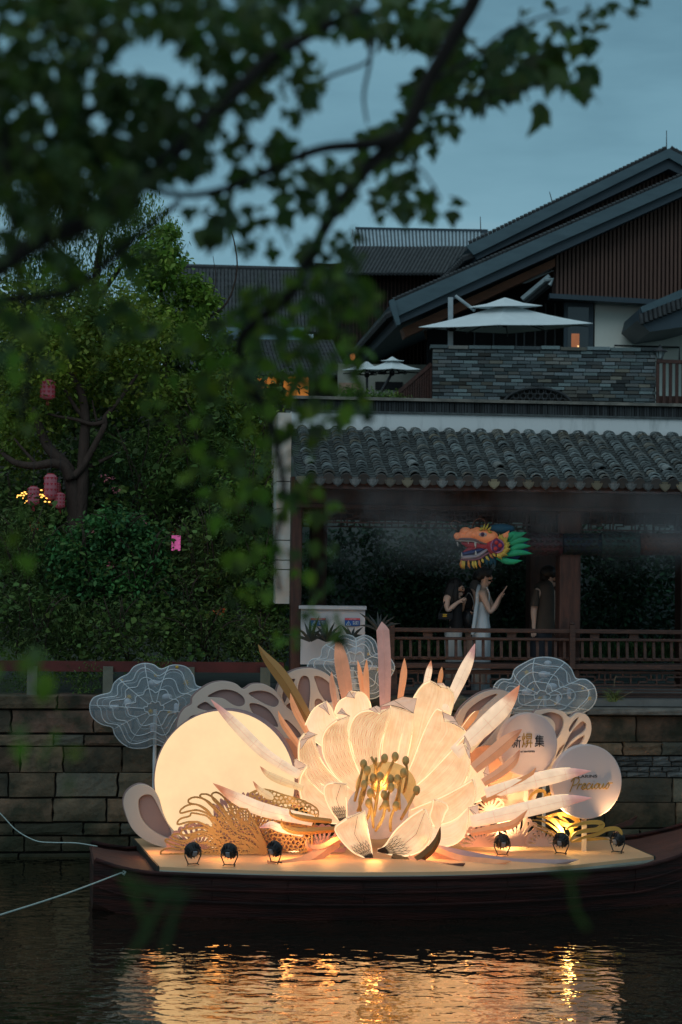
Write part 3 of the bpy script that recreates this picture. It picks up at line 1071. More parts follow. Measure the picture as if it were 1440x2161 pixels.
# stepped tile edges along the gable lines
def tile_edge(name, p, q, Y, n, parent, r_=0.055, rise=0.02):
    b = MB()
    a, c = P(*p, Y), P(*q, Y)
    for k in range(n):
        t0, t1 = k / n, (k + 0.9) / n
        s, e = a.lerp(c, t0), a.lerp(c, t1)
        b.tube([s + Vector((0, .05, rise + r_ * .35)), e + Vector((0, .05, rise))], r_, 5)
    return tag(b.build(name, M_tile_dark, parent), kind='stuff')
tile_edge('verge_tiles', (830, 636), (1600, 302), YG - 0.06, 90, rf)
tile_edge('verge_tiles', (990, 516), (1408, 314), YG + 0.74, 50, rf2)
tile_edge('verge_tiles', (1416, 314), (1500, 358), YG + 0.74, 9, rf2)
# eave tiles running back along the lower edge of each roof
for (px, py, Y, par) in ((828, 660, YG, rf), (990, 540, YG + .8, rf2)):
    b = MB()
    for k in range(46):
        c = P(px, py, Y) + EW * (0.1 + k * 0.25)
        b.tube([c + Vector((-0.12, 0, -0.06)), c + Vector((0.35, 0, 0.12))], 0.085, 6)
    tag(b.build('eave_tiles', M_tile_dark, par), kind='stuff')
# cladding
cl = prismpx('cladding', [(1173, 520), (1440, 395), (1620, 310), (1620, 645), (1440, 636), (1165, 620)], YG + 0.62, Vector((0, 0.1, 0)), M_clad_back, house)
x = 1176.0
while x < 1500:
    ytop = 520 - (x - 1173) * 0.468 + 16
    yb = 621 + (x - 1165) * 0.055
    a, c = P(x, yb, YG + 0.55), P(x, ytop - 14, YG + 0.55)
    b = MB(); b.box((a.x - 0.026, YG + 0.53, a.z), (a.x + 0.026, YG + 0.615, c.z)); b.build('slat', M_clad, cl)
    x += 8.6
cl2 = prismpx('cladding', [(1030, 540), (1412, 345), (1520, 400), (1520, 440), (1030, 620)], YG + 1.3, Vector((0, 0.1, 0)), M_clad_back, house)
x = 1040.0
while x < 1460:
    y1_ = 545 - (x - 1007) * 0.47
    b = MB(); a, c = P(x, y1_ + 75, YG + 1.25), P(x, y1_ - 12 if x < 1410 else y1_ + 8, YG + 1.25)
    b.box((a.x - 0.026, YG + 1.22, a.z), (a.x + 0.026, YG + 1.295, c.z)); b.build('slat', M_clad, cl2)
    x += 8.6
prismpx('trim_board', [(1160, 619), (1500, 638), (1500, 649), (1160, 629)], YG + 0.4, Vector((0, 0.3, 0)), M_fascia2, house)
# wall below, window, dark glazed doors
pbox('wall', 1254, 1620, 632, 900, 41.0, 0.3, M_cream, house)
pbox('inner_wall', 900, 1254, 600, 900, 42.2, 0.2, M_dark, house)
wf = pbox('window', 1190, 1253, 638, 745, 40.95, 0.1, M_fascia2, house)
pbox('pane', 1198, 1243, 648, 745, 40.93, 0.015, M_glass, wf)
pbox('lamp_reflection', 1206, 1223, 704, 738, 40.915, 0.01, mat('lamp_reflection', (0.3, 0.12, 0.06), 0.8, emit=(0.45, 0.16, 0.07), estr=0.55), wf)  # warm lamp reflection in the pane, drawn as a glowing patch
pbox('bulb', 1219, 1222, 729, 732, 40.90, 0.01, mat('warm_bulb', (1, 0.7, 0.3), 0.5, emit=(1, 0.62, 0.25), estr=1.6), wf)
for px in (1000, 1040, 1088, 1105, 1128, 1150, 1170):
    pbox('door_frame', px, px + 4, 640, 745, 42.1, 0.08, mat('dark_door_frame', (0.05, 0.06, 0.065), 0.5), house)
# small side roof with hanging tile ends
sr = prismpx('roof', [(1352, 650), (1440, 612), (1620, 540), (1620, 640), (1440, 690), (1372, 700), (1345, 676)], 38.6, Vector((0, 2.2, 0.0)), M_fascia2, house)
b = MB()
for k in range(26):
    t = k / 26
    c = P(1353 + 250 * t, 668 - 100 * t, 38.55)
    b.tube([c + Vector((0, 0, 0.05)), c + Vector((0.02, -0.05, -0.17))], [0.05, 0.045], 6)
tag(b.build('eave_tiles', M_tile_dark, sr), kind='stuff')
prismpx('fascia', [(1352, 648), (1440, 610), (1620, 538), (1620, 560), (1440, 628), (1356, 660)], 38.52, Vector((0, 0.08, 0)), M_fascia, sr)
# retracted awning arm
b = MB()
b.tube([P(1102, 632, 39.6), P(1160, 583, 39.6)], 0.06, 8)
b.tube([P(1150, 592, 39.5), P(1166, 590, 39.5), P(1160, 602, 39.5)], 0.05, 8)
b.build('awning_arm', mat('awning_metal', (0.22, 0.27, 0.28), 0.4, metal=.5), house)
b = MB(); b.tube([P(1108, 640, 39.8), P(1160, 596, 39.8)], 0.09, 8); b.build('awning_roll', M_black, house)
# pipe rail against the cream wall
b = MB()
b.tube([P(1297, 745, 40.8), P(1297, 729, 40.8), P(1434, 733, 40.8), P(1434, 768, 40.8)], 0.022, 6)
b.build('pipe', M_black, house)
for nm, p, q, lab in (('lightning_rod', (1407, 320), (1407, 275), 'thin lightning rod on the peak of the big gable'),
                      ('lightning_rod', (1015, 492), (1014, 457), 'thin upright rod above the metal louvred roof'),
                      ('lightning_rod', (1168, 435), (1160, 405), 'short tilted rod half way up the gable slope')):
    b = MB(); b.tube([P(*p, YG + 1), P(*q, YG + 1)], [0.014, 0.008], 5)
    tag(b.build(nm, M_black), lab, 'lightning rod')

# ------------------------------------------------------------------ mid house with louvred metal roof
mid = thing('louvred_house', 'brown clad house with dark tile eave under a pale metal louvre roof', 'house', P(830, 800, 50))
pbox('wall', 660, 1000, 560, 800, 50.0, 0.3, M_clad_back, mid)
x = 664
while x < 930:
    pbox('slat', x, x + 4, 578, 790, 49.92, 0.07, mat('far_cladding', (0.10, 0.052, 0.042), 0.7), mid); x += 8
rt_ = MB(); rt_.add([P(712, 578, 49.2), P(985, 578, 49.2), P(1010, 522, 51.5), P(745, 520, 51.5)], [(0, 1, 2, 3)])
rr = rt_.build('roof', M_tile_dark, mid)
b = MB()
for k in range(34):
    a, c = P(714 + k * 8, 578, 49.15), P(747 + k * 7.9, 522, 51.45)
    b.tube([a, c], 0.05, 5)
tag(b.build('roof_ribs', M_tile_dark, rr), kind='stuff')
lou = MB(); lou.add([P(745, 524, 51.6), P(1020, 526, 51.6), P(1030, 489, 53.0), P(752, 484, 53.0)], [(0, 1, 2, 3)])
lo_ = lou.build('louvre_roof', mat('louvre_backing', (0.10, 0.14, 0.16), 0.5), mid)
b = MB()
for k in range(36):
    t = k / 36
    b.beam(P(748 + 272 * t, 523 + 2 * t, 51.5), P(754 + 276 * t - 10, 486 + 5 * t, 52.9), 0.05, 0.06)
tag(b.build('louvre_blades', mat('louvre_metal', (0.35, 0.45, 0.50), 0.35, metal=.4), lo_), kind='stuff')
b = MB(); b.beam(P(745, 524, 51.5), P(1020, 527, 51.5), 0.06, 0.08); b.beam(P(750, 483, 52.95), P(1030, 488, 52.95), 0.06, 0.1)
b.build('louvre_frame', M_fascia2, lo_)

# ------------------------------------------------------------------ low house on the far left
low = thing('tiled_house', 'low dark tiled house with glass skylight and orange lit windows behind the trees', 'house', P(560, 850, 46))
b = MB(); b.add([P(330, 700, 45.2), P(700, 706, 45.2), P(690, 574, 49.5), P(340, 564, 49.5)], [(0, 1, 2, 3)])
r1 = b.build('roof', M_tile_dark, low)
b = MB(); b.add([P(360, 795, 43.6), P(735, 795, 43.6), P(700, 718, 45.1), P(360, 714, 45.1)], [(0, 1, 2, 3)])
r2 = b.build('roof', M_tile_dark, low)
for (par, A, B, C, D, ya, yb, n) in ((r1, (340, 698), (698, 704), (346, 566), (688, 574), 45.1, 49.4, 44), (r2, (362, 794), (733, 794), (362, 716), (698, 719), 43.5, 45.0, 42)):
    b = MB()
    for k in range(n + 1):
        t = k / n
        a, c = P(A[0] + (B[0] - A[0]) * t, A[1] + (B[1] - A[1]) * t, ya), P(C[0] + (D[0] - C[0]) * t, C[1] + (D[1] - C[1]) * t, yb)
        m_ = 18
        b.tube([a.lerp(c, q / m_) for q in range(m_ + 1)], [0.05 + 0.018 * (q % 2) for q in range(m_ + 1)], 5)
    tag(b.build('roof_tile_rows', M_tile_dark, par), kind='stuff')
prismpx('skylight', [(440, 689), (642, 692), (642, 718), (440, 714)], 44.95, Vector((0, 0.1, 0.02)), mat('skylight_glass', (0.22, 0.36, 0.42), 0.15, spec=0.8), r1)
b = MB(); b.tube([P(332, 563, 49.4), P(695, 573, 49.4)], 0.1, 6); b.build('ridge', M_tile_dark, r1)
pbox('wall', -260, 760, 790, 1345, 44.3, 0.3, mat('low_house_wall', (0.05, 0.045, 0.04), 0.9), low)
M_orange = mat('orange_lit_window', (0.4, 0.15, 0.03), 0.6, emit=(0.75, 0.26, 0.05), estr=0.55, scale=1.5)
for (a, c, d, e) in ((540, 583, 787, 818), (598, 652, 787, 842), (430, 462, 800, 812)):
    w_ = pbox('window', a, c, d, e, 44.22, 0.06, M_orange, low)
    pbox('mullion', (a + c) / 2 - 1, (a + c) / 2 + 1, d, e, 44.20, 0.015, M_black, w_)
for (px, py) in ((422, 866), (447, 878), (448, 894), (436, 893), (502, 864)):
    pbox('wall_light', px - 3, px + 3, py - 2, py + 2, 44.2, 0.04, mat('amber_light', (1, .5, .1), .5, emit=(1.0, 0.42, 0.09), estr=0.9), low)
# rendered back wall behind the small parasol
bw = thing('terrace_screen', 'pale rendered screen wall behind the small parasol', 'wall', P(820, 860, 43))
pbox('panel', 712, 915, 770, 860, 43.0, 0.2, mat('screen_render', (0.30, 0.31, 0.26), 0.9), bw)
pbox('kick_panel', 715, 760, 808, 830, 42.97, 0.02, mat('peach_panel', (0.35, 0.24, 0.17), 0.9), bw)  # plain peach plate, no emission
pbox('dark_opening', 792, 850, 806, 822, 42.96, 0.03, M_dark, bw)
# a warm leaf-shaped lamp glow by the eave
b = MB(); b.ball(P(744, 753, 43), 0.07, sc=(0.9, 0.4, 1.3))
tag(b.build('eave_lamp', mat('eave_lamp_glow', (1, .4, .1), .5, emit=(0.8, 0.22, 0.07), estr=0.8)), 'small orange lamp glowing under the low end of the big roof', 'lamp')

# ------------------------------------------------------------------ terrace railings
def railing(name, label, xa, xb, ytopA, ytopB, ybot, Y, step, group=None):
    t = thing(name, label, 'railing', P((xa + xb) / 2, ybot, Y))
    b = MB(); b.beam(P(xa, ytopA, Y), P(xb, ytopB, Y), 0.08, 0.07); b.build('handrail', M_wood, t)
    x = xa + 2
    while x <= xb:
        yt = ytopA + (ytopB - ytopA) * (x - xa) / (xb - xa)
        a, c = P(x, ybot, Y), P(x, yt, Y)
        b = MB(); b.box((a.x - 0.03, Y - 0.02, a.z - 0.3), (a.x + 0.03, Y + 0.03, c.z)); b.build('baluster', M_wood, t)
        x += step
    return t
railing('terrace_railing', 'red brown railing beside the lantern at the end of the brick parapet', 1386, 1600, 762, 770, 850, 35.9, 13.5)
railing('stair_railing', 'sloping red brown stair railing descending to the small parasol', 836, 911, 832, 768, 838, 36.4, 5.0)
pbox('panel', 1389, 1600, 838, 862, 35.95, 0.05, M_wood, bpy.data.objects['terrace_railing'])

# lamp on the wall
lamp = thing('terrace_lantern', 'small dark metal lantern with a conical hat at the end of the parapet', 'lantern', P(1393, 756, 36))
c = P(1393, 757, 36.0)
b = MB(); b.lathe([(0.15, 0.14), (0.14, 0.16), (0.05, 0.20), (0.02, 0.23), (0.018, 0.27), (0.0, 0.28)], Matrix.Translation(c), 12); b.build('hat', M_black, lamp)
b = MB(); b.lathe([(0.045, 0.0), (0.09, 0.14)], Matrix.Translation(c), 6); b.build('glass', mat('lantern_glass', (0.35, 0.42, 0.42), 0.2), lamp)
b = MB()
for k in range(6):
    a = 2 * PI * k / 6
    b.tube([c + Vector((0.05 * math.cos(a), 0.05 * math.sin(a), 0)), c + Vector((0.1 * math.cos(a), 0.1 * math.sin(a), 0.15))], 0.006, 4)
b.lathe([(0.05, -0.06), (0.06, 0.0)], Matrix.Translation(c), 8)
b.build('frame', M_black, lamp)

# ------------------------------------------------------------------ parasols
def parasol(label, apex, left, right, near, far, tier_dy, Y, mast, arm, big=True):
    """square canopy from pixel landmarks: apex, left/right corners, near and far corner drop"""
    t = thing('parasol', label, 'parasol', P(mast[0], mast[2], Y))
    A = P(*apex, Y)
    Lc, Rc = P(*left, Y), P(*right, Y)
    half = (Rc.x - Lc.x) / 2
    Nc = P(*near, Y - half * 0.85); Fc = P(*far, Y + half * 0.85)
    cor = [Lc, Nc, Rc, Fc]
    rows = []
    for k in range(7):
        f = k / 6
        row = []
        for i in range(4):
            a, c = cor[i], cor[(i + 1) % 4]
            for q in range(6):
                e = a.lerp(c, q / 6)
                sag = 0.06 * math.sin(PI * q / 6) * f
                p = A.lerp(e, max(f, 0.06))
                p = p + Vector((0, 0, -0.03 * math.sin(PI * f) * 1.0 - sag * 0.3))
                row.append(p)
        rows.append(row)
    b = MB(); b.grid(rows, close=True)
    o = b.build('canopy', M_canvas, t)
    so = o.modifiers.new('thick', 'SOLIDIFY'); so.thickness = 0.01
    if tier_dy:
        top = A + Vector((0, 0, tier_dy))
        rows = [[top.lerp(top + (p - A) * 1.0, 1) for p in []]]
        rows = []
        for f in (0.02, 0.5, 1.0):
            row = []
            for i in range(4):
                a, c = cor[i], cor[(i + 1) % 4]
                for q in range(6):
                    e = a.lerp(c, q / 6)
                    v = (e - A) * 0.42 * f
                    row.append(top + v + Vector((0, 0, -0.03 * math.sin(PI * f))))
            rows.append(row)
        b = MB(); b.grid(rows, close=True)
        o = b.build('top_tier', M_canvas, t)
        so = o.modifiers.new('thick', 'SOLIDIFY'); so.thickness = 0.01
    hub = A + Vector((0, 0, -0.42 if big else -0.3))
    for i in range(4):
        for e in (cor[i], cor[i].lerp(cor[(i + 1) % 4], 0.5)):
            b = MB(); b.tube([A.lerp(e, 0.1) + Vector((0, 0, -0.12)), A.lerp(e, 0.5) + Vector((0, 0, -0.17)), A.lerp(e, 0.95) + Vector((0, 0, -0.09))], 0.014, 5)
            b.tube([hub, A.lerp(e, 0.52) + Vector((0, 0, -0.19))], 0.012, 5)
            b.build('rib', M_black if not big else mat('rib_dark', (0.10, 0.11, 0.11), .5), t)
    b = MB(); b.ball(hub, 0.06); b.tube([hub, A], 0.02, 6); b.build('hub', M_black, t)
    b = MB()
    m0, m1 = P(mast[0], mast[2], Y + (0.3 if big else 0)), P(mast[0] - (0 if big else 0), mast[1], Y + (0.3 if big else 0))
    if big:
        b.beam(m0, m1, 0.1, 0.1, up=Vector((0, 1, 0)))
    else:
        b.tube([m0, hub], 0.03, 6)
    b.build('mast', M_metal if big else M_black, t)
    if arm:
        b = MB(); b.tube([P(*arm[0], Y + 0.25), P(*arm[1], Y + 0.05)], 0.035, 8); b.build('arm', M_metal, t)
        b = MB(); b.ball(P(mast[0] + 2, 693, Y + 0.28), 0.09, sc=(1.2, 1, .8)); b.tube([P(mast[0] + 4, 692, Y + .2), P(mast[0] + 10, 684, Y + .2)], 0.02, 5); b.build('crank', M_black, t)
    return t
pr_big = parasol('large white two tier cantilever parasol above the brick parapet', (1066, 641), (884, 690), (1252, 682), (1050, 685), (1072, 703), 0.13, 37.0, (951, 628, 735), ((962, 625), (1002, 655)))
b = MB()
rq = random.Random(9)
for (xa, xb, y) in ((1108, 1117, 669), (1119, 1136, 667), (1138, 1163, 669)):
    pts = []
    for k in range(10):
        t = k / 9
        pts.append(P(xa + (xb - xa) * t, y + rq.uniform(-1.6, 1.6), 36.3))
    # small printed script on the canopy
    b.tube(pts, 0.008, 4)
pm = parasol('small white parasol furthest down beside the stair railing', (828, 757), (770, 778), (888, 779), (828, 777), (828, 783), 0.05, 38.0, (797, 800, 840), None, False)
ps = parasol('white parasol partly hidden behind the leaves left of the small one', (775, 762), (722, 780), (815, 782), (770, 778), (770, 785), 0.0, 39.5, (775, 800, 840), None, False)
# ================================================================== the lantern boat
M_hull = mat('hull_red_wood', (0.042, 0.012, 0.010), 0.7, col2=(0.012, 0.006, 0.006), scale=2.2, stretch=(0.5, 0.5, 7), bump=0.7, bscale=14, spec=.2, lo=.42, hi=.6, detail=9)
M_bowdeck = mat('bow_deck_wood', (0.10, 0.042, 0.032), 0.6, col2=(0.06, 0.028, 0.022), scale=2, stretch=(0.6, 7, 1), bump=0.4, bscale=12)
M_plat = mat('platform_paint', (0.70, 0.43, 0.235), 0.5, col2=(0.62, 0.37, 0.20), scale=1.5)
M_trim = mat('platform_trim', (0.26, 0.27, 0.22), 0.5, col2=(0.2, 0.21, 0.17))
BYAW = math.radians(9.5)
BC = Vector((0.75, 20.45, 0))
BE = Vector((math.cos(BYAW), math.sin(BYAW), 0)); BWv = Vector((-math.sin(BYAW), math.cos(BYAW), 0))
def BL(s, t, z): return BC + BE * s + BWv * t + Vector((0, 0, z))
def bw_(s): return 0.24 + 1.2 * max(0.0, math.cos(min(1, abs(s + 0.1) / 4.0) * PI / 2)) ** 0.9
def sheer(s):
    if s > 0: return 0.44 + 0.55 * max(0, (s - 2.2) / 1.8) ** 2
    return 0.44 + 0.30 * max(0, (-s - 2.8) / 1.0) ** 2
boat = thing('lantern_boat', 'long dark red wooden boat carrying the lit flower lantern on a cream platform', 'boat', (BC.x, BC.y, 0))
st = [-3.42, -3.36, -3.25, -3.0, -2.7, -2.2, -1.6, -1.0, -0.4, 0.2, 0.8, 1.4, 2.0, 2.5, 2.9, 3.3, 3.6, 3.9, 4.05]
b = MB()
rows = []
for s in st:
    h, w = sheer(s), bw_(s)
    k = max(0, (abs(s) - 2.6) / 1.4)
    bot = -0.25 + 0.55 * k ** 1.5
    rows.append([BL(s, -w, h), BL(s, -w * 1.0, h - 0.10), BL(s, -w * 0.97, h * .5), BL(s, -w * 0.86, bot + 0.1), BL(s, -w * 0.6, bot), BL(s, w * 0.6, bot), BL(s, w * 0.86, bot + 0.1), BL(s, w * .97, h * .5), BL(s, w, h - .1), BL(s, w, h)])
b.grid(rows)
n0 = len(b.v)
b.f.append(tuple(range(10))); b.mi.append(0)
b.f.append(tuple(n0 - 10 + i for i in range(10))); b.mi.append(0)
b.build('hull', M_hull, boat, smooth=False)
for nm, rg in (('bow_deck', [s for s in st if s <= -2.2]), ('stern_deck', [s for s in st if s >= 2.0])):
    b = MB()
    b.grid([[BL(s, -bw_(s) + 0.03, sheer(s) - 0.03), BL(s, 0, sheer(s) + 0.0), BL(s, bw_(s) - 0.03, sheer(s) - 0.03)] for s in rg])
    o = b.build(nm, M_bowdeck, boat)
    so = o.modifiers.new('thick', 'SOLIDIFY'); so.thickness = 0.03
for sg in (-1, 1):
    b = MB()
    pts = [BL(s, sg * (bw_(s) + 0.005), sheer(s) + 0.005) for s in np.linspace(-3.40, 4.03, 40)]
    b.tube(pts, 0.024, 6)
    b.build('gunwale', M_hull, boat, smooth=True)
# rubbing strakes along the near side
for k, dz in enumerate((0.14, 0.27)):
    b = MB()
    b.tube([BL(s, -(bw_(s) * (0.985 - 0.02 * k) + 0.006), sheer(s) - dz) for s in np.linspace(-3.36, 3.8, 40)], 0.012, 5)
    b.build('strake', M_hull, boat)
for k in range(9):
    s0_ = -3.0 + k * .76
    b = MB(); b.tube([BL(s0_, -(bw_(s0_) + .004), sheer(s0_) - .02), BL(s0_ + .01, -(bw_(s0_) * .985 + .004), sheer(s0_) - .14), BL(s0_, -(bw_(s0_) * .965 + .004), sheer(s0_) - .26)], .008, 4); b.build('rib_batten', M_hull, boat)
# platform
ZP = 0.50
fr = [(337, 1829), (420, 1833), (570, 1838), (750, 1841), (900, 1840), (1010, 1838), (1100, 1834), (1200, 1827), (1290, 1817), (1380, 1807)]
front = [G(x, y, ZP) for x, y in fr]
back = [G(1283, 1766, ZP), G(900, 1764, ZP), G(500, 1764, ZP), G(283, 1770, ZP)]
b = MB(); b.prism(front + back, (0, 0, -0.035))
b.build('platform', M_plat, boat)
b = MB()
tr = [p + Vector((0, -0.006, -0.045)) for p in front]
rows = [[p + Vector((0, 0, 0.012)) for p in tr], [p + Vector((0, -0.012, -0.01)) for p in tr], [p + Vector((0, -0.012, -0.055)) for p in tr], [p + Vector((0, 0.03, -0.06)) for p in tr]]
b.grid(rows)
o = b.build('platform_trim', M_trim, boat)
for (pa, pb, sx) in (((1380, 1807), (1283, 1766), 0.01), ((337, 1829), (283, 1770), -0.01)):
    b = MB(); b.beam(G(*pa, ZP) + Vector((sx, 0, -.03)), G(*pb, ZP) + Vector((sx, 0, -.03)), 0.02, 0.07)
    b.build('side_trim', mat('dark_trim', (0.03, 0.035, 0.03), .5), boat)
# white rowlock block and steering oar
b = MB()
oar = [P(1236, 1762, 21.6), P(1290, 1746, 21.7), P(1330, 1731, 21.8), P(1346, 1722, 21.85), P(1343, 1729, 21.85), P(1334, 1741, 21.8), P(1290, 1753, 21.7), P(1240, 1772, 21.6)]
b.prism(oar, (0, 0.05, 0.0))
tag(b.build('steering_oar', mat('oar_wood', (0.07, 0.028, 0.02), 0.6)), 'dark wooden oar blade resting across the stern beside the canal wall', 'oar')

# mooring ropes
M_rope = mat('pale_rope', (0.45, 0.55, 0.52), 0.8, col2=(0.30, 0.38, 0.36), scale=60)
b = MB()
pts = [P(-60, 1948, 15.5), P(0, 1931, 16.4), P(140, 1886, 18.0), P(262, 1840, 19.25), P(270, 1837, 19.3)]
b.tube(spline(pts, 6), 0.008, 6)
b.tube([P(258, 1842, 19.2), P(262, 1846, 19.2), P(266, 1838, 19.2), P(260, 1838, 19.2)], 0.014, 6)
tag(b.build('mooring_rope', M_rope, smooth=True), 'taut pale rope running from the boat side down over the water', 'rope')
b = MB()
b.tube(spline([P(-60, 1660, 20.0), P(0, 1716, 20.0), P(35, 1752, 20.0), P(75, 1774, 20.0), P(110, 1778, 20.0), P(160, 1779, 20.0), P(206, 1786, 20.0)], 6), 0.006, 6)
tag(b.build('mooring_rope', M_rope, smooth=True), 'slack pale rope hanging in a curve in front of the stone wall', 'rope')

# ================================================================== lantern materials
WARM = (1.0, 0.70, 0.38)
def cloth_mat(name, emit, estr, base=(0.75, 0.62, 0.48), scale=5.0, stretch=None, crease=0.6):
    m = mat(name, base, 0.75, col2=tuple(c * .85 for c in base), scale=scale, stretch=stretch, emit=emit, estr=estr, bump=crease, bscale=scale * 5, lo=0.3, hi=0.7)
    return m
M_petal = cloth_mat('lit_silk_petal', (1.0, 0.62, 0.30), 0.36, (0.72, 0.60, 0.47), 7)
M_petal_in = cloth_mat('lit_inner_petal', (1.0, 0.58, 0.25), 0.38, (0.72, 0.58, 0.44), 9, (1, 1, 0.5), 0.9)
def silk(name, e1, e2, estr, base):
    m = bpy.data.materials.new(name); m.use_nodes = True
    t_ = m.node_tree; t_.nodes.clear(); N = t_.nodes.new; K = t_.links.new
    pr_ = N('ShaderNodeBsdfPrincipled'); uv = N('ShaderNodeUVMap'); mp_ = N('ShaderNodeMapping'); n1 = N('ShaderNodeTexNoise'); n2 = N('ShaderNodeTexNoise')
    tc_ = N('ShaderNodeTexCoord')
    mp_.inputs['Scale'].default_value = (22, 2.2, 1); n1.inputs['Scale'].default_value = 1.0; n1.inputs['Detail'].default_value = 5; n1.inputs['Distortion'].default_value = 0.8
    n2.inputs['Scale'].default_value = 9; n2.inputs['Detail'].default_value = 6
    K(uv.outputs[0], mp_.inputs[0]); K(mp_.outputs[0], n1.inputs['Vector']); K(tc_.outputs['Object'], n2.inputs['Vector'])
    ad_ = N('ShaderNodeMath'); ad_.operation = 'ADD'; K(n1.outputs['Fac'], ad_.inputs[0]); K(n2.outputs['Fac'], ad_.inputs[1])
    mr_ = N('ShaderNodeMapRange'); mr_.inputs[1].default_value = 0.78; mr_.inputs[2].default_value = 1.22; K(ad_.outputs[0], mr_.inputs[0])
    mi_ = N('ShaderNodeMix'); mi_.data_type = 'RGBA'; mi_.inputs[6].default_value = (*e2, 1); mi_.inputs[7].default_value = (*e1, 1); K(mr_.outputs[0], mi_.inputs[0])
    pr_.inputs['Base Color'].default_value = (*base, 1); pr_.inputs['Roughness'].default_value = 0.7; pr_.inputs['Specular IOR Level'].default_value = 0.25
    K(mi_.outputs[2], pr_.inputs['Emission Color']); pr_.inputs['Emission Strength'].default_value = estr
    bp_ = N('ShaderNodeBump'); bp_.inputs['Strength'].default_value = 0.6; bp_.inputs['Distance'].default_value = 0.02; K(ad_.outputs[0], bp_.inputs['Height']); K(bp_.outputs[0], pr_.inputs['Normal'])
    o_ = N('ShaderNodeOutputMaterial'); K(pr_.outputs[0], o_.inputs[0])
    return m
M_petal = silk('lit_silk_petal_outer', (1.0, 0.67, 0.41), (0.92, 0.56, 0.30), 0.84, (0.56, 0.43, 0.31))
M_petal_in = silk('lit_silk_petal_inner', (1.0, 0.65, 0.37), (0.76, 0.45, 0.22), 0.80, (0.54, 0.41, 0.29))
M_led = mat('led_edge', (1, .8, .5), 0.5, emit=(1.0, 0.74, 0.42), estr=1.1)
M_wire = mat('dark_petal_seam', (0.10, 0.07, 0.05), 0.7)
M_spike = cloth_mat('lit_spike_cloth', (1.0, 0.64, 0.36), 0.66, (0.55, 0.44, 0.35), 6)
M_spike2 = cloth_mat('lit_cream_spike_cloth', (1.0, 0.60, 0.25), 0.55, (0.55, 0.42, 0.28), 6)
M_moon = mat('moon_lightbox', (0.22, 0.18, 0.14), 0.6, emit=(1.0, 0.68, 0.355), estr=1.10, scale=0.8)
M_gold = mat('gold_foil', (0.62, 0.36, 0.09), 0.38, metal=0.55, col2=(0.50, 0.28, 0.07), scale=3)
M_goldlit = mat('amber_board', (0.66, 0.36, 0.11), 0.55, col2=(0.6, 0.32, 0.1), scale=3)
M_goldmat = mat('matte_gold_board', (0.42, 0.22, 0.07), 0.6, col2=(0.36, 0.19, 0.06), scale=2)
M_peach = mat('peach_board', (0.68, 0.34, 0.21), 0.7, col2=(0.62, 0.30, 0.18), scale=2)
M_rose = mat('rose_board', (0.55, 0.30, 0.26), 0.7, col2=(0.5, 0.27, 0.24), scale=2)
M_lilac = mat('lilac_board', (0.46, 0.33, 0.33), 0.7, col2=(0.42, 0.30, 0.30), scale=2)
M_creamb = mat('cream_board', (0.60, 0.50, 0.42), 0.7, col2=(0.56, 0.46, 0.39), scale=2)
M_mauve = mat('mauve_board', (0.30, 0.205, 0.19), 0.75, col2=(0.26, 0.18, 0.17), scale=1.5)
M_pinkedge = mat('pink_grey_board', (0.34, 0.22, 0.22), 0.7)
M_disc = mat('blush_disc', (0.66, 0.52, 0.48), 0.6, col2=(0.63, 0.49, 0.45), scale=1)
M_pinkcream = mat('pink_cream_board', (0.66, 0.45, 0.36), 0.65, col2=(0.60, 0.41, 0.33), scale=2)

# ------------------------------------------------------------------ moon light box
moon = thing('moon_lantern', 'large round glowing cream moon light box at the left of the flower', 'lantern', P(478, 1796, 20.6))
mc = P(477, 1648, 20.62)
mxm = Matrix.Translation(mc) @ Matrix.Rotation(math.radians(-7), 4, 'Z') @ Matrix.Rotation(PI / 2, 4, 'X')
R_ = 0.79
b = MB(); b.lathe([(R_, -0.10), (R_ + 0.012, -0.09), (R_ + 0.012, 0.085), (R_ - 0.01, 0.095)], mxm @ Matrix.Diagonal((1, 1, 1, 1)), 72); b.build('drum', M_pinkedge, moon)
b = MB(); b.lathe([(0.0, 0.10), (R_ * 0.5, 0.10), (R_ - 0.006, 0.10), (R_ - 0.004, 0.096)], mxm, 72); b.build('face', M_moon, moon)

# ------------------------------------------------------------------ printed discs
def disc(name, label, px, py, rpx, Y, yaw, m):
    t = thing(name, label, 'sign', P(px, py + rpx, Y))
    c = P(px, py, Y); r_ = rpx * Y / F
    mx = Matrix.Translation(c) @ Matrix.Rotation(yaw, 4, 'Z') @ Matrix.Rotation(PI / 2, 4, 'X')
    b = MB(); b.lathe([(r_, -0.05), (r_ + 0.004, -0.045), (r_ + 0.004, 0.045), (r_ - 0.006, 0.05), (0, 0.05)], mx, 64)
    b.build('board', m, t)
    b = MB(); b.beam(c + Vector((0, 0.09, -r_ * .5)), Vector((c.x, c.y + 0.09, ZP)), 0.05, 0.05, up=Vector((0, 1, 0))); b.build('post', M_creamb, t)
    return t
d1 = disc('printed_disc', 'round blush board printed with the black and gold characters 新焺集', 1112, 1571, 66, 20.75, math.radians(20), M_disc)
M_ink = mat('black_ink', (0.03, 0.022, 0.02), 0.6)
M_goldink = mat('gold_ink', (0.50, 0.28, 0.05), 0.45, metal=0.3)
y1_ = math.radians(20)
def on_disc(dx, Y, yaw): return Y - 0.056 / math.cos(yaw) + math.tan(yaw) * dx * Y / F
text('lettering', '新', 1090, 1568, on_disc(-22, 20.75, y1_), 20, M_ink, d1, y1_, wpx=21)
text('lettering', '焺', 1113, 1565, on_disc(1, 20.75, y1_), 25, M_goldink, d1, y1_, wpx=25)
text('lettering', '集', 1139, 1566, on_disc(27, 20.75, y1_), 20, M_ink, d1, y1_, wpx=22)
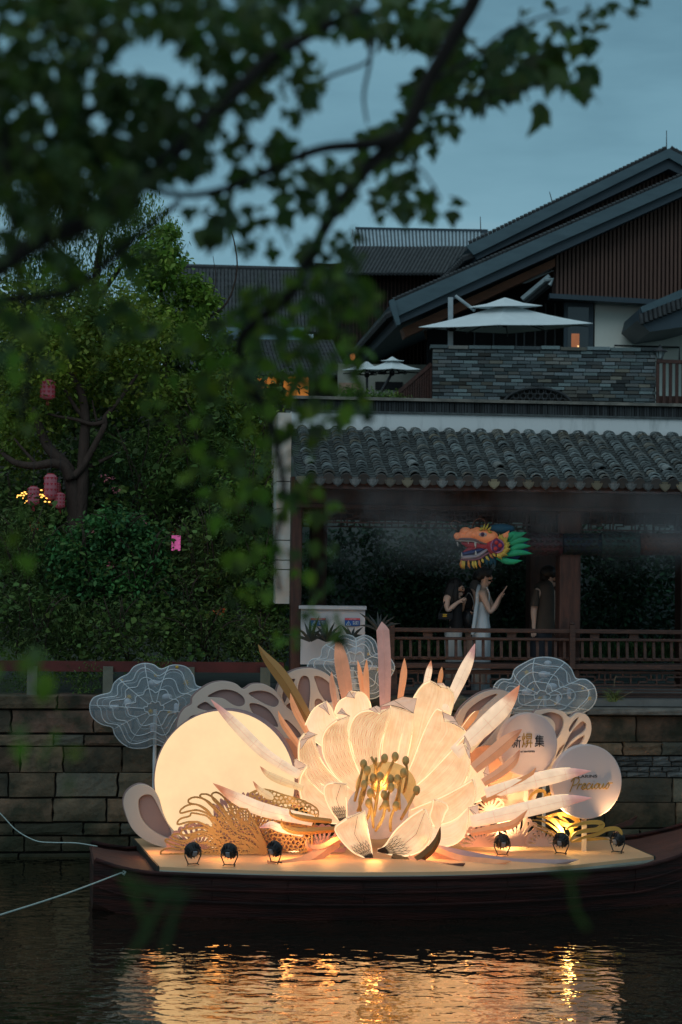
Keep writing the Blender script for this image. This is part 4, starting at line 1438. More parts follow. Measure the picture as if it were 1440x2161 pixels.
text('lettering', 'BY XINTIANDI', 1114, 1586.5, on_disc(2, 20.75, y1_), 3.6, M_ink, d1, y1_, wpx=32)
d2 = disc('printed_disc', 'larger round blush board printed CLARINS Precious nearest the stern', 1236, 1649, 77, 20.55, math.radians(14), M_disc)
y2_ = math.radians(14)
text('lettering', 'CLARINS', 1236, 1638.5, on_disc(0, 20.55, y2_), 6.2, M_ink, d2, y2_, wpx=52)
# handwritten word
def script(px, py, w, h, Y, yaw, m, parent):
    S = {'P': [[(0.1, -.25), (.25, .5), (.32, 1.0)], [(.0, .75), (.3, 1.1), (.75, 1.05), (.85, .75), (.6, .45), (.3, .4)]],
         'r': [[(0, .0), (.15, .5), (.2, .42), (.35, .5), (.42, .45)]],
         'e': [[(0, .1), (.3, .25), (.42, .45), (.25, .55), (.1, .3), (.15, .02), (.35, .0), (.6, .15)]],
         'c': [[(.45, .42), (.3, .55), (.1, .35), (.12, .05), (.3, -.02), (.6, .15)]],
         'i': [[(0, .1), (.18, .5), (.14, .1), (.25, 0), (.42, .15)], [(.24, .72), (.26, .74)]],
         'o': [[(.3, .5), (.08, .3), (.15, .02), (.38, .08), (.45, .35), (.3, .5), (.65, .42)]],
         'u': [[(0, .45), (.02, .1), (.2, 0), (.42, .5), (.4, .1), (.52, 0), (.68, .12)]],
         's': [[(0, .05), (.3, .55), (.42, .2), (.25, -.03), (.05, .05)], [(.3, .52), (.75, .52)]]}
    adv = {'P': .78, 'r': .42, 'e': .5, 'c': .5, 'i': .36, 'o': .56, 'u': .6, 's': .6}
    x = 0
    b = MB()
    tot = sum(adv[c] for c in 'Precious')
    for ch in 'Precious':
        for stx in S[ch]:
            pp = []
            for q in spline(stx, 4):
                lx = (x + q[0] + 0.22 * q[1]) / tot - 0.5
                X, Yp = px + lx * w, py - (q[1] - 0.4) * h - lx * w * 0.03
                pp.append(P(X, Yp, Y + math.tan(yaw) * lx * w * Y / F))
            b.tube(pp, 0.0062, 4)
        x += adv[ch]
    return b.build('handwritten_word', m, parent)
script(1245, 1656, 86, 22, on_disc(9, 20.55, y2_) - 0.004, y2_, M_goldink, d2)

# ------------------------------------------------------------------ butterfly wing boards
def wing(label, outline, holes, Y, yaw=0.0, edge=(-5, -6)):
    t = thing('wing_board', label, 'cut-out board', P(sum(p[0] for p in outline) / len(outline), 1775, Y))
    board('front_panel', outline, holes, Y, 0.03, M_creamb, t, yaw)
    o2 = [(x + edge[0] * 0.6, y + edge[1] * 0.5) for x, y in outline]
    board('back_panel', o2, [], Y + 0.05, 0.04, M_mauve, t, yaw)
    return t
def c3(p): return (150 + p[0] / 2.88, 1370 + p[1] / 2.88)
def c1(p): return (500 + p[0] / 2.571, 1300 + p[1] / 2.571)
def c2(p): return (900 + p[0] / 2.667, 1350 + p[1] / 2.667)
wing('scalloped mauve and cream wing board arching behind the glowing moon',
     [c3(p) for p in [(650, 500), (658, 420), (690, 365), (735, 335), (745, 290), (800, 240), (860, 208), (930, 198), (1000, 212), (1048, 245), (1100, 216), (1170, 215), (1230, 245), (1268, 290), (1300, 345), (1400, 430), (1440, 540), (1330, 600), (1000, 580), (720, 560)]],
     [[c3(p) for p in h] for h in (
         [(830, 290), (880, 255), (940, 243), (1000, 255), (1050, 290), (1058, 330), (1030, 350), (985, 340), (920, 300)],
         [(1078, 270), (1140, 250), (1210, 262), (1262, 305), (1258, 340), (1225, 352), (1150, 320)],
         [(1085, 330), (1150, 335), (1215, 378), (1262, 470), (1200, 455), (1110, 395)],
         [(765, 355), (815, 318), (860, 345), (905, 372), (850, 380)],
         [(700, 440), (730, 405), (770, 400), (740, 440), (700, 465)],
         [(1290, 430), (1330, 440), (1400, 520), (1360, 540), (1300, 500)])], 21.15, 0, (-6, -4))
wing('tall rounded wing board with pink panels right behind the flower at its left side',
     [c1(p) for p in [(215, 470), (220, 400), (250, 340), (310, 298), (390, 284), (460, 300), (520, 345), (550, 410), (560, 500), (540, 620), (420, 640), (300, 620), (230, 560)]],
     [[c1(p) for p in h] for h in (
         [(330, 400), (345, 335), (372, 322), (395, 345), (400, 420), (385, 520), (350, 470)],
         [(420, 325), (470, 335), (520, 385), (535, 450), (490, 470), (450, 420), (430, 370)],
         [(255, 400), (290, 345), (318, 345), (290, 400), (262, 470), (245, 440)],
         [(420, 470), (440, 445), (470, 465), (500, 520), (440, 540)],
         [(265, 490), (300, 470), (340, 520), (330, 580), (280, 550)])], 21.25, 0, (-6, -5))
wing('pointed wing board with long mauve slots between flower and the character disc',
     [c2(p) for p in [(140, 560), (165, 440), (210, 370), (290, 310), (370, 285), (440, 290), (480, 320), (486, 370), (465, 450), (410, 600), (340, 720), (230, 700)]],
     [[c2(p) for p in h] for h in (
         [(195, 480), (225, 400), (290, 345), (370, 308), (400, 312), (330, 370), (260, 440), (210, 520)],
         [(440, 330), (462, 335), (460, 370), (400, 430), (360, 450), (400, 390)],
         [(330, 500), (380, 455), (432, 430), (400, 500), (330, 580), (290, 600)])], 21.1, math.radians(14), (-5, -5))
wing('twin lobed wing board with slender mauve slots behind the two printed discs',
     [c2(p) for p in [(600, 420), (640, 395), (700, 390), (765, 405), (808, 440), (850, 415), (900, 425), (928, 470), (925, 540), (880, 620), (800, 700), (700, 745), (600, 770), (520, 760), (540, 600)]],
     [[c2(p) for p in h] for h in (
         [(640, 420), (700, 405), (760, 430), (772, 480), (740, 550), (715, 560), (720, 480), (690, 440)],
         [(800, 500), (830, 455), (860, 435), (845, 470), (810, 520)],
         [(800, 545), (840, 490), (880, 460), (905, 480), (890, 520), (830, 560), (760, 640)],
         [(790, 610), (850, 560), (895, 540), (870, 590), (800, 640)],
         [(745, 610), (785, 580), (750, 640), (722, 668)])], 21.2, math.radians(14), (-5, -4))
wing('teardrop shaped mauve wing board low at the bow behind the moon',
     [c3(p) for p in [(325, 960), (330, 890), (365, 845), (425, 822), (490, 845), (530, 900), (560, 1000), (600, 1080), (660, 1150), (640, 1200), (540, 1195), (440, 1150), (370, 1080)]],
     [[c3(p) for p in [(408, 935), (425, 895), (465, 880), (505, 900), (560, 1010), (610, 1100), (600, 1150), (500, 1105), (430, 1030)]]], 20.55, 0, (-4, -5))
# plain peach discs behind the flower
for (px, py, rp, Y, lab) in ((600, 1600, 42, 21.0, 'plain peach round board peeping out between moon and flower'), (1030, 1625, 52, 20.9, 'plain peach round board behind the orange spikes beside the character disc'), (1075, 1655, 62, 20.95, 'pale pink round board low behind the long lit spikes at the right')):
    b = MB(); b.lathe([(rp * Y / F, -0.02), (rp * Y / F, 0.02), (0, 0.02)], Matrix.Translation(P(px, py, Y)) @ Matrix.Rotation(PI / 2, 4, 'X'), 40)
    b.beam(P(px, py + 10, Y + .05), P(px, 1768, Y + .05), 0.05, 0.03, up=Vector((0, 1, 0)))
    tag(b.build('round_board', M_peach if rp < 60 else M_pinkcream), lab, 'round board')

# ------------------------------------------------------------------ pierced fans
def fan(label, c, R, n, a0, a1, Y, m, inner=0.22, yaw=0, name='pierced_fan', squash=1.0):
    """half-round fan board with a scalloped rim and long petal slots (pixel centre and radius)"""
    outl = []
    for k in range(n):
        for q in range(5):
            a = a0 + (a1 - a0) * (k + q / 5) / n
            rr = R * (0.92 + 0.08 * math.sin(PI * q / 5))
            outl.append((c[0] + rr * math.cos(a), c[1] - rr * math.sin(a) * squash))
    outl.append((c[0] + R * .92 * math.cos(a1), c[1] - R * .92 * math.sin(a1) * squash))
    outl += [(c[0] + R * .92 * math.cos(a1) * 0.9, c[1] + 3), (c[0] + R * .92 * math.cos(a0) * 0.9, c[1] + 3)]
    holes = []
    for k in range(n):
        am = a0 + (a1 - a0) * (k + .5) / n
        dw = abs(a1 - a0) / n
        h = []
        for (f, wv) in ((0.34, 0.0), (0.5, 0.20), (0.68, 0.30), (0.82, 0.27), (0.89, 0.0), (0.82, -0.27), (0.68, -0.30), (0.5, -0.20)):
            a = am + wv * dw
            h.append((c[0] + R * f * math.cos(a), c[1] - R * f * math.sin(a) * squash))
        holes.append(h)
    t = board(name, outl, holes, Y, 0.018, m, None, yaw, sm=1, smh=3, bevel=0.002)
    return tag(t, label, 'cut-out board', 'pierced scallop fans')
fan('tall pierced white fan glowing in the middle of the three on the right', (1091, 1783), 62, 13, PI * 1.0, 0.0, 20.62, M_pinkcream)
fan('low pierced white fan nearest the gold ribbons', (1145, 1783), 36, 9, PI, 0, 20.56, M_pinkcream)
fan('wide pierced white fan close under the flower petals on the right', (1016, 1784), 46, 11, PI, 0, 20.5, M_pinkcream)
fan('small pierced fan raised behind the right side of the flower', (1035, 1712), 34, 9, PI, 0, 20.75, M_pinkcream)
fan('pink pierced fan under the lit spikes left of the flower', (648, 1700), 58, 12, PI * .95, PI * .2, 20.7, M_rose, squash=1.05)
fan('pink pierced fan behind the gold coral board nearest the bow', (415, 1800), 68, 14, PI, 0, 20.3, M_rose, squash=0.95)
fan('pink pierced fan rising from the middle of the gold lattice', (520, 1790), 118, 20, PI * .72, PI * .18, 20.45, M_rose, squash=1.0)
fan('pink pierced fan low between honeycomb board and flower', (680, 1795), 56, 11, PI * .98, PI * .02, 20.25, M_rose, squash=1.0)

# ------------------------------------------------------------------ gold coral board: loops and net of round cut bars
def c8(p): return (340 + p[0] / 4.0, 1640 + p[1] / 4.0)
def raster_board(name, x0, y0, x1, y1, mask, Y, thick, m, parent, step=0.8):
    """flat board cut from a fine grid: mask(X, Y) gives True where the board is solid (photo pixels)"""
    xs = np.arange(x0, x1 + step, step); ys = np.arange(y0, y1 + step, step)
    GX, GY = np.meshgrid((xs[:-1] + xs[1:]) / 2, (ys[:-1] + ys[1:]) / 2)
    M = mask(GX, GY)
    b = MB(); idx = {}
    def vid(i, j, back):
        k = (i, j, back)
        if k not in idx:
            idx[k] = len(b.v); p = P(xs[i], ys[j], Y); b.v.append((p.x, Y + (thick if back else 0), p.z))
        return idx[k]
    nj, ni = M.shape
    for j in range(nj):
        i = 0
        row = M[j]
        for i in range(ni):
            if not row[i]: continue
            for bk in (0, 1):
                f = (vid(i, j, bk), vid(i + 1, j, bk), vid(i + 1, j + 1, bk), vid(i, j + 1, bk))
                b.f.append(f if not bk else f[::-1]); b.mi.append(0)
            for (di, dj, e) in ((-1, 0, ((i, j), (i, j + 1))), (1, 0, ((i + 1, j), (i + 1, j + 1))), (0, -1, ((i, j), (i + 1, j))), (0, 1, ((i, j + 1), (i + 1, j + 1)))):
                ii, jj = i + di, j + dj
                if ii < 0 or jj < 0 or ii >= ni or jj >= nj or not M[jj, ii]:
                    b.f.append((vid(*e[0], 0), vid(*e[1], 0), vid(*e[1], 1), vid(*e[0], 1))); b.mi.append(0)
    return b.build(name, m, parent)
def stroke_mask(GX, GY, pts, w0, w1):
    pp = spline(pts, 5)
    M = np.zeros(GX.shape, bool)
    n = len(pp) - 1
    for i in range(n):
        a_, c_ = pp[i], pp[i + 1]
        dx, dy = c_[0] - a_[0], c_[1] - a_[1]
        L2 = dx * dx + dy * dy + 1e-9
        t_ = np.clip(((GX - a_[0]) * dx + (GY - a_[1]) * dy) / L2, 0, 1)
        d2 = (GX - a_[0] - dx * t_) ** 2 + (GY - a_[1] - dy * t_) ** 2
        w = w0 + (w1 - w0) * (i / n)
        M |= d2 < w * w
    return M
def poly_mask(GX, GY, poly):
    M = np.zeros(GX.shape, bool); j = len(poly) - 1
    for i in range(len(poly)):
        xi, yi = poly[i]; xj, yj = poly[j]
        if yi != yj:
            M ^= ((yi > GY) != (yj > GY)) & (GX < (xj - xi) * (GY - yi) / (yj - yi) + xi)
        j = i
    return M
def cell_mask(GX, GY, bbox, cell, seed, bar, stretch=None):
    """solid bars between rounded cells"""
    rg_ = np.random.default_rng(seed)
    X0, Y0, X1, Y1 = bbox
    pts = []
    y = Y0; r_ = 0
    while y < Y1:
        x = X0 + (cell / 2 if r_ % 2 else 0)
        while x < X1:
            pts.append((x + rg_.uniform(-.28, .28) * cell, y + rg_.uniform(-.28, .28) * cell)); x += cell
        y += cell * .86; r_ += 1
    pts = np.array(pts)
    ca, sa = (math.cos(stretch[0]), math.sin(stretch[0])) if stretch else (1, 0)
    k_ = stretch[1] if stretch else 1.0
    d1 = np.full(GX.shape, 1e9); d2 = np.full(GX.shape, 1e9)
    for (px, py) in pts:
        ax, ay = GX - px, GY - py
        u_, v_ = ax * ca + ay * sa, (-ax * sa + ay * ca) * k_
        d = np.hypot(u_, v_)
        d2 = np.where(d < d1, d1, np.minimum(d2, d)); d1 = np.minimum(d1, d)
    return (d2 - d1 < bar) | (d1 > cell * 0.56)
def c8(p): return (340 + p[0] / 4.0, 1640 + p[1] / 4.0)
coral = thing('gold_coral_board', 'gold openwork coral board of sweeping loops in front of the moon', 'cut-out board', P(460, 1804, 20.0))
YC = 20.02
loops = [
 [(600, 400), (560, 330), (500, 250), (440, 190), (430, 145), (470, 130), (520, 160), (575, 230), (600, 300)],
 [(560, 420), (500, 330), (440, 260), (380, 200), (330, 165), (345, 145), (400, 150), (470, 200), (540, 290), (590, 370)],
 [(520, 450), (480, 380), (400, 300), (320, 240), (240, 220), (235, 190), (290, 170), (370, 190), (450, 250), (530, 340), (600, 430)],
 [(500, 440), (430, 330), (380, 270), (300, 232), (220, 240), (165, 280), (170, 305), (230, 290), (300, 280), (370, 300), (440, 350), (520, 440)],
 [(480, 450), (400, 340), (330, 315), (260, 305), (240, 330), (170, 350), (140, 380), (150, 400), (230, 380), (310, 380), (380, 410), (460, 450)],
 [(450, 460), (360, 400), (290, 380), (230, 400), (215, 425), (250, 440), (330, 425), (420, 450), (520, 500)],
 [(470, 520), (380, 440), (300, 430), (200, 440), (170, 465), (190, 490), (260, 480), (340, 455), (420, 480)],
 [(500, 560), (420, 500), (330, 470), (240, 500), (150, 480), (95, 490), (110, 515), (200, 540), (280, 500), (360, 490)],
 [(560, 590), (460, 550), (380, 500), (290, 510), (200, 560), (110, 540), (50, 525), (40, 545), (110, 575), (220, 590), (300, 545)],
 [(600, 610), (480, 590), (380, 555), (280, 575), (180, 610), (80, 600), (10, 620), (0, 650), (60, 660), (180, 655), (300, 620), (420, 620)],
]
thick_ = [[(880, 640), (800, 480), (700, 380), (600, 300), (590, 210)], [(870, 640), (780, 520), (640, 460), (560, 330), (500, 270)], [(860, 642), (740, 560), (600, 500), (480, 400), (420, 350)],
          [(840, 642), (700, 590), (560, 560), (430, 470), (360, 420)], [(890, 620), (820, 440), (760, 330), (720, 260)], [(720, 262), (665, 275), (645, 330), (680, 395), (740, 380), (750, 330)], [(0, 660), (440, 650), (885, 638)]]
body_ = [c8(p) for p in [(590, 215), (625, 225), (720, 260), (790, 360), (885, 640), (640, 645), (330, 640), (420, 590), (330, 560), (450, 480), (400, 400), (470, 400), (440, 330), (520, 330)]]
def coral_mask(GX, GY):
    M = poly_mask(GX, GY, body_) & cell_mask(GX, GY, (415, 1690, 570, 1805), 7.6, 3, 2.7, (0.75, 1.5))
    for lp in loops: M |= stroke_mask(GX, GY, [c8(p) for p in lp], 1.5, 1.9)
    for lp in thick_: M |= stroke_mask(GX, GY, [c8(p) for p in lp], 3.4, 1.4)
    return M
raster_board('front_panel', 336, 1668, 566, 1807, coral_mask, YC, 0.022, M_goldmat, coral)
comb = thing('honeycomb_board', 'gold honeycomb openwork board between the moon and the flower', 'cut-out board', P(600, 1800, 20.15))
comb_poly = [(528, 1674), (548, 1666), (570, 1668), (600, 1678), (640, 1690), (672, 1712), (660, 1750), (648, 1795), (562, 1799), (545, 1745), (530, 1700)]
def comb_mask(GX, GY):
    inside = poly_mask(GX, GY, comb_poly)
    M = inside & cell_mask(GX, GY, (524, 1660, 680, 1805), 9.2, 8, 2.6)
    return M | stroke_mask(GX, GY, comb_poly + [comb_poly[0]], 1.6, 1.6)
raster_board('front_panel', 520, 1658, 682, 1803, comb_mask, 20.2, 0.02, M_goldlit, comb)
board('back_panel', [(566, 1735), (655, 1735), (644, 1793), (562, 1797)], [], 20.32, 0.015, M_rose, comb, 0, sm=1)

# ------------------------------------------------------------------ gold ribbon board at the stern
rib = thing('gold_ribbon_board', 'shiny gold looping ribbon cut-out standing between the printed discs and the stern', 'cut-out board', P(1180, 1784, 20.5))
def c9(p): return (960 + p[0] / 3.0, 1620 + p[1] / 3.0)
def ribbon(pts, w, Y, dY=0.0, n=8):
    pp = spline([c9(p) for p in pts], n)
    m_ = len(pp)
    top, bot = [], []
    for i, p in enumerate(pp):
        d = (pp[min(i + 1, m_ - 1)] - pp[max(i - 1, 0)]).normalized()
        nx, ny = -d[1], d[0]
        ww = w * (0.35 + 0.65 * math.sin(PI * min(1, (i + 1) / m_ * 1.05))) / 3.0 / 2
        yy = Y + dY * i / m_
        top.append(P(p[0] + nx * ww, p[1] + ny * ww, yy)); bot.append(P(p[0] - nx * ww, p[1] - ny * ww, yy))
    b = MB(); b.grid([top, bot])
    o = b.build('ribbon', M_gold, rib)
    so = o.modifiers.new('thick', 'SOLIDIFY'); so.thickness = 0.018
    return o
for i, (pts, w) in enumerate([
    ([(730, 465), (760, 420), (820, 400), (900, 390), (935, 360), (900, 345), (820, 350), (740, 370), (700, 390)], 30),
    ([(740, 470), (820, 440), (900, 420), (960, 390), (1020, 385), (1050, 405), (1045, 440), (1015, 455)], 26),
    ([(700, 470), (690, 420), (650, 360), (590, 320), (520, 310)], 24), ([(690, 470), (660, 410), (600, 360), (540, 335), (490, 330)], 12),
    ([(680, 472), (640, 420), (580, 385), (500, 350)], 10), ([(670, 473), (620, 430), (560, 400), (490, 368)], 9),
    ([(560, 320), (640, 295), (720, 300), (775, 335), (760, 365), (700, 360), (640, 330), (600, 318)], 34),
    ([(730, 460), (740, 400), (700, 340), (650, 300)], 28),
    ([(470, 230), (480, 180), (520, 148), (565, 150), (570, 185), (545, 225)], 22), ([(545, 215), (580, 180), (640, 145), (662, 160), (650, 190), (600, 200), (560, 215)], 20),
    ([(735, 470), (840, 455), (930, 448), (975, 455)], 20), ([(565, 200), (600, 160), (680, 110), (700, 95)], 14)]):
    ribbon(pts, w, 20.42 + 0.025 * i)

# ------------------------------------------------------------------ gauze clouds
M_gauze = mat('cloud_gauze', (0.40, 0.50, 0.56), 0.8, alpha=0.30, rough=0.8, scale=3) if False else mat('cloud_gauze', (0.42, 0.50, 0.55), 0.85, alpha=0.30)
M_cwire = mat('white_wire', (0.62, 0.66, 0.68), 0.6)
M_star = mat('gold_star', (0.70, 0.42, 0.05), 0.45, metal=0.2)
M_bulb = mat('white_plastic', (0.62, 0.64, 0.70), 0.5)
def cloud(label, outline, Y, pole_px, hub, seed, stars, bulbs):
    t = thing('cloud_lantern', label, 'lantern', P(pole_px, 1775, Y))
    pp = spline(outline, 6, True)
    cx = hub[0]; cy = hub[1]
    D = 0.20
    qa = random.Random(seed + 40)
    ox, oy = qa.uniform(-26, 26), qa.uniform(-6, 14)
    def pt(p, k, side):
        d = D * math.sqrt(max(0, 1 - k ** 2.2)) * side
        sh_ = (1 - k) * k * 2.2
        return P(cx + (p[0] - cx) * k + ox * sh_ * (1 if side < 0 else -.6), cy + (p[1] - cy) * k + oy * sh_, Y + d)
    for side in (-1, 1):
        rows = [[pt(p, k, side) for p in pp] for k in (0.02, 0.25, 0.45, 0.62, 0.78, 0.9, 0.97, 1.0)]
        b = MB(); b.grid(rows, close=True)
        b.build('gauze', M_gauze, t, smooth=True)
    q = random.Random(seed)
    for side in (-1, 1):
        for k in ((0.16, 0.42, 0.66, 0.86) if side < 0 else (0.5, 0.8)):
            ring = [pt(p, k * (1 + 0.05 * math.sin(i * .3)), side * 1.03) for i, p in enumerate(pp)] 
            ring.append(ring[0])
            b = MB(); b.tube(ring, 0.0055, 4); b.build('wire_ring', M_cwire, t)
    b = MB(); rr_ = [pt(p, 1.0, 0) for p in pp]; rr_.append(rr_[0]); b.tube(rr_, 0.008, 4); b.build('rim_wire', M_cwire, t)
    n = len(pp)
    for j in range(9):
        i = int(n * (j + q.uniform(0, .5)) / 9) % n
        b = MB(); b.tube([pt(pp[i], k, -1.03) for k in (0.16, 0.4, 0.6, 0.8, 0.93, 1.0)], 0.005, 4)
        b.build('wire_spoke', M_cwire, t)
    b = MB(); c = P(pole_px, hub[1], Y); b.tube([c, Vector((c.x, c.y, ZP))], 0.022, 8); b.build('pole', M_cwire, t)
    for (sx, sy, sr) in stars:
        b = MB()
        c = P(sx, sy, Y - q.uniform(0, 0.1))
        for k in range(4):
            a = PI * k / 4 + 0.2
            v = Vector((math.cos(a), 0.1, math.sin(a))) * sr * Y / F
            b.tube([c - v, c, c + v], [0.002, 0.011, 0.002], 5)
        b.ball(c, sr * 0.35 * Y / F)
        b.build('star', M_star, t)
    for (sx, sy, sr, el) in bulbs:
        b = MB(); b.ball(P(sx, sy, Y), sr * Y / F, 12, 8, sc=(1 if el > 0 else 1.6, 1, 1 if el <= 0 else 1.2))
        if el: b.tube([P(sx, sy, Y), P(sx + (0 if el > 0 else 14), sy + (16 if el > 0 else 0), Y)], 0.028, 8)
        b.build('hanging_bulb', M_bulb, t, smooth=True)
    return t
cloud('grey blue gauze cloud lantern on a pole at the far left of the boat',
      [c3(p) for p in [(115, 350), (135, 300), (180, 280), (240, 262), (262, 210), (300, 175), (350, 150), (385, 108), (440, 88), (500, 95), (548, 122), (620, 98), (700, 110), (742, 160), (762, 222), (830, 240), (885, 290), (880, 360), (830, 410), (740, 430), (700, 500), (650, 570), (590, 596), (515, 580), (450, 600), (370, 600), (310, 570), (268, 520), (250, 475), (185, 455), (130, 410)]],
      21.75, 328, (328, 1497), 1, [c3(p) + (s,) for p, s in (((355, 290), 6), ((700, 205), 7), ((515, 160), 4), ((485, 378), 6), ((600, 385), 6), ((310, 188), 3), ((645, 108), 4))],
      [c3((345, 325)) + (8, 1), c3((500, 205)) + (7, -1), c3((250, 352)) + (5, -1), c3((640, 345)) + (5, 1), c3((496, 470)) + (6, 1), c3((585, 290)) + (7, 0)])
cloud('smoky gauze cloud lantern rising directly behind the flower',
      [(560 + x / 3.273, 1240 + y / 3.273) for x, y in [(290, 560), (320, 500), (380, 482), (400, 412), (470, 375), (530, 325), (600, 335), (625, 350), (690, 330), (755, 365), (785, 440), (850, 475), (892, 540), (875, 600), (830, 650), (800, 735), (730, 768), (640, 740), (520, 730), (420, 670), (330, 620)]],
      21.9, 744, (744, 1408), 2, [(799, 1413, 5), (778, 1380, 4)], [(752, 1374, 9, -1), (748, 1440, 6, 1), (782, 1409, 6, -1)])
cloud('gauze cloud lantern standing above the printed discs near the stern',
      [c2(p) for p in [(378, 275), (418, 225), (475, 222), (500, 165), (565, 125), (620, 103), (690, 100), (760, 118), (812, 160), (842, 218), (900, 225), (945, 265), (957, 325), (930, 380), (880, 410), (800, 415), (700, 425), (560, 425), (470, 410), (400, 370)]],
      21.8, 1150, (1152, 1468), 3, [c2(p) + (s,) for p, s in (((565, 185), 6), ((600, 278), 3), ((640, 330), 5), ((728, 360), 4), ((880, 275), 3), ((920, 330), 5), ((710, 268), 5))],
      [c2((565, 292)) + (7, 0), c2((660, 195)) + (7, -1), c2((707, 262)) + (7, 0), c2((803, 290)) + (5, 1), c2((742, 325)) + (4, 1), c2((684, 130)) + (5, 0)])

# ------------------------------------------------------------------ flower lantern
flower = thing('flower_lantern', 'huge glowing cream silk flower lantern with gold stamens in the middle of the boat', 'lantern', P(790, 1800, 20.3))
M_flap = mat('folded_silk_tip', (0.58, 0.46, 0.38), 0.75, emit=(1.0, 0.58, 0.37), estr=0.50, scale=5, bump=.4)
def resample(pts, n):
    pp = spline([(p[0], p[1]) for p in pts], 8)
    d = [0.0]
    for i in range(1, len(pp)): d.append(d[-1] + (pp[i] - pp[i - 1]).length)
    out = []
    j = 0
    for k in range(n):
        t_ = d[-1] * k / (n - 1)
        while j < len(d) - 2 and d[j + 1] < t_: j += 1
        f = (t_ - d[j]) / max(1e-9, d[j + 1] - d[j])
        out.append(pp[j].lerp(pp[j + 1], min(1, max(0, f))))
    return out
def petal(Ls, Rs, Yb, Yt, cup=0.06, belly=0.05, inner=True, lace=0, flap=None, led=0.0045, cusp=None):
    NS, NT = 16, 9
    A, B_ = resample(Ls, NS), resample(Rs, NS)
    ph_ = Ls[0][0]
    def pt(s, t, off=0.0):
        x = s * (NS - 1); i = min(int(x), NS - 2); f = x - i
        a_ = A[i].lerp(A[i + 1], f); c_ = B_[i].lerp(B_[i + 1], f)
        q_ = a_.lerp(c_, (t + 1) / 2)
        Y = Yb + (Yt - Yb) * s - cup * t * t * min(1, s * 2) + belly * math.sin(PI * s) - off + 0.010 * math.sin(t * 8 + s * 11 + ph_) * (1 - t * t)
        return P(q_[0], q_[1], Y)
    S = [k / (NS - 1) for k in range(NS)]
    T = [-1 + 2 * k / (NT - 1) for k in range(NT)]
    b = MB(); b.grid([[pt(s, t_) for t_ in T] for s in S])
    o = b.build('petal', M_petal_in if inner else M_petal, flower, smooth=True)
    uvl = o.data.uv_layers.new(name='UVMap')
    for lp_ in o.data.loops:
        i_ = lp_.vertex_index
        uvl.data[lp_.index].uv = ((T[i_ % NT] + 1) / 2 + ph_ * .37, S[i_ // NT] + Ls[0][1] * .11)
    so = o.modifiers.new('thick', 'SOLIDIFY'); so.thickness = 0.02; so.offset = 1
    m_ = NS * 2
    for sg in (-1, 1):
        b = MB(); b.tube([pt(k / m_, sg, .006) for k in range(3, m_ + 1)], led, 5); b.build('edge_light', M_led, o)
    b = MB(); b.tube([pt(1, t_, .008) for t_ in T], 0.0022, 3); b.tube([pt(k / m_, 1, .012) for k in range(m_ * 2 // 3, m_ + 1)], 0.0020, 3); tag(b.build('seam', M_wire, o), kind='stuff')
    if flap:
        cx_ = sum(p[0] for p in flap) / len(flap); cy_ = sum(p[1] for p in flap) / len(flap)
        yy = Yt - 0.035
        b = MB(); b.prism([P(p[0], p[1], yy + 0.012 * (k % 2)) for k, p in enumerate(flap)], (0, 0.008, 0)); fo = b.build('folded_tip', M_flap, o)
        b = MB(); rim = [P(p[0], p[1], yy - 0.004) for p in flap]; b.tube(rim + [rim[0]], 0.0020, 3)
        if cusp: b.tube([P(cusp[0], cusp[1], yy - .004), P((cusp[0] + cx_) / 2, (cusp[1] + cy_) / 2, yy - .004), P(cx_ + (cx_ - cusp[0]) * .5, cy_ + (cy_ - cusp[1]) * .5, yy - .004)], 0.0022, 3); b.ball(P(cusp[0], cusp[1], yy - .006), .006, 6, 4)
        tag(b.build('seam', M_wire, o), kind='stuff')
    if lace:
        b = MB()
        n_ = 7
        for j in range(6 if lace == 1 else 4):
            s0 = (0.26 + 0.105 * j) if lace == 1 else (0.05 + 0.085 * j)
            for k in range(n_):
                t0 = -0.92 + (k + (j % 2) * .5) * 1.84 / n_; t1 = t0 + 1.84 / n_
                if t1 > 0.96: continue
                tm = (t0 + t1) / 2
                b.tube([pt(s0, t0, .018), pt(s0 + .06, t0 + 0.02, .018), pt(s0 + .12, tm, .018), pt(s0 + .06, t1 - 0.02, .018), pt(s0, t1, .018)], 0.0016 if lace == 1 else 0.0026, 3)
                b.tube([pt(s0 - .02, tm, .018), pt(s0 + .09, tm, .018)], 0.0014 if lace == 1 else .002, 3)
        if lace == 2:
            b.tube([pt(.35, 0.1, .02), pt(.6, 0.05, .02), pt(.95, .3, .02)], .0026, 3)
            for k in range(26):
                t0 = -0.95 + k * 1.9 / 25; b.tube([pt(0.0, t0, .02), pt(.12, t0 + .05, .02)], .0018, 3)
        tag(b.build('lace', M_wire if lace == 2 else mat('tan_lace', (0.40, 0.27, 0.16), .7, emit=(.85, .48, .22), estr=.30), o), kind='stuff')
    return o
b = MB(); b.ball(P(780, 1620, 20.95), 0.62, 28, 14, sc=(1.05, 0.14, .92)); b.ball(P(880, 1690, 20.85), 0.42, 24, 12, sc=(1.1, 0.2, .8)); b.build('calyx', M_flap, flower, smooth=True)
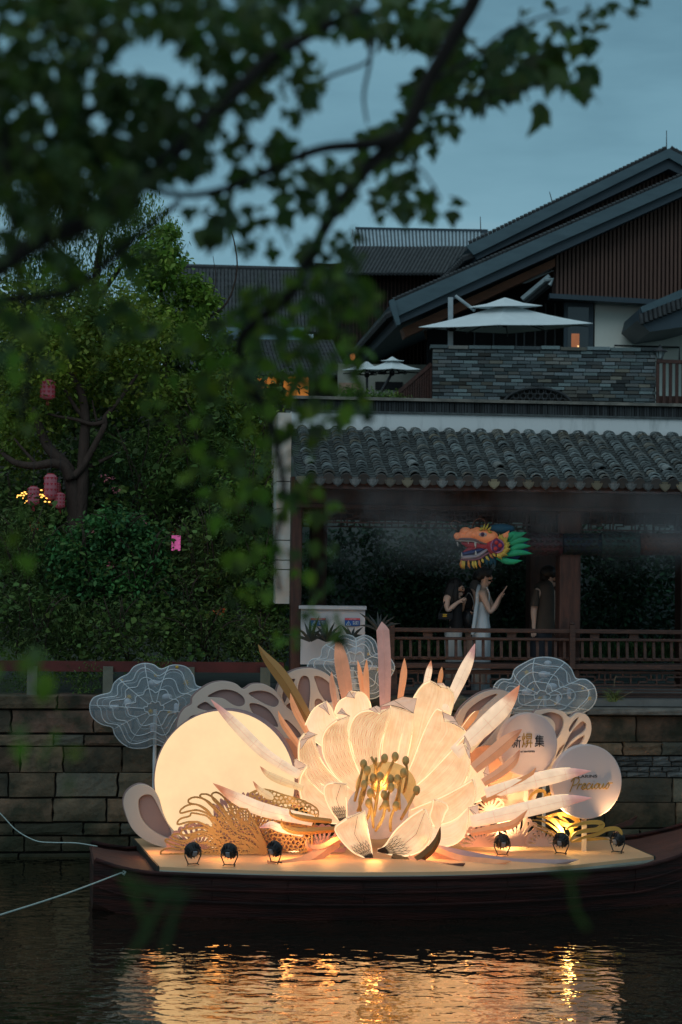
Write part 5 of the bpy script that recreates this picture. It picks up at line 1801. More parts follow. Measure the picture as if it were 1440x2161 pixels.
# outer ring
petal([(722, 1580), (710, 1530), (707, 1500), (717, 1479), (732, 1471), (737, 1459)], [(792, 1560), (786, 1510), (781, 1481), (771, 1465), (760, 1459), (749, 1462)], 20.75, 20.62, -.03, inner=False, flap=[(730, 1470), (737, 1459), (743, 1463), (751, 1461), (748, 1473)], cusp=(748, 1473))
petal([(705, 1590), (665, 1565), (643, 1542), (650, 1517), (665, 1493), (688, 1481)], [(745, 1575), (725, 1535), (707, 1508), (701, 1494), (691, 1481)], 20.72, 20.58, -.03, inner=False, flap=[(672, 1490), (688, 1481), (692, 1495), (695, 1508), (684, 1497)], cusp=(695, 1508))
petal([(660, 1690), (630, 1668), (619, 1645), (619, 1618), (623, 1602)], [(690, 1660), (660, 1645), (646, 1630), (650, 1617)], 20.65, 20.5, -.03, inner=False, flap=[(623, 1601), (650, 1617), (632, 1628), (620, 1645), (618, 1622)], cusp=(650, 1617))
petal([(975, 1660), (988, 1625), (1002, 1607), (1016, 1602), (1028, 1605)], [(970, 1700), (1003, 1694), (1022, 1686), (1029, 1668), (1027, 1645), (1021, 1630), (1030, 1609)], 20.66, 20.47, -.03, inner=False, flap=[(1021, 1631), (1030, 1612), (1035, 1636), (1028, 1656)], cusp=(1021, 1631))
petal([(950, 1735), (975, 1722), (988, 1705)], [(955, 1778), (980, 1768), (1000, 1750), (1010, 1722), (1009, 1699)], 20.55, 20.40, -.03, inner=False, flap=[(988, 1705), (1009, 1699), (1011, 1716), (1006, 1740), (1003, 1722)], cusp=(989, 1705))
petal([(880, 1745), (925, 1741), (960, 1730), (988, 1705)], [(880, 1778), (920, 1787), (955, 1784), (978, 1768), (986, 1750), (989, 1725), (989, 1708)], 20.5, 20.30, -.02, inner=False)
# bowl
petal([(812, 1650), (806, 1595), (812, 1545), (823, 1510), (825, 1490)], [(850, 1640), (862, 1590), (870, 1550), (873, 1522), (873, 1505)], 20.80, 20.54, .04, flap=[(798, 1492), (828, 1479), (851, 1470), (880, 1474), (873, 1505), (850, 1494), (826, 1488)], cusp=(873, 1505))
petal([(830, 1650), (845, 1565), (862, 1500), (875, 1470), (892, 1446), (908, 1438)], [(895, 1640), (935, 1570), (950, 1512), (958, 1483), (958, 1465), (947, 1453), (931, 1450)], 20.78, 20.52, .05, flap=[(920, 1441), (936, 1441), (946, 1453), (931, 1451)], cusp=(931, 1451))
petal([(845, 1665), (870, 1610), (895, 1545), (914, 1506), (924, 1495), (933, 1501)], [(885, 1670), (942, 1600), (984, 1558), (979, 1541), (958, 1528), (938, 1522)], 20.76, 20.40, .05, flap=[(935, 1503), (957, 1512), (969, 1531), (980, 1541), (960, 1528), (938, 1522)], cusp=(938, 1522))
petal([(862, 1672), (900, 1640), (942, 1597), (980, 1556)], [(880, 1712), (935, 1692), (970, 1668), (986, 1640), (991, 1612), (988, 1590), (980, 1570)], 20.74, 20.36, .05, flap=[(981, 1552), (993, 1575), (992, 1602), (986, 1590), (979, 1569)], cusp=(979, 1569))
petal([(855, 1715), (890, 1700), (930, 1684), (965, 1666), (996, 1648)], [(885, 1752), (930, 1744), (958, 1735), (988, 1712), (1000, 1695), (1004, 1670), (998, 1645)], 20.68, 20.30, .05)
petal([(728, 1710), (690, 1690), (657, 1662), (641, 1634), (632, 1607), (631, 1580), (634, 1562), (643, 1550)], [(745, 1670), (708, 1640), (683, 1612), (670, 1585), (662, 1562), (668, 1549)], 20.72, 20.42, .05, lace=1, flap=[(643, 1551), (651, 1543), (669, 1550), (650, 1560), (634, 1582), (634, 1563)], cusp=(669, 1550))
petal([(752, 1675), (712, 1642), (693, 1617), (682, 1592), (680, 1570), (683, 1550), (694, 1534), (712, 1521)], [(785, 1660), (765, 1630), (750, 1600), (740, 1565), (731, 1540), (737, 1511)], 20.76, 20.47, .04, lace=1, flap=[(712, 1506), (722, 1494), (730, 1505), (738, 1511), (722, 1507)], cusp=(738, 1511))
petal([(775, 1665), (758, 1630), (744, 1595), (737, 1568), (737, 1545), (742, 1525), (752, 1509), (768, 1501), (786, 1501), (803, 1507)], [(808, 1660), (801, 1615), (803, 1575), (810, 1550), (819, 1525), (825, 1505), (824, 1493)], 20.74, 20.36, .04, lace=1, flap=[(778, 1496), (795, 1489), (804, 1493), (803, 1507), (790, 1502)], cusp=(803, 1507))
petal([(735, 1738), (700, 1738), (673, 1730), (650, 1711), (638, 1690), (633, 1663), (636, 1638), (649, 1617)], [(735, 1700), (700, 1688), (672, 1666), (652, 1645), (645, 1632), (650, 1617)], 20.6, 20.34, .05)
# front petals
petal([(722, 1740), (704, 1718), (690, 1693), (684, 1668), (690, 1656), (704, 1653)], [(732, 1735), (732, 1700), (730, 1675), (731, 1655)], 20.15, 20.0, .03, lace=2, led=.004)
petal([(920, 1750), (908, 1724), (913, 1705), (915, 1688)], [(930, 1742), (940, 1716), (946, 1706), (941, 1697), (920, 1689)], 20.15, 20.0, .03)
petal([(784, 1815), (765, 1808), (742, 1796), (720, 1773), (707, 1752), (710, 1744), (732, 1729)], [(788, 1813), (783, 1785), (776, 1748), (769, 1712)], 19.98, 19.84, .05, lace=2, led=.005)
petal([(797, 1793), (812, 1786), (834, 1754), (864, 1727), (893, 1708)], [(797, 1798), (848, 1807), (880, 1801), (900, 1786), (910, 1766), (908, 1738), (897, 1709)], 20.0, 19.84, .05, lace=2, led=.005)
b = MB(); b.ball(P(815, 1662, 20.56), 0.34, 20, 12, sc=(1.0, 0.35, .85)); b.build('gold_throat', mat('gold_throat_paper', (0.6, 0.38, 0.14), .6, emit=(1.0, 0.55, 0.18), estr=0.30, scale=6), flower, smooth=True)
# seed dome behind the stamens
b = MB(); b.ball(P(797, 1712, 20.40), 0.335, 28, 16, sc=(1.03, 0.5, .92)); b.build('seed_dome', mat('seed_dome_cloth', (0.55, 0.47, 0.44), 0.6, emit=(1, .68, .52), estr=0.22), flower, smooth=True)
M_stamen = mat('stamen_gold', (0.62, 0.38, 0.13), 0.5, col2=(0.48, 0.28, 0.09), scale=12)
stam = [((688, 803), (640, 1005)), ((708, 838), (655, 1060)), ((802, 772), (765, 880)), ((860, 762), (800, 900)), ((917, 785), (905, 960)), ((692, 915), (672, 1060)), ((724, 962), (742, 1150)), ((716, 1015), (700, 1112)),
        ((741, 880), (760, 1010)), ((777, 870), (745, 1090)), ((800, 970), (775, 1050)), ((836, 930), (828, 1060)), ((834, 885), (800, 960)), ((873, 885), (860, 1010)), ((905, 850), (885, 1050)), ((976, 945), (890, 1105)),
        ((806, 1025), (752, 1168)), ((864, 1030), (836, 1168)), ((755, 770), (750, 860)), ((730, 765), (752, 870))]
for i, (h, e) in enumerate(stam):
    Yh = 20.0 + 0.16 * (1170 - e[1]) / 300
    hp, ep = c1(h), c1(e)
    k = 6 * math.sin(i * 2.1)
    pts = [P(hp[0] + (ep[0] - hp[0]) * t_ + k * math.sin(PI * t_), hp[1] + (ep[1] - hp[1]) * t_, Yh + 0.10 * t_) for t_ in (0, .2, .4, .6, .8, 1)]
    b = MB(); b.tube(pts, [0.014, 0.015, 0.017, 0.018, 0.018, 0.014], 8)
    st_o = b.build('stamen', M_stamen, flower, smooth=True)
    if i < 18:
        b = MB(); b.ball(pts[0], 0.042, 12, 8, sc=(0.95, 0.95, 1.25)); b.lathe([(0.012, -0.055), (0.02, -0.04), (0.012, -0.03)], Matrix.Translation(pts[0]), 8); b.build('anther', M_stamen, st_o, smooth=True)
b = MB()
for k in range(8):
    a = -0.9 + k * 0.26
    b.tube([P(797, 1672, 20.3), P(797 + 30 * math.sin(a), 1672 - 34 * math.cos(a), 20.15)], [0.012, 0.003], 5)
b.build('sepal_cluster', M_stamen, flower)

# ------------------------------------------------------------------ spikes round the flower
def tip_mat(name, tipc, bodyc, estr, tbase, bbase, f0=0.03, f1=0.26):
    """cloth dyed at the tip: the dye runs out along the blade (UV x)"""
    if name in MATS: return MATS[name]
    m = bpy.data.materials.new(name); m.use_nodes = True
    t_ = m.node_tree; t_.nodes.clear(); N = t_.nodes.new; K = t_.links.new
    uv = N('ShaderNodeUVMap'); sx = N('ShaderNodeSeparateXYZ'); K(uv.outputs[0], sx.inputs[0])
    tc_ = N('ShaderNodeTexCoord'); nz = N('ShaderNodeTexNoise'); nz.inputs['Scale'].default_value = 11; nz.inputs['Detail'].default_value = 6; K(tc_.outputs['Object'], nz.inputs['Vector'])
    ma_ = N('ShaderNodeMath'); ma_.operation = 'MULTIPLY_ADD'; ma_.inputs[1].default_value = .12; K(nz.outputs['Fac'], ma_.inputs[0]); K(sx.outputs['X'], ma_.inputs[2])
    mr = N('ShaderNodeMapRange'); mr.interpolation_type = 'SMOOTHSTEP'; mr.inputs[1].default_value = f0 + .06; mr.inputs[2].default_value = f1 + .06; K(ma_.outputs[0], mr.inputs[0])
    def mixc(a_, c_):
        q_ = N('ShaderNodeMix'); q_.data_type = 'RGBA'; q_.inputs[6].default_value = (*a_, 1); q_.inputs[7].default_value = (*c_, 1); K(mr.outputs[0], q_.inputs[0]); return q_.outputs[2]
    pr_ = N('ShaderNodeBsdfPrincipled'); K(mixc(tbase, bbase), pr_.inputs['Base Color']); K(mixc([c * .55 for c in tipc], bodyc), pr_.inputs['Emission Color'])
    pr_.inputs['Roughness'].default_value = .7
    mr2 = N('ShaderNodeMapRange'); mr2.inputs[1].default_value = .3; mr2.inputs[2].default_value = .7; mr2.inputs[3].default_value = estr * .82; mr2.inputs[4].default_value = estr * 1.08; K(nz.outputs['Fac'], mr2.inputs[0]); K(mr2.outputs[0], pr_.inputs['Emission Strength'])
    bp_ = N('ShaderNodeBump'); bp_.inputs['Strength'].default_value = .5; bp_.inputs['Distance'].default_value = .02; K(nz.outputs['Fac'], bp_.inputs['Height']); K(bp_.outputs[0], pr_.inputs['Normal'])
    o_ = N('ShaderNodeOutputMaterial'); K(pr_.outputs[0], o_.inputs[0])
    MATS[name] = m
    return m
def spike(pts, w, m, Y0, Y1, tipm=None, label=None, lit=False, flat=0.42, group=None, cc=None, tipl=0.18, blunt=False):
    """tapered blade from tip (first) to base; lit ones are stretched cloth with a dyed tip"""
    pp = resample(pts, 22)
    n = len(pp)
    wp = [P(p[0], p[1], Y1 + (Y0 - Y1) * i / (n - 1)) for i, p in enumerate(pp)]
    rads = []
    for i in range(n):
        t_ = i / (n - 1)
        if blunt: r_ = min(1, 0.04 + t_ * 11)
        else:
            x_ = min(1.0, t_ / 0.42); r_ = (math.sin(x_ * PI / 2)) ** 0.85
        r_ *= (1 - 0.22 * max(0, t_ - 0.55) / 0.45)
        rads.append(max(0.03, r_) * w / 2 * 20.3 / F)
    rt_o = thing('spike', label, 'petal spike', wp[-1], group)
    if tipm is not None:
        m = tip_mat(m.name + '_' + tipm.name, TIPC.get(tipm.name, (.9, .35, .18)), BODC.get(m.name, (1.0, .64, .36)), BODS.get(m.name, .66), TIPB.get(tipm.name, (.60, .25, .14)), BODB.get(m.name, (.55, .44, .35)), f0=tipl * .45, f1=tipl + .14)
    sg_ = 10 if lit else 4
    b = MB(); b.tube(wp, rads, sg_, flat=flat, nrm=(0, 1, 0))
    body = b.build('blade', m, rt_o, smooth=lit)
    uvl = body.data.uv_layers.new(name='UVMap')
    for lp_ in body.data.loops: uvl.data[lp_.index].uv = ((lp_.vertex_index // sg_) / (n - 1), 0)
    if lit:
        b = MB()
        cen = [p + Vector((0, -rads[i] * flat - 0.001, 0)) for i, p in enumerate(wp)][1:-1]
        b.tube(cen, 0.0013, 3)
        for q in range(5, n - 2, 6):
            d = (wp[q + 1] - wp[q - 1]).normalized(); s_ = d.cross(Vector((0, 1, 0)))
            b.tube([wp[q] + s_ * rads[q] * c_ + Vector((0, -rads[q] * flat * math.sqrt(max(0, 1 - c_ * c_)) - 0.001, 0)) for c_ in (-1, -.7, -.35, 0, .35, .7, 1)], 0.0013, 3)
        tag(b.build('seam', mat('tan_seam', (0.40, 0.28, 0.19), .7, emit=(.8, .5, .3), estr=.35), rt_o), kind='stuff')
        b = MB(); b.tube([wp[k] + Vector((0, 0, rads[k] * .96)) for k in range(4, n)], .003, 4); b.build('edge_light', M_led, rt_o)
    else:
        b = MB(); cen = [p + Vector((0, -rads[i] * flat - 0.001, 0)) for i, p in enumerate(wp)][1:-1]
        b.tube(cen, 0.0022, 3); b.build('ridge', m, rt_o)
    return rt_o
TIPC = {'orange_tip_cloth': (1.0, 0.30, 0.13), 'rose_tip_cloth': (0.80, 0.34, 0.28), 'orange_lit_cloth': (1.0, 0.38, 0.14), 'dark_petal_seam': (.10, .03, .02)}
TIPB = {'orange_tip_cloth': (0.60, 0.25, 0.14), 'rose_tip_cloth': (0.52, 0.28, 0.26), 'orange_lit_cloth': (0.65, 0.28, 0.12), 'dark_petal_seam': (.10, .04, .03)}
BODC = {'lit_spike_cloth': (1.0, 0.66, 0.40), 'lit_cream_spike_cloth': (1.0, 0.61, 0.27), 'lit_peach_cloth': (1.0, .36, .14), 'orange_peach_cloth': (1.0, .40, .18)}
BODB = {'lit_spike_cloth': (.55, .44, .35), 'lit_cream_spike_cloth': (.55, .42, .28), 'lit_peach_cloth': (.70, .36, .22), 'orange_peach_cloth': (.72, .33, .17)}
BODS = {'lit_spike_cloth': .74, 'lit_cream_spike_cloth': .60, 'lit_peach_cloth': .32, 'orange_peach_cloth': .18}
M_tipo = mat('orange_tip_cloth', (0.60, 0.25, 0.14), 0.7, emit=(0.9, 0.33, 0.16), estr=0.38)
M_tipr = mat('rose_tip_cloth', (0.55, 0.30, 0.27), 0.7, emit=(0.85, 0.42, 0.36), estr=0.35)
M_peachlit = mat('lit_peach_cloth', (0.72, 0.33, 0.17), 0.7, emit=(1.0, 0.36, 0.14), estr=0.36)
M_orangedim = mat('orange_peach_cloth', (0.72, 0.33, 0.17), 0.7, emit=(1.0, 0.40, 0.18), estr=0.18)
M_peachdim = mat('dim_peach_cloth', (0.72, 0.35, 0.21), 0.7, emit=(1.0, 0.38, 0.20), estr=0.18)
M_rosedim = mat('dim_rose_cloth', (0.66, 0.38, 0.33), 0.7, emit=(0.8, 0.36, 0.30), estr=0.12)
M_oranges = mat('orange_lit_cloth', (0.65, 0.28, 0.12), 0.7, emit=(1.0, 0.38, 0.14), estr=0.30)
SPK = [
 ([(545, 1360), (560, 1385), (600, 1435), (655, 1525)], 29, M_goldmat, 21.0, 20.9, None, False, 'broad matte gold spike leaning out at the upper left of the flower', {}),
 ([(711, 1343), (718, 1380), (728, 1440), (736, 1490)], 31, M_peachdim, 20.95, 20.9, None, False, 'wide peach spike standing upright in front of the smoky cloud', dict(tipl=0)),
 ([(806, 1312), (808, 1328), (812, 1400), (813, 1500)], 28, M_rosedim, 20.95, 20.9, None, False, 'tallest pointed rose pink spike standing straight up', dict(blunt=True)),
 ([(755, 1393), (760, 1420), (768, 1480)], 11, M_peachlit, 20.9, 20.85, None, False, 'thin peach spike leaning left in the pair below the cloud', {}),
 ([(774, 1391), (773, 1430), (776, 1490)], 13, M_peachlit, 20.85, 20.8, None, False, 'thin upright peach spike beside the tallest rose spike', {}),
 ([(700, 1417), (702, 1450), (710, 1500)], 13, M_peachdim, 20.9, 20.8, None, False, 'thin peach spike left of the wide peach one', {}),
 ([(854, 1389), (852, 1425), (844, 1480)], 15, M_peachlit, 20.9, 20.85, None, False, 'short peach spike right of the tallest rose spike', {}),
 ([(910, 1394), (905, 1420), (896, 1460)], 15, M_spike, 20.9, 20.85, M_tipo, True, 'small lit spike with orange tip above the topmost petal', {}),
 ([(933, 1407), (930, 1430), (925, 1455)], 11, M_oranges, 20.9, 20.85, None, True, 'tiny orange lit spike peeping over the topmost petal', {}),
 ([(1003, 1358), (985, 1405), (940, 1500)], 27, M_spike, 20.85, 20.6, M_tipr, True, 'long lit spike with rose tip pointing up at the right of the flower', {}),
 ([(613, 1463), (622, 1495), (648, 1545)], 14, M_peachlit, 20.8, 20.7, None, False, 'upper of the two slim peach spikes beside the gold one', {}),
 ([(587, 1500), (600, 1530), (640, 1585)], 14, M_peachlit, 20.75, 20.65, None, False, 'lower of the two slim peach spikes beside the gold one', {}),
 ([(445, 1476), (500, 1532), (560, 1590), (632, 1636)], 25, M_spike, 20.15, 20.3, M_tipr, True, 'long lit spike crossing the upper half of the moon', dict(tipl=.08)),
 ([(549, 1617), (565, 1633), (595, 1648), (640, 1664)], 17, M_spike2, 20.2, 20.3, M_tipo, True, 'upper short lit spike with orange tip over the moon edge', dict(tipl=.08)),
 ([(534, 1648), (550, 1668), (585, 1686), (645, 1694)], 17, M_spike2, 20.15, 20.3, M_tipo, True, 'lower short lit spike with dark orange tip over the lattice', dict(tipl=.08)),
 ([(450, 1653), (500, 1685), (560, 1710), (660, 1732)], 30, M_spike, 19.95, 20.2, M_tipo, True, 'long thick lit spike lying over the gold lattice', dict(tipl=.12)),
 ([(612, 1706), (616, 1719), (650, 1728), (700, 1733)], 13, M_goldmat, 19.95, 20.1, None, False, 'short gold hook shaped spike by the lower left petals', dict(flat=.8)),
 ([(594, 1727), (598, 1744), (630, 1754), (712, 1750)], 15, M_goldmat, 19.85, 20.1, None, False, 'long gold hook shaped spike under the lower left petals', dict(flat=.9)),
 ([(547, 1747), (572, 1741), (592, 1748), (640, 1760)], 17, M_spike, 19.9, 20.1, M_tipr, True, 'pink lit spike curling over the honeycomb board', dict(tipl=.4)),
 ([(647, 1768), (652, 1787), (680, 1790), (726, 1766)], 18, M_orangedim, 19.8, 20.0, None, False, 'small peach hook on deck at the lower left of the flower', dict(flat=.9)),
 ([(564, 1814), (578, 1826), (640, 1822), (712, 1776)], 30, M_orangedim, 19.45, 20.0, None, False, 'large peach blade curling over the deck edge by the third floodlight', dict(flat=.5)),
 ([(930, 1744), (922, 1775), (900, 1802), (869, 1818), (828, 1808)], 18, mat('bronze_board', (0.20, 0.11, 0.04), .5), 19.7, 19.95, None, False, 'dark bronze hook curving under the front petals', dict(flat=.8)),
 ([(982, 1822), (950, 1836), (905, 1834), (860, 1818)], 34, M_orangedim, 19.45, 19.9, M_wire, False, 'peach blade with dark tip lying at the front deck edge', dict(tipl=.3)),
 ([(1080, 1817), (1040, 1822), (980, 1818), (915, 1796)], 24, M_orangedim, 19.6, 20.0, None, False, 'narrow peach blade lying on deck right of the flower', {}),
 ([(1222, 1814), (1150, 1824), (1060, 1822), (915, 1792)], 26, M_lilac, 19.65, 20.1, None, False, 'long lilac blade lying on deck towards the stern', dict(flat=.4)),
 ([(1097, 1446), (1070, 1485), (1020, 1535), (960, 1590)], 40, M_spike, 20.5, 20.4, M_tipo, True, 'widest lit spike with orange tip across the pointed wing board', dict(tipl=.14)),
 ([(1012, 1499), (1000, 1510), (972, 1545)], 17, M_oranges, 20.75, 20.6, None, True, 'short golden orange spike tucked behind the widest lit spike', {}),
 ([(1030, 1524), (1018, 1548), (990, 1585)], 18, M_spike2, 20.5, 20.4, M_oranges, True, 'short lit spike just below the widest lit spike', {}),
 ([(1102, 1539), (1080, 1556), (1040, 1590), (1000, 1622)], 30, M_peachlit, 20.35, 20.3, M_tipo, False, 'orange peach blade pointing at the first printed character', dict(tipl=.15)),
 ([(1092, 1541), (1065, 1570), (1030, 1600)], 18, M_peachlit, 20.45, 20.4, None, False, 'second orange peach blade just left of the one on the characters', {}),
 ([(1097, 1582), (1085, 1605), (1055, 1630), (1020, 1652)], 22, M_peachlit, 20.3, 20.3, M_tipo, False, 'orange blade below the gold characters', dict(tipl=.2)),
 ([(1132, 1620), (1115, 1640), (1075, 1662), (1018, 1690)], 18, M_oranges, 20.2, 20.3, None, False, 'gold blade curving up beside the character disc', {}),
 ([(1247, 1627), (1190, 1634), (1110, 1652), (1025, 1675)], 33, M_spike, 20.15, 20.3, M_tipr, True, 'long lit spike pointing at the printed word with rose tip', dict(tipl=.2)),
 ([(1249, 1684), (1190, 1690), (1110, 1708), (995, 1734)], 34, M_spike, 20.0, 20.25, M_tipr, True, 'lower long lit spike with rose tip over the gold ribbons', dict(tipl=.2)),
 ([(1114, 1709), (1085, 1738), (1045, 1748), (995, 1758)], 17, M_peachlit, 19.95, 20.2, None, False, 'peach blade under the lower long lit spike', {}),
]
for (pts, w, m, Y1, Y0, tm, lit, lab, kw) in SPK:
    spike(pts, w, m, Y0, Y1, tm if not (kw.get('tipl') == 0) else None, lab, lit, group='spikes around the flower', **kw)

# ------------------------------------------------------------------ floodlights
def floodlight():
    t = thing('floodlight', '', 'floodlight', (0, 0, 0), 'black deck floodlights')
    tilt = Matrix.Translation((0, 0, 0.155)) @ Matrix.Rotation(math.radians(-62), 4, 'X')   # faces +y and up
    b = MB(); b.lathe([(0.0, -0.055), (0.045, -0.055), (0.055, -0.045), (0.06, -0.02), (0.078, 0.0), (0.083, 0.03), (0.080, 0.036), (0.070, 0.034)], tilt, 20)
    b.build('housing', M_black, t, smooth=False)
    b = MB()
    for k in range(14):
        a = 2 * PI * k / 14
        p = tilt @ Vector((0.066 * math.cos(a), 0.066 * math.sin(a), -0.045)); q = tilt @ Vector((0.080 * math.cos(a), 0.080 * math.sin(a), 0.005))
        b.beam(p, q, 0.004, 0.022, up=(tilt.to_3x3() @ Vector((math.cos(a), math.sin(a), 0))))
    tag(b.build('cooling_fins', M_black, t), kind='stuff')
    b = MB(); b.lathe([(0, 0.026), (0.070, 0.026), (0.070, 0.022)], tilt, 20); b.build('lens', mat('floodlight_lens', (1, .8, .5), .3, emit=(1.0, 0.75, 0.42), estr=6), t)
    b = MB(); b.box((-0.02, -0.03, -0.075), (0.02, 0.02, -0.055), lambda x, y, z: tilt @ Vector((x, y, z))); b.build('label_plate', mat('grey_label', (.25, .26, .28), .5), t)
    for s in (-1, 1):
        b = MB(); b.tube([(s * 0.086, 0, 0.155), (s * 0.088, 0, 0.10), (s * 0.05, 0, 0.015), (s * 0.062, -0.02, 0.006)], 0.007, 5); b.build('bracket', M_black, t)
    b = MB(); b.box((-0.055, -0.012, 0.012), (0.055, 0.012, 0.02)); b.tube([(0, -.02, .02), (0.02, 0.03, 0.012), (0.05, 0.06, 0.006)], 0.006, 5); b.build('foot_bar', M_black, t)
    return t
fl0 = floodlight()
FL = [(407, 1826, -25, 'black floodlight nearest the bow in front of the gold coral board'), (484, 1828, 12, 'black floodlight second from the bow before the gold coral board'), (580, 1822, 40, 'black floodlight beside the tip of the large peach blade'),
      (1060, 1806, -8, 'black floodlight in front of the white pierced fans'), (1184, 1803, 22, 'black floodlight in front of the gold ribbons'), (1303, 1800, 38, 'black floodlight standing alone nearest the stern')]
def spot(name, loc, target, energy, size=70, blend=0.8, col=(1, 0.62, 0.30), rad=0.05):
    d = bpy.data.lights.new(name, 'SPOT')
    d.energy = energy; d.spot_size = math.radians(size); d.spot_blend = blend; d.color = col; d.shadow_soft_size = rad
    o = bpy.data.objects.new(name, d); COL.objects.link(o)
    o.location = loc
    o.rotation_euler = (Vector(target) - Vector(loc)).to_track_quat('-Z', 'Y').to_euler()
    return o
def pointl(name, loc, energy, col=(1, 0.66, 0.32), rad=0.12):
    d = bpy.data.lights.new(name, 'POINT'); d.energy = energy; d.color = col; d.shadow_soft_size = rad
    o = bpy.data.objects.new(name, d); COL.objects.link(o); o.location = loc
    return o
tg = [(400, 1700, 20.7), (500, 1740, 20.4), (680, 1700, 20.6), (1070, 1690, 20.9), (1150, 1640, 20.8), (1240, 1600, 20.9)]
en = [14, 14, 22, 60, 75, 55]
kids0 = list(fl0.children)
for i, (px, py, yaw, lab) in enumerate(FL):
    loc = G(px, py, ZP + 0.006)
    mxf = Matrix.Translation(loc) @ Matrix.Rotation(math.radians(-yaw), 4, 'Z')
    if i == 0:
        first = (fl0, mxf, lab)
    else:
        copy_thing(fl0, mxf, lab, kids=kids0)
    head = mxf @ Vector((0, 0.06, 0.19))
    spot('flood_beam', head, P(*tg[i]), en[i])
fl0.matrix_world = first[1]
MW[fl0.name] = first[1]
fl0['label'] = first[2]
# lamps inside the flower and behind the boards, with added unseen fill lights
spot('flower_lamp', P(805, 1655, 20.15), P(805, 1640, 21), 6, 170, 0.5, (1, .60, .24), 0.06)
spot('stamen_lamp', P(795, 1812, 19.62), P(800, 1650, 20.2), 22, 60, 1.0, (1, .66, .30), 0.05)  # unseen spot added to brighten the stamens from the front
pointl('rear_fill', P(760, 1560, 21.05), 9, rad=0.08)  # unseen pair added behind the flower to light spikes and wing boards
pointl('rear_fill', P(930, 1600, 21.0), 9, rad=0.08)
for _x, _y, _Y, _e in ((700, 1805, 19.95, 4.5), (900, 1800, 19.95, 4.5), (1010, 1790, 20.25, 4), (600, 1806, 19.85, 3), (330, 1800, 20.15, 1.2), (470, 1811, 19.75, 1.6)):
    spot('deck_fill', P(_x, _y - 44, _Y), P(_x, _y + 20, _Y - 0.08), _e * 4.6, 140, 0.9, (1, .42, .12), 0.12)  # unseen spots added low over the deck to warm it
pointl('flower_lamp', P(790, 1835, 19.75) , 0.8, rad=0.05) if False else None
spot('front_fill', P(790, 1795, 19.85), P(790, 1850, 19.6), 6, 140, 0.9, (1, .42, .12), 0.1)  # unseen spot added to warm the deck below the front petals
pointl('ribbon_lamp', P(1200, 1750, 20.5), 4.0, (1, .70, .26), 0.07)
pointl('fan_lamp', P(1075, 1760, 20.78), 7.0, (1, .70, .32), 0.07)
pointl('lattice_lamp', P(620, 1770, 20.55), 5.0, (1, .62, .28), 0.06)
# ================================================================== people in the corridor
def c6(p): return (860 + p[0] / 3.273, 1080 + p[1] / 3.273)
YP = 24.45
def pj(x, y, d=0.0, Y=None):
    q = c6((x, y))
    return P(q[0], q[1], (YP if Y is None else Y) + d)
def skin_body(name, joints, edges, m, parent, root, sub=2):
    me = bpy.data.meshes.new(name)
    names = list(joints)
    idx = {n: i for i, n in enumerate(names)}
    me.from_pydata([tuple(joints[n][0]) for n in names], [(idx[a], idx[c]) for a, c in edges], [])
    o = bpy.data.objects.new(name, me); COL.objects.link(o)
    bm = bmesh.new(); bm.from_mesh(me)
    ly = bm.verts.layers.skin.verify()
    bm.verts.ensure_lookup_table()
    for n in names:
        r_ = joints[n][1]
        bm.verts[idx[n]][ly].radius = r_ if isinstance(r_, tuple) else (r_, r_)
        bm.verts[idx[n]][ly].use_root = (n == root)
    bm.to_mesh(me); bm.free()
    mo = o.modifiers.new('skin', 'SKIN'); mo.branch_smoothing = 0.6
    s_ = o.modifiers.new('sub', 'SUBSURF'); s_.levels = sub; s_.render_levels = sub
    dg = bpy.context.evaluated_depsgraph_get()
    me2 = bpy.data.meshes.new_from_object(o.evaluated_get(dg), depsgraph=dg)
    bpy.data.objects.remove(o)
    me2.polygons.foreach_set('use_smooth', [True] * len(me2.polygons))
    return link(name, me2, m, parent)
def loft(rings, seg=20, wob=0.0, seed=0):
    """rings: (left point, right point, depth radius) -> closed tube; wob folds the cloth"""
    b = MB(); rows = []
    q = random.Random(seed)
    ph = [q.uniform(0, 6) for _ in range(3)]
    for i, (a, c, dr) in enumerate(rings):
        ce = (a + c) / 2; h = (c - a) / 2
        row = []
        for k in range(seg):
            t_ = 2 * PI * k / seg
            f = 1 + wob * (i / len(rings)) * (math.sin(5 * t_ + ph[0]) * .6 + math.sin(8 * t_ + ph[1] + i * .3) * .4)
            row.append(ce + h * math.cos(t_) * f + Vector((0, dr * math.sin(t_) * f, 0)))
        rows.append(row)
    b.grid(rows, close=True)
    return b
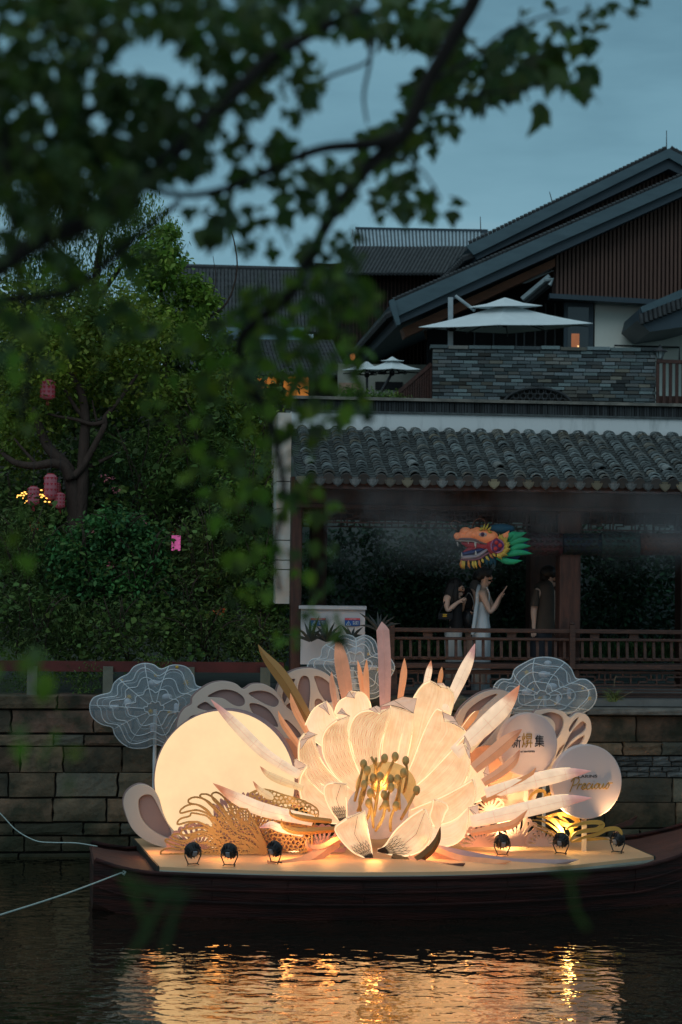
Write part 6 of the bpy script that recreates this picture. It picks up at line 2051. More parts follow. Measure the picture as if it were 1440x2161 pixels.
def hand(J, E, wrist, tip, tag_, spread=0.018, r_=0.0095, side=Vector((0, 1, 0)), curl=0.25, fl=(0.85, 1.0, .95, .75)):
    """palm, four unequal fingers and a thumb leaving the side of the palm"""
    w, t_ = J[wrist][0], Vector(tip)
    d = t_ - w; ln = d.length; d.normalize()
    n = d.cross(side).normalized(); s = side
    J[tag_ + 'palm'] = (w + d * ln * 0.45, (0.030, 0.016)); E.append((wrist, tag_ + 'palm'))
    for k in range(4):
        o = (k - 1.5) * spread
        a = w + d * ln * 0.52 + s * o
        bnd = n * (-curl * ln * 0.25)
        J[f'{tag_}k{k}'] = (a, r_); J[f'{tag_}m{k}'] = (a + d * ln * 0.28 * fl[k] + bnd * .3, r_ * .9); J[f'{tag_}t{k}'] = (a + d * ln * 0.50 * fl[k] + bnd, r_ * .75)
        E += [(tag_ + 'palm', f'{tag_}k{k}'), (f'{tag_}k{k}', f'{tag_}m{k}'), (f'{tag_}m{k}', f'{tag_}t{k}')]
    th = w + d * ln * 0.25 - s * 0.03
    J[tag_ + 'h0'] = (th, r_ * 1.1); J[tag_ + 'h1'] = (th + d * ln * 0.25 - s * 0.018 - n * 0.01, r_)
    E += [(wrist, tag_ + 'h0'), (tag_ + 'h0', tag_ + 'h1')]
M_skin = mat('skin_tone', (0.62, 0.40, 0.30), 0.55, col2=(0.58, 0.36, 0.27), scale=3)
M_hair = mat('black_hair', (0.012, 0.010, 0.010), 0.45, scale=40, stretch=(1, 1, .2), bump=0.5)
M_satin = mat('white_satin', (0.56, 0.60, 0.62), 0.45, col2=(0.46, 0.50, 0.53), scale=6, stretch=(3, 3, .6), bump=0.5, bscale=12)
M_blackc = mat('black_cloth', (0.014, 0.014, 0.016), 0.8, bump=0.4)
M_brownc = mat('brown_grey_cloth', (0.075, 0.055, 0.042), 0.9, col2=(0.06, 0.045, 0.035), scale=4, bump=0.6, bscale=9)
M_greyc = mat('grey_cloth', (0.12, 0.11, 0.10), 0.9, bump=0.5, bscale=9)
M_trous = mat('pale_trousers', (0.42, 0.42, 0.41), 0.8, col2=(0.33, 0.33, 0.32), scale=5, stretch=(4, 4, .5), bump=0.5, bscale=10)
M_darkt = mat('dark_trousers', (0.03, 0.035, 0.045), 0.85)
FT = 1276  # feet level in crop coordinates
def head_nodes(J, E, cx, cy, s, face, d=0.0, tilt=0.0):
    """skull, face, nose and chin as part of the body; face = +1 looks right, -1 looks left; s = head height in crop px"""
    f = face
    J['neck'] = (pj(cx - f * .12 * s, cy + .55 * s, d), (0.052, 0.055))
    J['jaw'] = (pj(cx + f * .10 * s, cy + (.28 + tilt) * s, d), (0.052, 0.060))
    J['chin'] = (pj(cx + f * (.20 + .1 * tilt) * s, cy + (.42 + tilt) * s, d), (0.026, 0.03))
    J['skull'] = (pj(cx - f * .04 * s, cy - .06 * s, d), (0.088, 0.078))
    J['brow'] = (pj(cx + f * .20 * s, cy - .02 * s + tilt * s * .5, d), (0.050, 0.055))
    J['nose'] = (pj(cx + f * .40 * s, cy + (.15 + tilt) * s, d), (0.012, 0.012))
    J['mouth'] = (pj(cx + f * .31 * s, cy + (.27 + tilt) * s, d), (0.018, 0.022))
    E += [('neck', 'jaw'), ('jaw', 'chin'), ('neck', 'skull'), ('skull', 'brow'), ('brow', 'nose'), ('jaw', 'mouth')]
def face_bits(root, cx, cy, s, face, d=0.0, tilt=0.0):
    f = face
    for sgn, dep in ((1, -0.05),):
        c = pj(cx + f * .285 * s, cy + (.02 + tilt) * s, d + dep)
        b = MB(); b.ball(c, 0.010, 8, 6, sc=(1.2, .6, .7)); b.build('eye', M_hair, root)
        b = MB(); b.tube([c + Vector((-.018, -.004, .018)), c + Vector((0, -.006, .024)), c + Vector((.018, -.004, .017))], 0.0035, 4); b.build('eyebrow', M_hair, root)
    c = pj(cx + f * .345 * s, cy + (.27 + tilt) * s, d - 0.012)
    b = MB(); b.ball(c, 0.012, 8, 6, sc=(.9, 1.3, .5)); b.build('lips', mat('lips', (0.35, 0.10, 0.09), .5), root)
    c = pj(cx - f * .02 * s, cy + .10 * s, d - 0.082)
    b = MB(); b.ball(c, 0.02, 8, 6, sc=(.7, .4, 1.3)); b.build('ear', M_skin, root)

# --- woman in the white satin dress
wA = thing('person', 'woman in a white satin halter dress with tied back black hair raising one hand', 'person', pj(515, FT))
J = {}; E = []
J['pelvis'] = (pj(512, 775), (0.13, 0.115)); J['waist'] = (pj(520, 690), (0.095, 0.085)); J['chest'] = (pj(518, 610), (0.105, 0.10)); J['top'] = (pj(520, 550), (0.085, 0.09))
E += [('pelvis', 'waist'), ('waist', 'chest'), ('chest', 'top')]
head_nodes(J, E, 542, 447, 118, 1)
E.append(('top', 'neck'))
J['shN'] = (pj(512, 555, -.14), 0.052); J['elN'] = (pj(572, 700, -.17), 0.038); J['wrN'] = (pj(632, 592, -.14), 0.024)
J['shF'] = (pj(532, 550, .14), 0.052); J['elF'] = (pj(600, 680, .14), 0.036); J['wrF'] = (pj(640, 600, .08), 0.023)
J['elbm'] = (pj(604, 655, -.16), 0.034)
E += [('top', 'shN'), ('shN', 'elN'), ('elN', 'elbm'), ('elbm', 'wrN'), ('top', 'shF'), ('shF', 'elF'), ('elF', 'wrF')]
hand(J, E, 'wrN', pj(688, 520, -.14), 'a', spread=0.016, side=Vector((0.35, .8, .45)).normalized(), curl=-0.2, fl=(.55, .6, 1.05, 1.0))
hand(J, E, 'wrF', pj(668, 560, .06), 'b', spread=0.015, side=Vector((0, 1, 0)), curl=.5)
for k, dx in (('N', -.07), ('F', .07)):
    J['hip' + k] = (pj(508, 830, dx), 0.085); J['kn' + k] = (pj(512, 1040, dx), 0.056); J['an' + k] = (pj(504, 1245, dx), 0.036); J['to' + k] = (pj(545, FT - 8, dx), 0.026)
    E += [('pelvis', 'hip' + k), ('hip' + k, 'kn' + k), ('kn' + k, 'an' + k), ('an' + k, 'to' + k)]
skin_body('body', J, E, M_skin, wA, 'pelvis')
face_bits(wA, 542, 447, 118, 1)
R_ = lambda x0, x1, y, dr: (pj(x0, y), pj(x1, y), dr)
loft([R_(478, 566, 622, .118), R_(474, 572, 650, .122), R_(474, 568, 690, .105), R_(464, 566, 740, .12), R_(452, 574, 800, .145), R_(446, 576, 880, .15), R_(444, 574, 980, .15), R_(442, 574, 1100, .15), R_(436, 578, 1262, .16)], 28, .06, 3).build('dress', M_satin, wA, smooth=True)
b = MB(); b.tube(spline([pj(498, 505, -.05), pj(484, 560, -.13), pj(482, 620, -.13), pj(470, 700, -.15), pj(455, 810, -.17), pj(450, 850, -.17)], 4), 0.026, 6, flat=.3, nrm=(0, 1, 0)); b.build('halter_tie', M_satin, wA, smooth=True)
b = MB(); b.tube(spline([pj(548, 520, -.11), pj(566, 570, -.1), pj(562, 628, -.11)], 4), 0.01, 5); b.build('strap', M_satin, wA)
b = MB()
b.ball(pj(530, 425, 0), 0.098, 16, 10, sc=(1.05, 0.95, 0.92)); b.ball(pj(494, 448, 0), 0.055, 12, 8); b.ball(pj(556, 408, -.01), 0.06, 12, 8, sc=(1.0, 1.0, .6))
b.build('hair', M_hair, wA, smooth=True)
b = MB(); b.tube([pj(628, 604, -.165), pj(640, 596, -.15), pj(634, 588, -.12)], 0.006, 5); b.build('bracelet', M_star, wA)

# --- woman with long black hair and phone
wB = thing('person', 'long haired woman in black top and pale wide trousers looking down at her phone', 'person', pj(310, FT))
J = {}; E = []
J['pelvis'] = (pj(322, 800), (0.125, 0.11)); J['waist'] = (pj(335, 720), 0.092); J['chest'] = (pj(330, 640), (0.105, 0.10)); J['top'] = (pj(318, 585), 0.085)
E += [('pelvis', 'waist'), ('waist', 'chest'), ('chest', 'top')]
head_nodes(J, E, 352, 522, 108, 1, 0, .10)
E.append(('top', 'neck'))
J['shN'] = (pj(268, 595, -.14), 0.052); J['elN'] = (pj(276, 690, -.16), 0.040); J['m'] = (pj(322, 648, -.16), .032); J['wrN'] = (pj(362, 612, -.14), 0.024)
J['shF'] = (pj(330, 590, .15), 0.05); J['elF'] = (pj(372, 690, .13), 0.036); J['wrF'] = (pj(390, 640, .02), 0.023)
E += [('top', 'shN'), ('shN', 'elN'), ('elN', 'm'), ('m', 'wrN'), ('top', 'shF'), ('shF', 'elF'), ('elF', 'wrF')]
hand(J, E, 'wrN', pj(408, 596, -.12), 'a', spread=0.013, side=Vector((0, .6, .8)), curl=.6)
hand(J, E, 'wrF', pj(402, 600, -.02), 'b', spread=0.013, side=Vector((.5, .8, 0)).normalized(), curl=.5)
for k, dx in (('N', -.08), ('F', .08)):
    J['hip' + k] = (pj(318, 860, dx), 0.085); J['kn' + k] = (pj(318, 1050, dx), 0.055); J['an' + k] = (pj(312, 1245, dx), 0.036); J['to' + k] = (pj(350, FT - 8, dx), 0.028)
    E += [('pelvis', 'hip' + k), ('hip' + k, 'kn' + k), ('kn' + k, 'an' + k), ('an' + k, 'to' + k)]
skin_body('body', J, E, M_skin, wB, 'pelvis')
face_bits(wB, 352, 522, 108, 1, 0, .10)
loft([R_(262, 372, 600, .11), R_(282, 378, 650, .12), R_(296, 380, 720, .11), R_(285, 385, 800, .13), R_(282, 385, 822, .135)], 22, .04, 5).build('top', M_blackc, wB, smooth=True)
b = MB()
b.ball(pj(328, 497), 0.092, 16, 10, sc=(1.05, 1.0, .95))
b.tube(spline([pj(318, 500, -.03), pj(296, 560, -.06), pj(300, 620, -.06), pj(322, 690, -.05)], 5), [0.085, 0.085, 0.08, 0.075, 0.02], 10)
b.tube(spline([pj(338, 470, -.05), pj(334, 540, -.11), pj(332, 610, -.11), pj(338, 670, -.09)], 5), [0.05, 0.035, 0.045, 0.04, 0.01], 8)
b.build('hair', M_hair, wB, smooth=True)
for d_ in (-.085, .085):
    loft([(pj(262 - d_ * 60, 815, d_), pj(378 - d_ * 60, 815, d_), .075), (pj(256, 900, d_), pj(372, 900, d_), .085), (pj(262, 1050, d_), pj(384, 1050, d_), .09), (pj(256, 1262, d_), pj(392, 1262, d_), .10)], 20, .10, 7 + int(d_ > 0)).build('trouser_leg', M_trous, wB, smooth=True)
bag = thing('handbag', 'small black shoulder bag with gold clasp hanging at the long haired woman', 'bag', pj(262, 745, -.24))
b = MB(); b.box(tuple(pj(214, 745, -.27)), tuple(pj(312, 700, -.19))); o = b.build('pouch', M_blackc, bag); bv = o.modifiers.new('b', 'BEVEL'); bv.width = .012; bv.segments = 2
b = MB()
for dx in (-1, 1):
    b.tube([pj(259 + dx * 14, 708, -.278), pj(259 + dx * 3, 716, -.278), pj(259 + dx * 14, 724, -.278)], 0.0075, 5)
b.tube([pj(246, 709, -.278), pj(272, 709, -.278)], 0.006, 5); b.tube([pj(246, 724, -.278), pj(272, 724, -.278)], 0.006, 5)
b.build('clasp', M_star, bag)
b = MB(); b.tube(spline([pj(220, 702, -.2), pj(250, 640, -.19), pj(285, 575, -.12), pj(310, 640, -.16), pj(308, 702, -.2)], 5), 0.007, 5); b.build('shoulder_strap', M_blackc, bag)
ph = thing('phone', 'dark phone held between both hands of the long haired woman', 'phone', pj(404, 590, -.08))
b = MB(); b.beam(pj(392, 600, -.09), pj(412, 568, -.09), 0.07, 0.009, up=Vector((1, 0, .5))); b.build('case', M_black, ph)

# --- man bending behind the two women
wC = thing('person', 'person in grey top bent behind the woman in white with a black bag in front', 'person', pj(440, FT, .35))
dC = 0.38
J = {}; E = []
J['pelvis'] = (pj(440, 810, dC), 0.135); J['waist'] = (pj(450, 720, dC), .115); J['chest'] = (pj(462, 620, dC), 0.125); J['top'] = (pj(468, 545, dC), .10)
E += [('pelvis', 'waist'), ('waist', 'chest'), ('chest', 'top')]
head_nodes(J, E, 505, 470, 112, 1, dC, .12)
E.append(('top', 'neck'))
J['sh1'] = (pj(452, 560, dC - .16), .058); J['el1'] = (pj(470, 690, dC - .2), .042); J['wr1'] = (pj(450, 705, dC - .30), .026)
J['sh2'] = (pj(480, 560, dC + .16), .058); J['el2'] = (pj(520, 690, dC + .16), .042); J['wr2'] = (pj(590, 660, dC + .1), .026)
E += [('top', 'sh1'), ('sh1', 'el1'), ('el1', 'wr1'), ('top', 'sh2'), ('sh2', 'el2'), ('el2', 'wr2')]
hand(J, E, 'wr1', pj(432, 690, dC - .34), 'a', curl=.6); hand(J, E, 'wr2', pj(625, 640, dC + .08), 'b', curl=.4)
for k, dx in (('N', -.09), ('F', .09)):
    J['hip' + k] = (pj(440, 870, dC + dx), 0.09); J['kn' + k] = (pj(445, 1060, dC + dx), 0.062); J['an' + k] = (pj(438, 1240, dC + dx), 0.04); J['to' + k] = (pj(475, FT - 14, dC + dx), 0.032)
    E += [('pelvis', 'hip' + k), ('hip' + k, 'kn' + k), ('kn' + k, 'an' + k), ('an' + k, 'to' + k)]
skin_body('body', J, E, M_skin, wC, 'pelvis')
Q = lambda x0, x1, y, dr, d=dC: (pj(x0, y, d), pj(x1, y, d), dr)
loft([Q(452, 500, 470, .06), Q(430, 505, 500, .16), Q(424, 508, 560, .19), Q(424, 508, 650, .17), Q(410, 500, 760, .16), Q(405, 500, 830, .16)], 22, .03, 9).build('shirt', M_greyc, wC, smooth=True)
loft([Q(405, 480, 820, .15), Q(405, 480, 1000, .15), Q(405, 480, 1255, .15)], 18, .05, 4).build('trousers', M_darkt, wC, smooth=True)
b = MB(); b.ball(pj(500, 450, dC), 0.10, 14, 8); b.build('hair', M_hair, wC, smooth=True)
bp = thing('shoulder_bag', 'glossy black bag bulging between the two women above the rail', 'bag', pj(430, 800, .1))
b = MB(); b.ball(pj(424, 740, .12), 0.13, 16, 10, sc=(.75, .7, 1.1)); b.build('bag_body', mat('black_nylon', (0.02, .022, .026), .25, bump=.8, bscale=14), bp, smooth=True)
b = MB(); b.ball(pj(418, 610, .16), 0.11, 14, 8, sc=(.7, .6, 1.5)); b.build('sleeve_flap', M_blackc, bp, smooth=True)
b = MB(); b.tube(spline([pj(395, 600, .1), pj(425, 560, .05), pj(455, 610, .05), pj(462, 700, .08)], 5), 0.007, 5); b.build('strap', mat('pale_strap', (.3, .32, .33), .7), bp)

# --- man in the brown T-shirt beside the column
YP = 24.75
wD = thing('person', 'man in a loose brown grey T-shirt resting one hand on the bench rail', 'person', pj(930, FT))
J = {}; E = []
J['pelvis'] = (pj(925, 850), 0.14); J['waist'] = (pj(935, 740), .125); J['chest'] = (pj(945, 620), .135); J['top'] = (pj(952, 535), .11)
E += [('pelvis', 'waist'), ('waist', 'chest'), ('chest', 'top')]
head_nodes(J, E, 992, 447, 125, 1, 0, .10)
E.append(('top', 'neck'))
J['shN'] = (pj(890, 560, -.17), .062); J['elN'] = (pj(872, 700, -.2), .044); J['wrN'] = (pj(876, 800, -.22), .028)
J['shF'] = (pj(1000, 560, .14), .062); J['elF'] = (pj(1000, 700, .14), .044); J['wrF'] = (pj(1010, 790, .05), .028)
E += [('top', 'shN'), ('shN', 'elN'), ('elN', 'wrN'), ('top', 'shF'), ('shF', 'elF'), ('elF', 'wrF')]
hand(J, E, 'wrN', pj(872, 866, -.24), 'a', spread=.018, side=Vector((1, 0, 0)), curl=.3); hand(J, E, 'wrF', pj(1020, 850, .05), 'b')
for k, dx in (('N', -.09), ('F', .09)):
    J['hip' + k] = (pj(920, 910, dx), 0.095); J['kn' + k] = (pj(925, 1070, dx), 0.065); J['an' + k] = (pj(915, 1240, dx), 0.042); J['to' + k] = (pj(960, FT - 14, dx), 0.034)
    E += [('pelvis', 'hip' + k), ('hip' + k, 'kn' + k), ('kn' + k, 'an' + k), ('an' + k, 'to' + k)]
skin_body('body', J, E, M_skin, wD, 'pelvis')
face_bits(wD, 992, 447, 125, 1, 0, .10)
loft([Q(935, 985, 472, .07, 0), Q(900, 1000, 492, .15, 0), Q(868, 1012, 530, .21, 0), Q(862, 1015, 620, .20, 0), Q(856, 1015, 720, .19, 0), Q(848, 1018, 812, .20, 0), Q(846, 1018, 825, .20, 0)], 26, .035, 11).build('t_shirt', M_brownc, wD, smooth=True)
loft([(pj(868, 530, -.17), pj(912, 545, -.17), .07), (pj(852, 600, -.19), pj(912, 610, -.19), .08), (pj(848, 648, -.2), pj(905, 655, -.2), .085)], 16, .04, 2).build('sleeve', M_brownc, wD, smooth=True)
loft([Q(850, 1000, 815, .17, 0), Q(848, 995, 1000, .17, 0), Q(850, 990, 1255, .16, 0)], 20, .06, 4).build('trousers', M_darkt, wD, smooth=True)
b = MB(); b.ball(pj(975, 420), 0.112, 16, 10, sc=(1.05, 1, .92)); b.ball(pj(952, 452), .07, 12, 8); b.build('hair', M_hair, wD, smooth=True)

# ================================================================== dragon lantern hanging in the corridor
def c7(p): return (940 + p[0] / 5.538, 1090 + p[1] / 5.538)
YD = 23.75
dr = thing('dragon_lantern', 'colourful dragon head lantern with orange snout and green fins hanging under the corridor roof', 'lantern', P(1020, 1150, YD))
def dp(x, y, d=0.0): q = c7((x, y)); return P(q[0], q[1], YD + d)
M_do = mat('dragon_orange', (0.80, 0.24, 0.09), 0.5, col2=(0.85, 0.32, 0.15), scale=9, emit=(1, .28, .1), estr=.10)
M_dg = mat('dragon_green', (0.02, 0.36, 0.16), 0.6, col2=(0.02, 0.28, 0.14), scale=12)
M_dy = mat('dragon_yellow', (0.58, 0.46, 0.07), 0.6, col2=(0.55, 0.33, 0.06), scale=12)
M_dr_ = mat('dragon_red', (0.45, 0.03, 0.05), 0.5)
M_db = mat('dragon_blue', (0.02, 0.04, 0.16), 0.5)
M_dw = mat('dragon_tooth', (0.55, 0.50, 0.46), 0.6)
M_dp = mat('dragon_purple', (0.12, 0.02, 0.10), 0.5)
M_teal = mat('dragon_teal', (0.01, 0.10, 0.17), 0.6)
def dtube(name, pts, rads, m, seg=10, flat=1.0, par=None, sm=True):
    pp = spline([dp(*p) for p in pts], 4)
    if len(rads) != len(pp):
        n = len(pp) - 1; k = len(rads) - 1
        rads = [rads[min(k, int(i / n * k))] * (1 - (i / n * k) % 1) + rads[min(k, int(i / n * k) + 1)] * ((i / n * k) % 1) for i in range(n + 1)]
    b = MB(); b.tube(pp, rads, seg, flat=flat, nrm=(0, 1, 0))
    return b.build(name, m, par or dr, smooth=sm)
up = dtube('upper_head', [(112, 240), (180, 230), (280, 215), (380, 215), (470, 240), (560, 250), (600, 262)], [0.028, 0.06, 0.072, 0.095, 0.10, 0.085, 0.05], M_do, 14, 1.2)
b = MB(); b.ball(dp(238, 182), 0.076, 16, 10, sc=(1, 1.1, .85)); b.ball(dp(140, 228, -.05), 0.046, 12, 8); b.ball(dp(340, 215, -.06), 0.066, 12, 8, sc=(1, .8, .8)); b.build('nose_ball', M_do, dr, smooth=True)
b = MB(); b.ball(dp(372, 190, -.02), 0.075, 12, 8, sc=(.9, .9, 1)); b.build('brow_ridge', M_do, dr, smooth=True)
b = MB(); b.ball(dp(440, 212, -.115), 0.048, 14, 8, sc=(1.1, .35, .62)); ey = b.build('eye', M_dw, dr, smooth=True)
b = MB(); b.ball(dp(436, 208, -.128), 0.027, 12, 8, sc=(1, .4, 1)); b.build('iris', M_dp, ey, smooth=True)
b = MB(); b.ball(dp(436, 208, -.139), 0.012, 10, 6, sc=(1, .4, 1)); b.build('pupil', M_black, ey)
dtube('upper_lip', [(115, 262), (200, 262), (330, 268), (400, 300), (480, 325)], [0.012, 0.02, 0.022, 0.022, 0.018], mat('dragon_lip', (.22, .15, .15), .6), 8, 4.5)
dtube('upper_gum', [(120, 280), (220, 285), (330, 290), (400, 318)], [0.008, 0.014, 0.014, 0.012], M_dw, 8, 5.5)
dtube('palate', [(190, 300), (280, 330), (400, 340), (540, 340)], [0.02, 0.045, 0.055, 0.07], M_dr_, 10, 1.2)
dtube('tongue', [(210, 420), (280, 385), (380, 360), (480, 345)], [0.012, 0.03, 0.035, 0.04], M_dr_, 8, 1.4)
dtube('mouth_floor', [(195, 440), (280, 425), (380, 400), (450, 375)], [0.022, 0.03, 0.03, 0.02], M_db, 8, 3.0)
dtube('lower_jaw', [(185, 480), (280, 478), (370, 462), (440, 420), (490, 385)], [0.028, 0.036, 0.034, 0.03, 0.022], mat('dragon_jaw', (.36, .30, .34), .6), 10, 3.2)
dtube('jaw_trim', [(178, 505), (280, 508), (390, 492), (470, 445), (540, 410)], [0.014, 0.02, 0.02, 0.018, 0.012], mat('dragon_trim', (.30, .12, .16), .6), 8, 5)
for (x, y, dx, dy, l) in ((350, 300, 5, 70, .018), (140, 300, 10, 50, .012), (360, 455, -6, -60, .018), (195, 470, -6, -55, .012), (270, 292, 0, 30, .01)):
    dtube('tooth', [(x, y, -.09), (x + dx * .5, y + dy * .6, -.09), (x + dx, y + dy, -.09)], [l, l * .7, .003], M_dw, 6)
b = MB(); b.ball(dp(575, 345, -.05), 0.13, 16, 10, sc=(.8, .5, .9)); b.build('cheek', M_dr_, dr, smooth=True)
for (x, y) in ((598, 305), (640, 338), (588, 375)):
    b = MB(); b.ball(dp(x, y, -.125), 0.05, 12, 8, sc=(1, .3, 1)); pt_ = b.build('rosette_petal', M_dp, dr, smooth=True)
    b = MB(); b.ball(dp(x, y, -.140), 0.026, 12, 8, sc=(1, .3, 1)); b.build('rosette_dot', mat('dragon_bright_red', (.6, .03, .03), .5), pt_, smooth=True)
b = MB(); b.tube([dp(608 + 72 * math.cos(a), 345 + 76 * math.sin(a), -.12) for a in [2 * PI * k / 24 for k in range(25)]], 0.010, 5); b.build('rosette_rim', mat('dragon_pink', (.45, .2, .35), .6), dr)
def frill(name, x0, y0, x1, y1, w, m, d=-.1, bend=0.0):
    mx_, my_ = (x0 + x1) / 2 - (y1 - y0) * bend, (y0 + y1) / 2 + (x1 - x0) * bend
    dtube(name, [(x0, y0, d), (mx_, my_, d - .02), (x1, y1, d)], [w * .5, w, w * .8, .002], m, 6, .35)
for k in range(17):
    a = -1.35 + k * 0.17
    ln = 150 + 12 * math.sin(k * 2.2)
    frill('cheek_frill', 608 + 75 * math.cos(a), 345 + 75 * math.sin(a), 608 + ln * math.cos(a * 1.02), 352 + ln * math.sin(a * 1.02), 0.022, M_dy, -.1, .12)
frill('ear', 610, 262, 748, 166, 0.05, M_do, -.06, .15)
for (x0, y0, x1, y1) in ((690, 270, 870, 185), (740, 300, 955, 185), (745, 330, 1000, 268), (750, 390, 1003, 345), (690, 455, 1025, 435), (600, 480, 905, 515)):
    frill('fin', x0, y0, x1, y1, 0.048, M_dg, -.05, -.07 if y0 < 470 else .1)
for (x0, y0, x1, y1) in ((640, 300, 760, 260), (770, 370, 960, 300), (760, 420, 980, 395), (720, 480, 880, 470)):
    frill('under_fin', x0, y0, x1, y1, 0.05, M_db, .02, .0)
for (x0, y0, x1, y1) in ((400, 170, 425, 120), (425, 165, 462, 85), (455, 160, 505, 80), (490, 165, 538, 115), (500, 172, 550, 186)):
    frill('eyebrow_spike', x0, y0, x1, y1, 0.016, M_dy, -.09, .08)
for k, (x0, y0) in enumerate(((190, 520), (205, 525), (225, 528), (270, 522), (320, 524), (350, 524), (395, 515), (430, 500), (475, 470), (520, 445), (555, 430))):
    frill('beard_spike', x0, y0 - 8, x0 + (-5 if k < 3 else (22 if k < 8 else 45)), y0 + (88 if k < 7 else 45), 0.020, M_dy if k % 3 else mat('dragon_amber', (.55, .2, .05), .6), -.08, .06)
for k in range(7):
    frill('throat_tassel', 480 + k * 16, 470, 480 + k * 20 - 10, 560 + 24 * math.sin(k * 2.3), 0.022, M_teal, 0, .05)
b = MB()
b.tube(spline([dp(145, 165), dp(90, 130), dp(65, 80), dp(110, 45), dp(180, 75)], 5), .0035, 4)
b.tube(spline([dp(300, 165), dp(330, 70), dp(390, 25), dp(450, 40), dp(480, 110)], 5), .0035, 4)
b.build('whisker_wire', mat('copper_wire', (.30, .12, .06), .5), dr)
b = MB(); b.ball(dp(660, 140, .05), 0.10, 12, 8, sc=(1.7, .5, .6)); b.build('blue_crest', M_teal, dr, smooth=True)
# patterned body tube, segment after segment
def seg_mat(name, c1_, c2_, s):
    m = mat(name, c1_, 0.6, col2=c2_, scale=s, lo=.48, hi=.52, detail=1)
    return m
segs = [(1098, 1186, 0.16, seg_mat('body_red_scales', (0.055, 0.018, 0.024), (0.035, 0.026, 0.03), 14)), (1186, 1268, 0.15, seg_mat('body_blue_scales', (0.008, 0.018, 0.032), (0.012, 0.028, 0.028), 14)),
        (1268, 1348, 0.17, seg_mat('body_green_scales', (0.018, 0.05, 0.042), (0.008, 0.018, 0.018), 20)), (1348, 1560, 0.15, seg_mat('body_orange_scales', (0.085, 0.032, 0.018), (0.06, 0.023, 0.014), 10))]
for (xa, xb, rr, m_) in segs:
    b = MB(); a, c = P(xa, 1148, YD + .35), P(xb, 1149, YD + .35)
    n = 9
    b.tube([a.lerp(c, k / n) for k in range(n + 1)], [rr * (0.94 + .06 * (k % 2)) for k in range(n + 1)], 16)
    sg_ = b.build('body_segment', m_, dr, smooth=True)
    # scales as small raised chevrons
    b = MB()
    nx = int((xb - xa) / 11)
    for i in range(nx):
        for j in range(6):
            x = xa + 6 + i * 11 + (5 if j % 2 else 0)
            if x > xb - 4: continue
            an = -1.1 + j * 0.44
            c0 = P(x, 1148, YD + .35) + Vector((0, -rr * 1.0 * math.cos(an), rr * 1.0 * math.sin(an)))
            b.tube([c0 + Vector((-.025, 0, .018)), c0 + Vector((.02, -.008, 0)), c0 + Vector((-.025, 0, -.018))], 0.006, 3)
    tag(b.build('scales', mat('scale_edge', (.06, .045, .04), .6), sg_), kind='stuff')

# ================================================================== pink paper lanterns in the garden
M_pl = mat('pink_paper', (0.34, 0.13, 0.16), 0.7, col2=(0.28, 0.10, 0.13), emit=(0.7, 0.20, 0.24), estr=0.05)
M_ph = mat('red_hearts', (0.32, 0.03, 0.05), 0.7, emit=(0.7, 0.03, 0.06), estr=0.04)
def paper_lantern(label, px, py, w, h, Y, hearts=True):
    t = thing('paper_lantern', label, 'lantern', P(px, py, Y), 'pink heart lanterns in the garden')
    c = P(px, py, Y); r_ = w / 2 * Y / F; hh_ = h / 2 * Y / F
    b = MB(); b.lathe([(r_ * .55, -hh_), (r_ * .9, -hh_ * .88), (r_, -hh_ * .6), (r_, hh_ * .6), (r_ * .9, hh_ * .88), (r_ * .55, hh_)], Matrix.Translation(c), 20); b.build('shade', M_pl, t, smooth=True)
    b = MB(); b.lathe([(r_ * .56, hh_), (r_ * .56, hh_ * 1.07), (0, hh_ * 1.07)], Matrix.Translation(c), 16); b.lathe([(r_ * .56, -hh_ * 1.07), (r_ * .56, -hh_)], Matrix.Translation(c), 16); b.build('rim', M_dr_, t)
    b = MB()
    for j in range(4):
        for k in range(10):
            a = 2 * PI * (k + (j % 2) * 0) / 10
            z = -hh_ * .72 + j * hh_ * .47
            o_ = Vector((math.cos(a), math.sin(a), 0)); s_ = Vector((-math.sin(a), math.cos(a), 0))
            q = c + o_ * (r_ * 1.02) + Vector((0, 0, z))
            u_ = r_ * .22
            b.prism([q + s_ * x * u_ + Vector((0, 0, y * u_)) for x, y in ((0, -1.1), (.95, .2), (.5, .8), (0, .35), (-.5, .8), (-.95, .2))], o_ * 0.004)
    tag(b.build('heart_print', M_ph, t), kind='stuff')
    b = MB(); b.tube([c + Vector((0, 0, hh_)), c + Vector((0, 0, hh_ + .5))], .004, 4); b.build('cord', M_black, t)
    b = MB()
    for k in range(5): b.tube([c + Vector((.012 * math.cos(k * 1.3), .012 * math.sin(k * 1.3), -hh_)), c + Vector((.02 * math.cos(k * 1.3), .02 * math.sin(k * 1.3), -hh_ - .09))], .003, 3)
    tag(b.build('tassel', M_dr_, t), kind='stuff')
    for k in range(6):
        z_ = -hh_ * .75 + hh_ * .3 * k
        b = MB(); b.tube([c + Vector((r_ * 1.015 * math.cos(a), r_ * 1.015 * math.sin(a), z_)) for a in [2 * PI * i / 16 for i in range(17)]], .0035, 4); b.build('rib', M_pl, t)
paper_lantern('tallest pink heart patterned lantern just left of the tree trunk', 107, 1027, 27, 52, 25.7)
paper_lantern('small pink heart patterned lantern among the yellow fairy lights', 71, 1046, 24, 38, 25.6)
paper_lantern('pink lantern half hidden low against the tree trunk', 126, 1056, 22, 32, 25.75)
paper_lantern('pink lantern seen through the fork of the tree trunk', 149, 1026, 14, 40, 27.2)
paper_lantern('pink lantern hanging high among the branches', 101, 822, 30, 40, 25.75)
paper_lantern('pink lantern close behind the tallest one', 121, 1030, 14, 22, 27.4)
M_fairy = mat('fairy_bulb', (1, .6, .15), .5, emit=(1.0, 0.52, 0.10), estr=2.2)
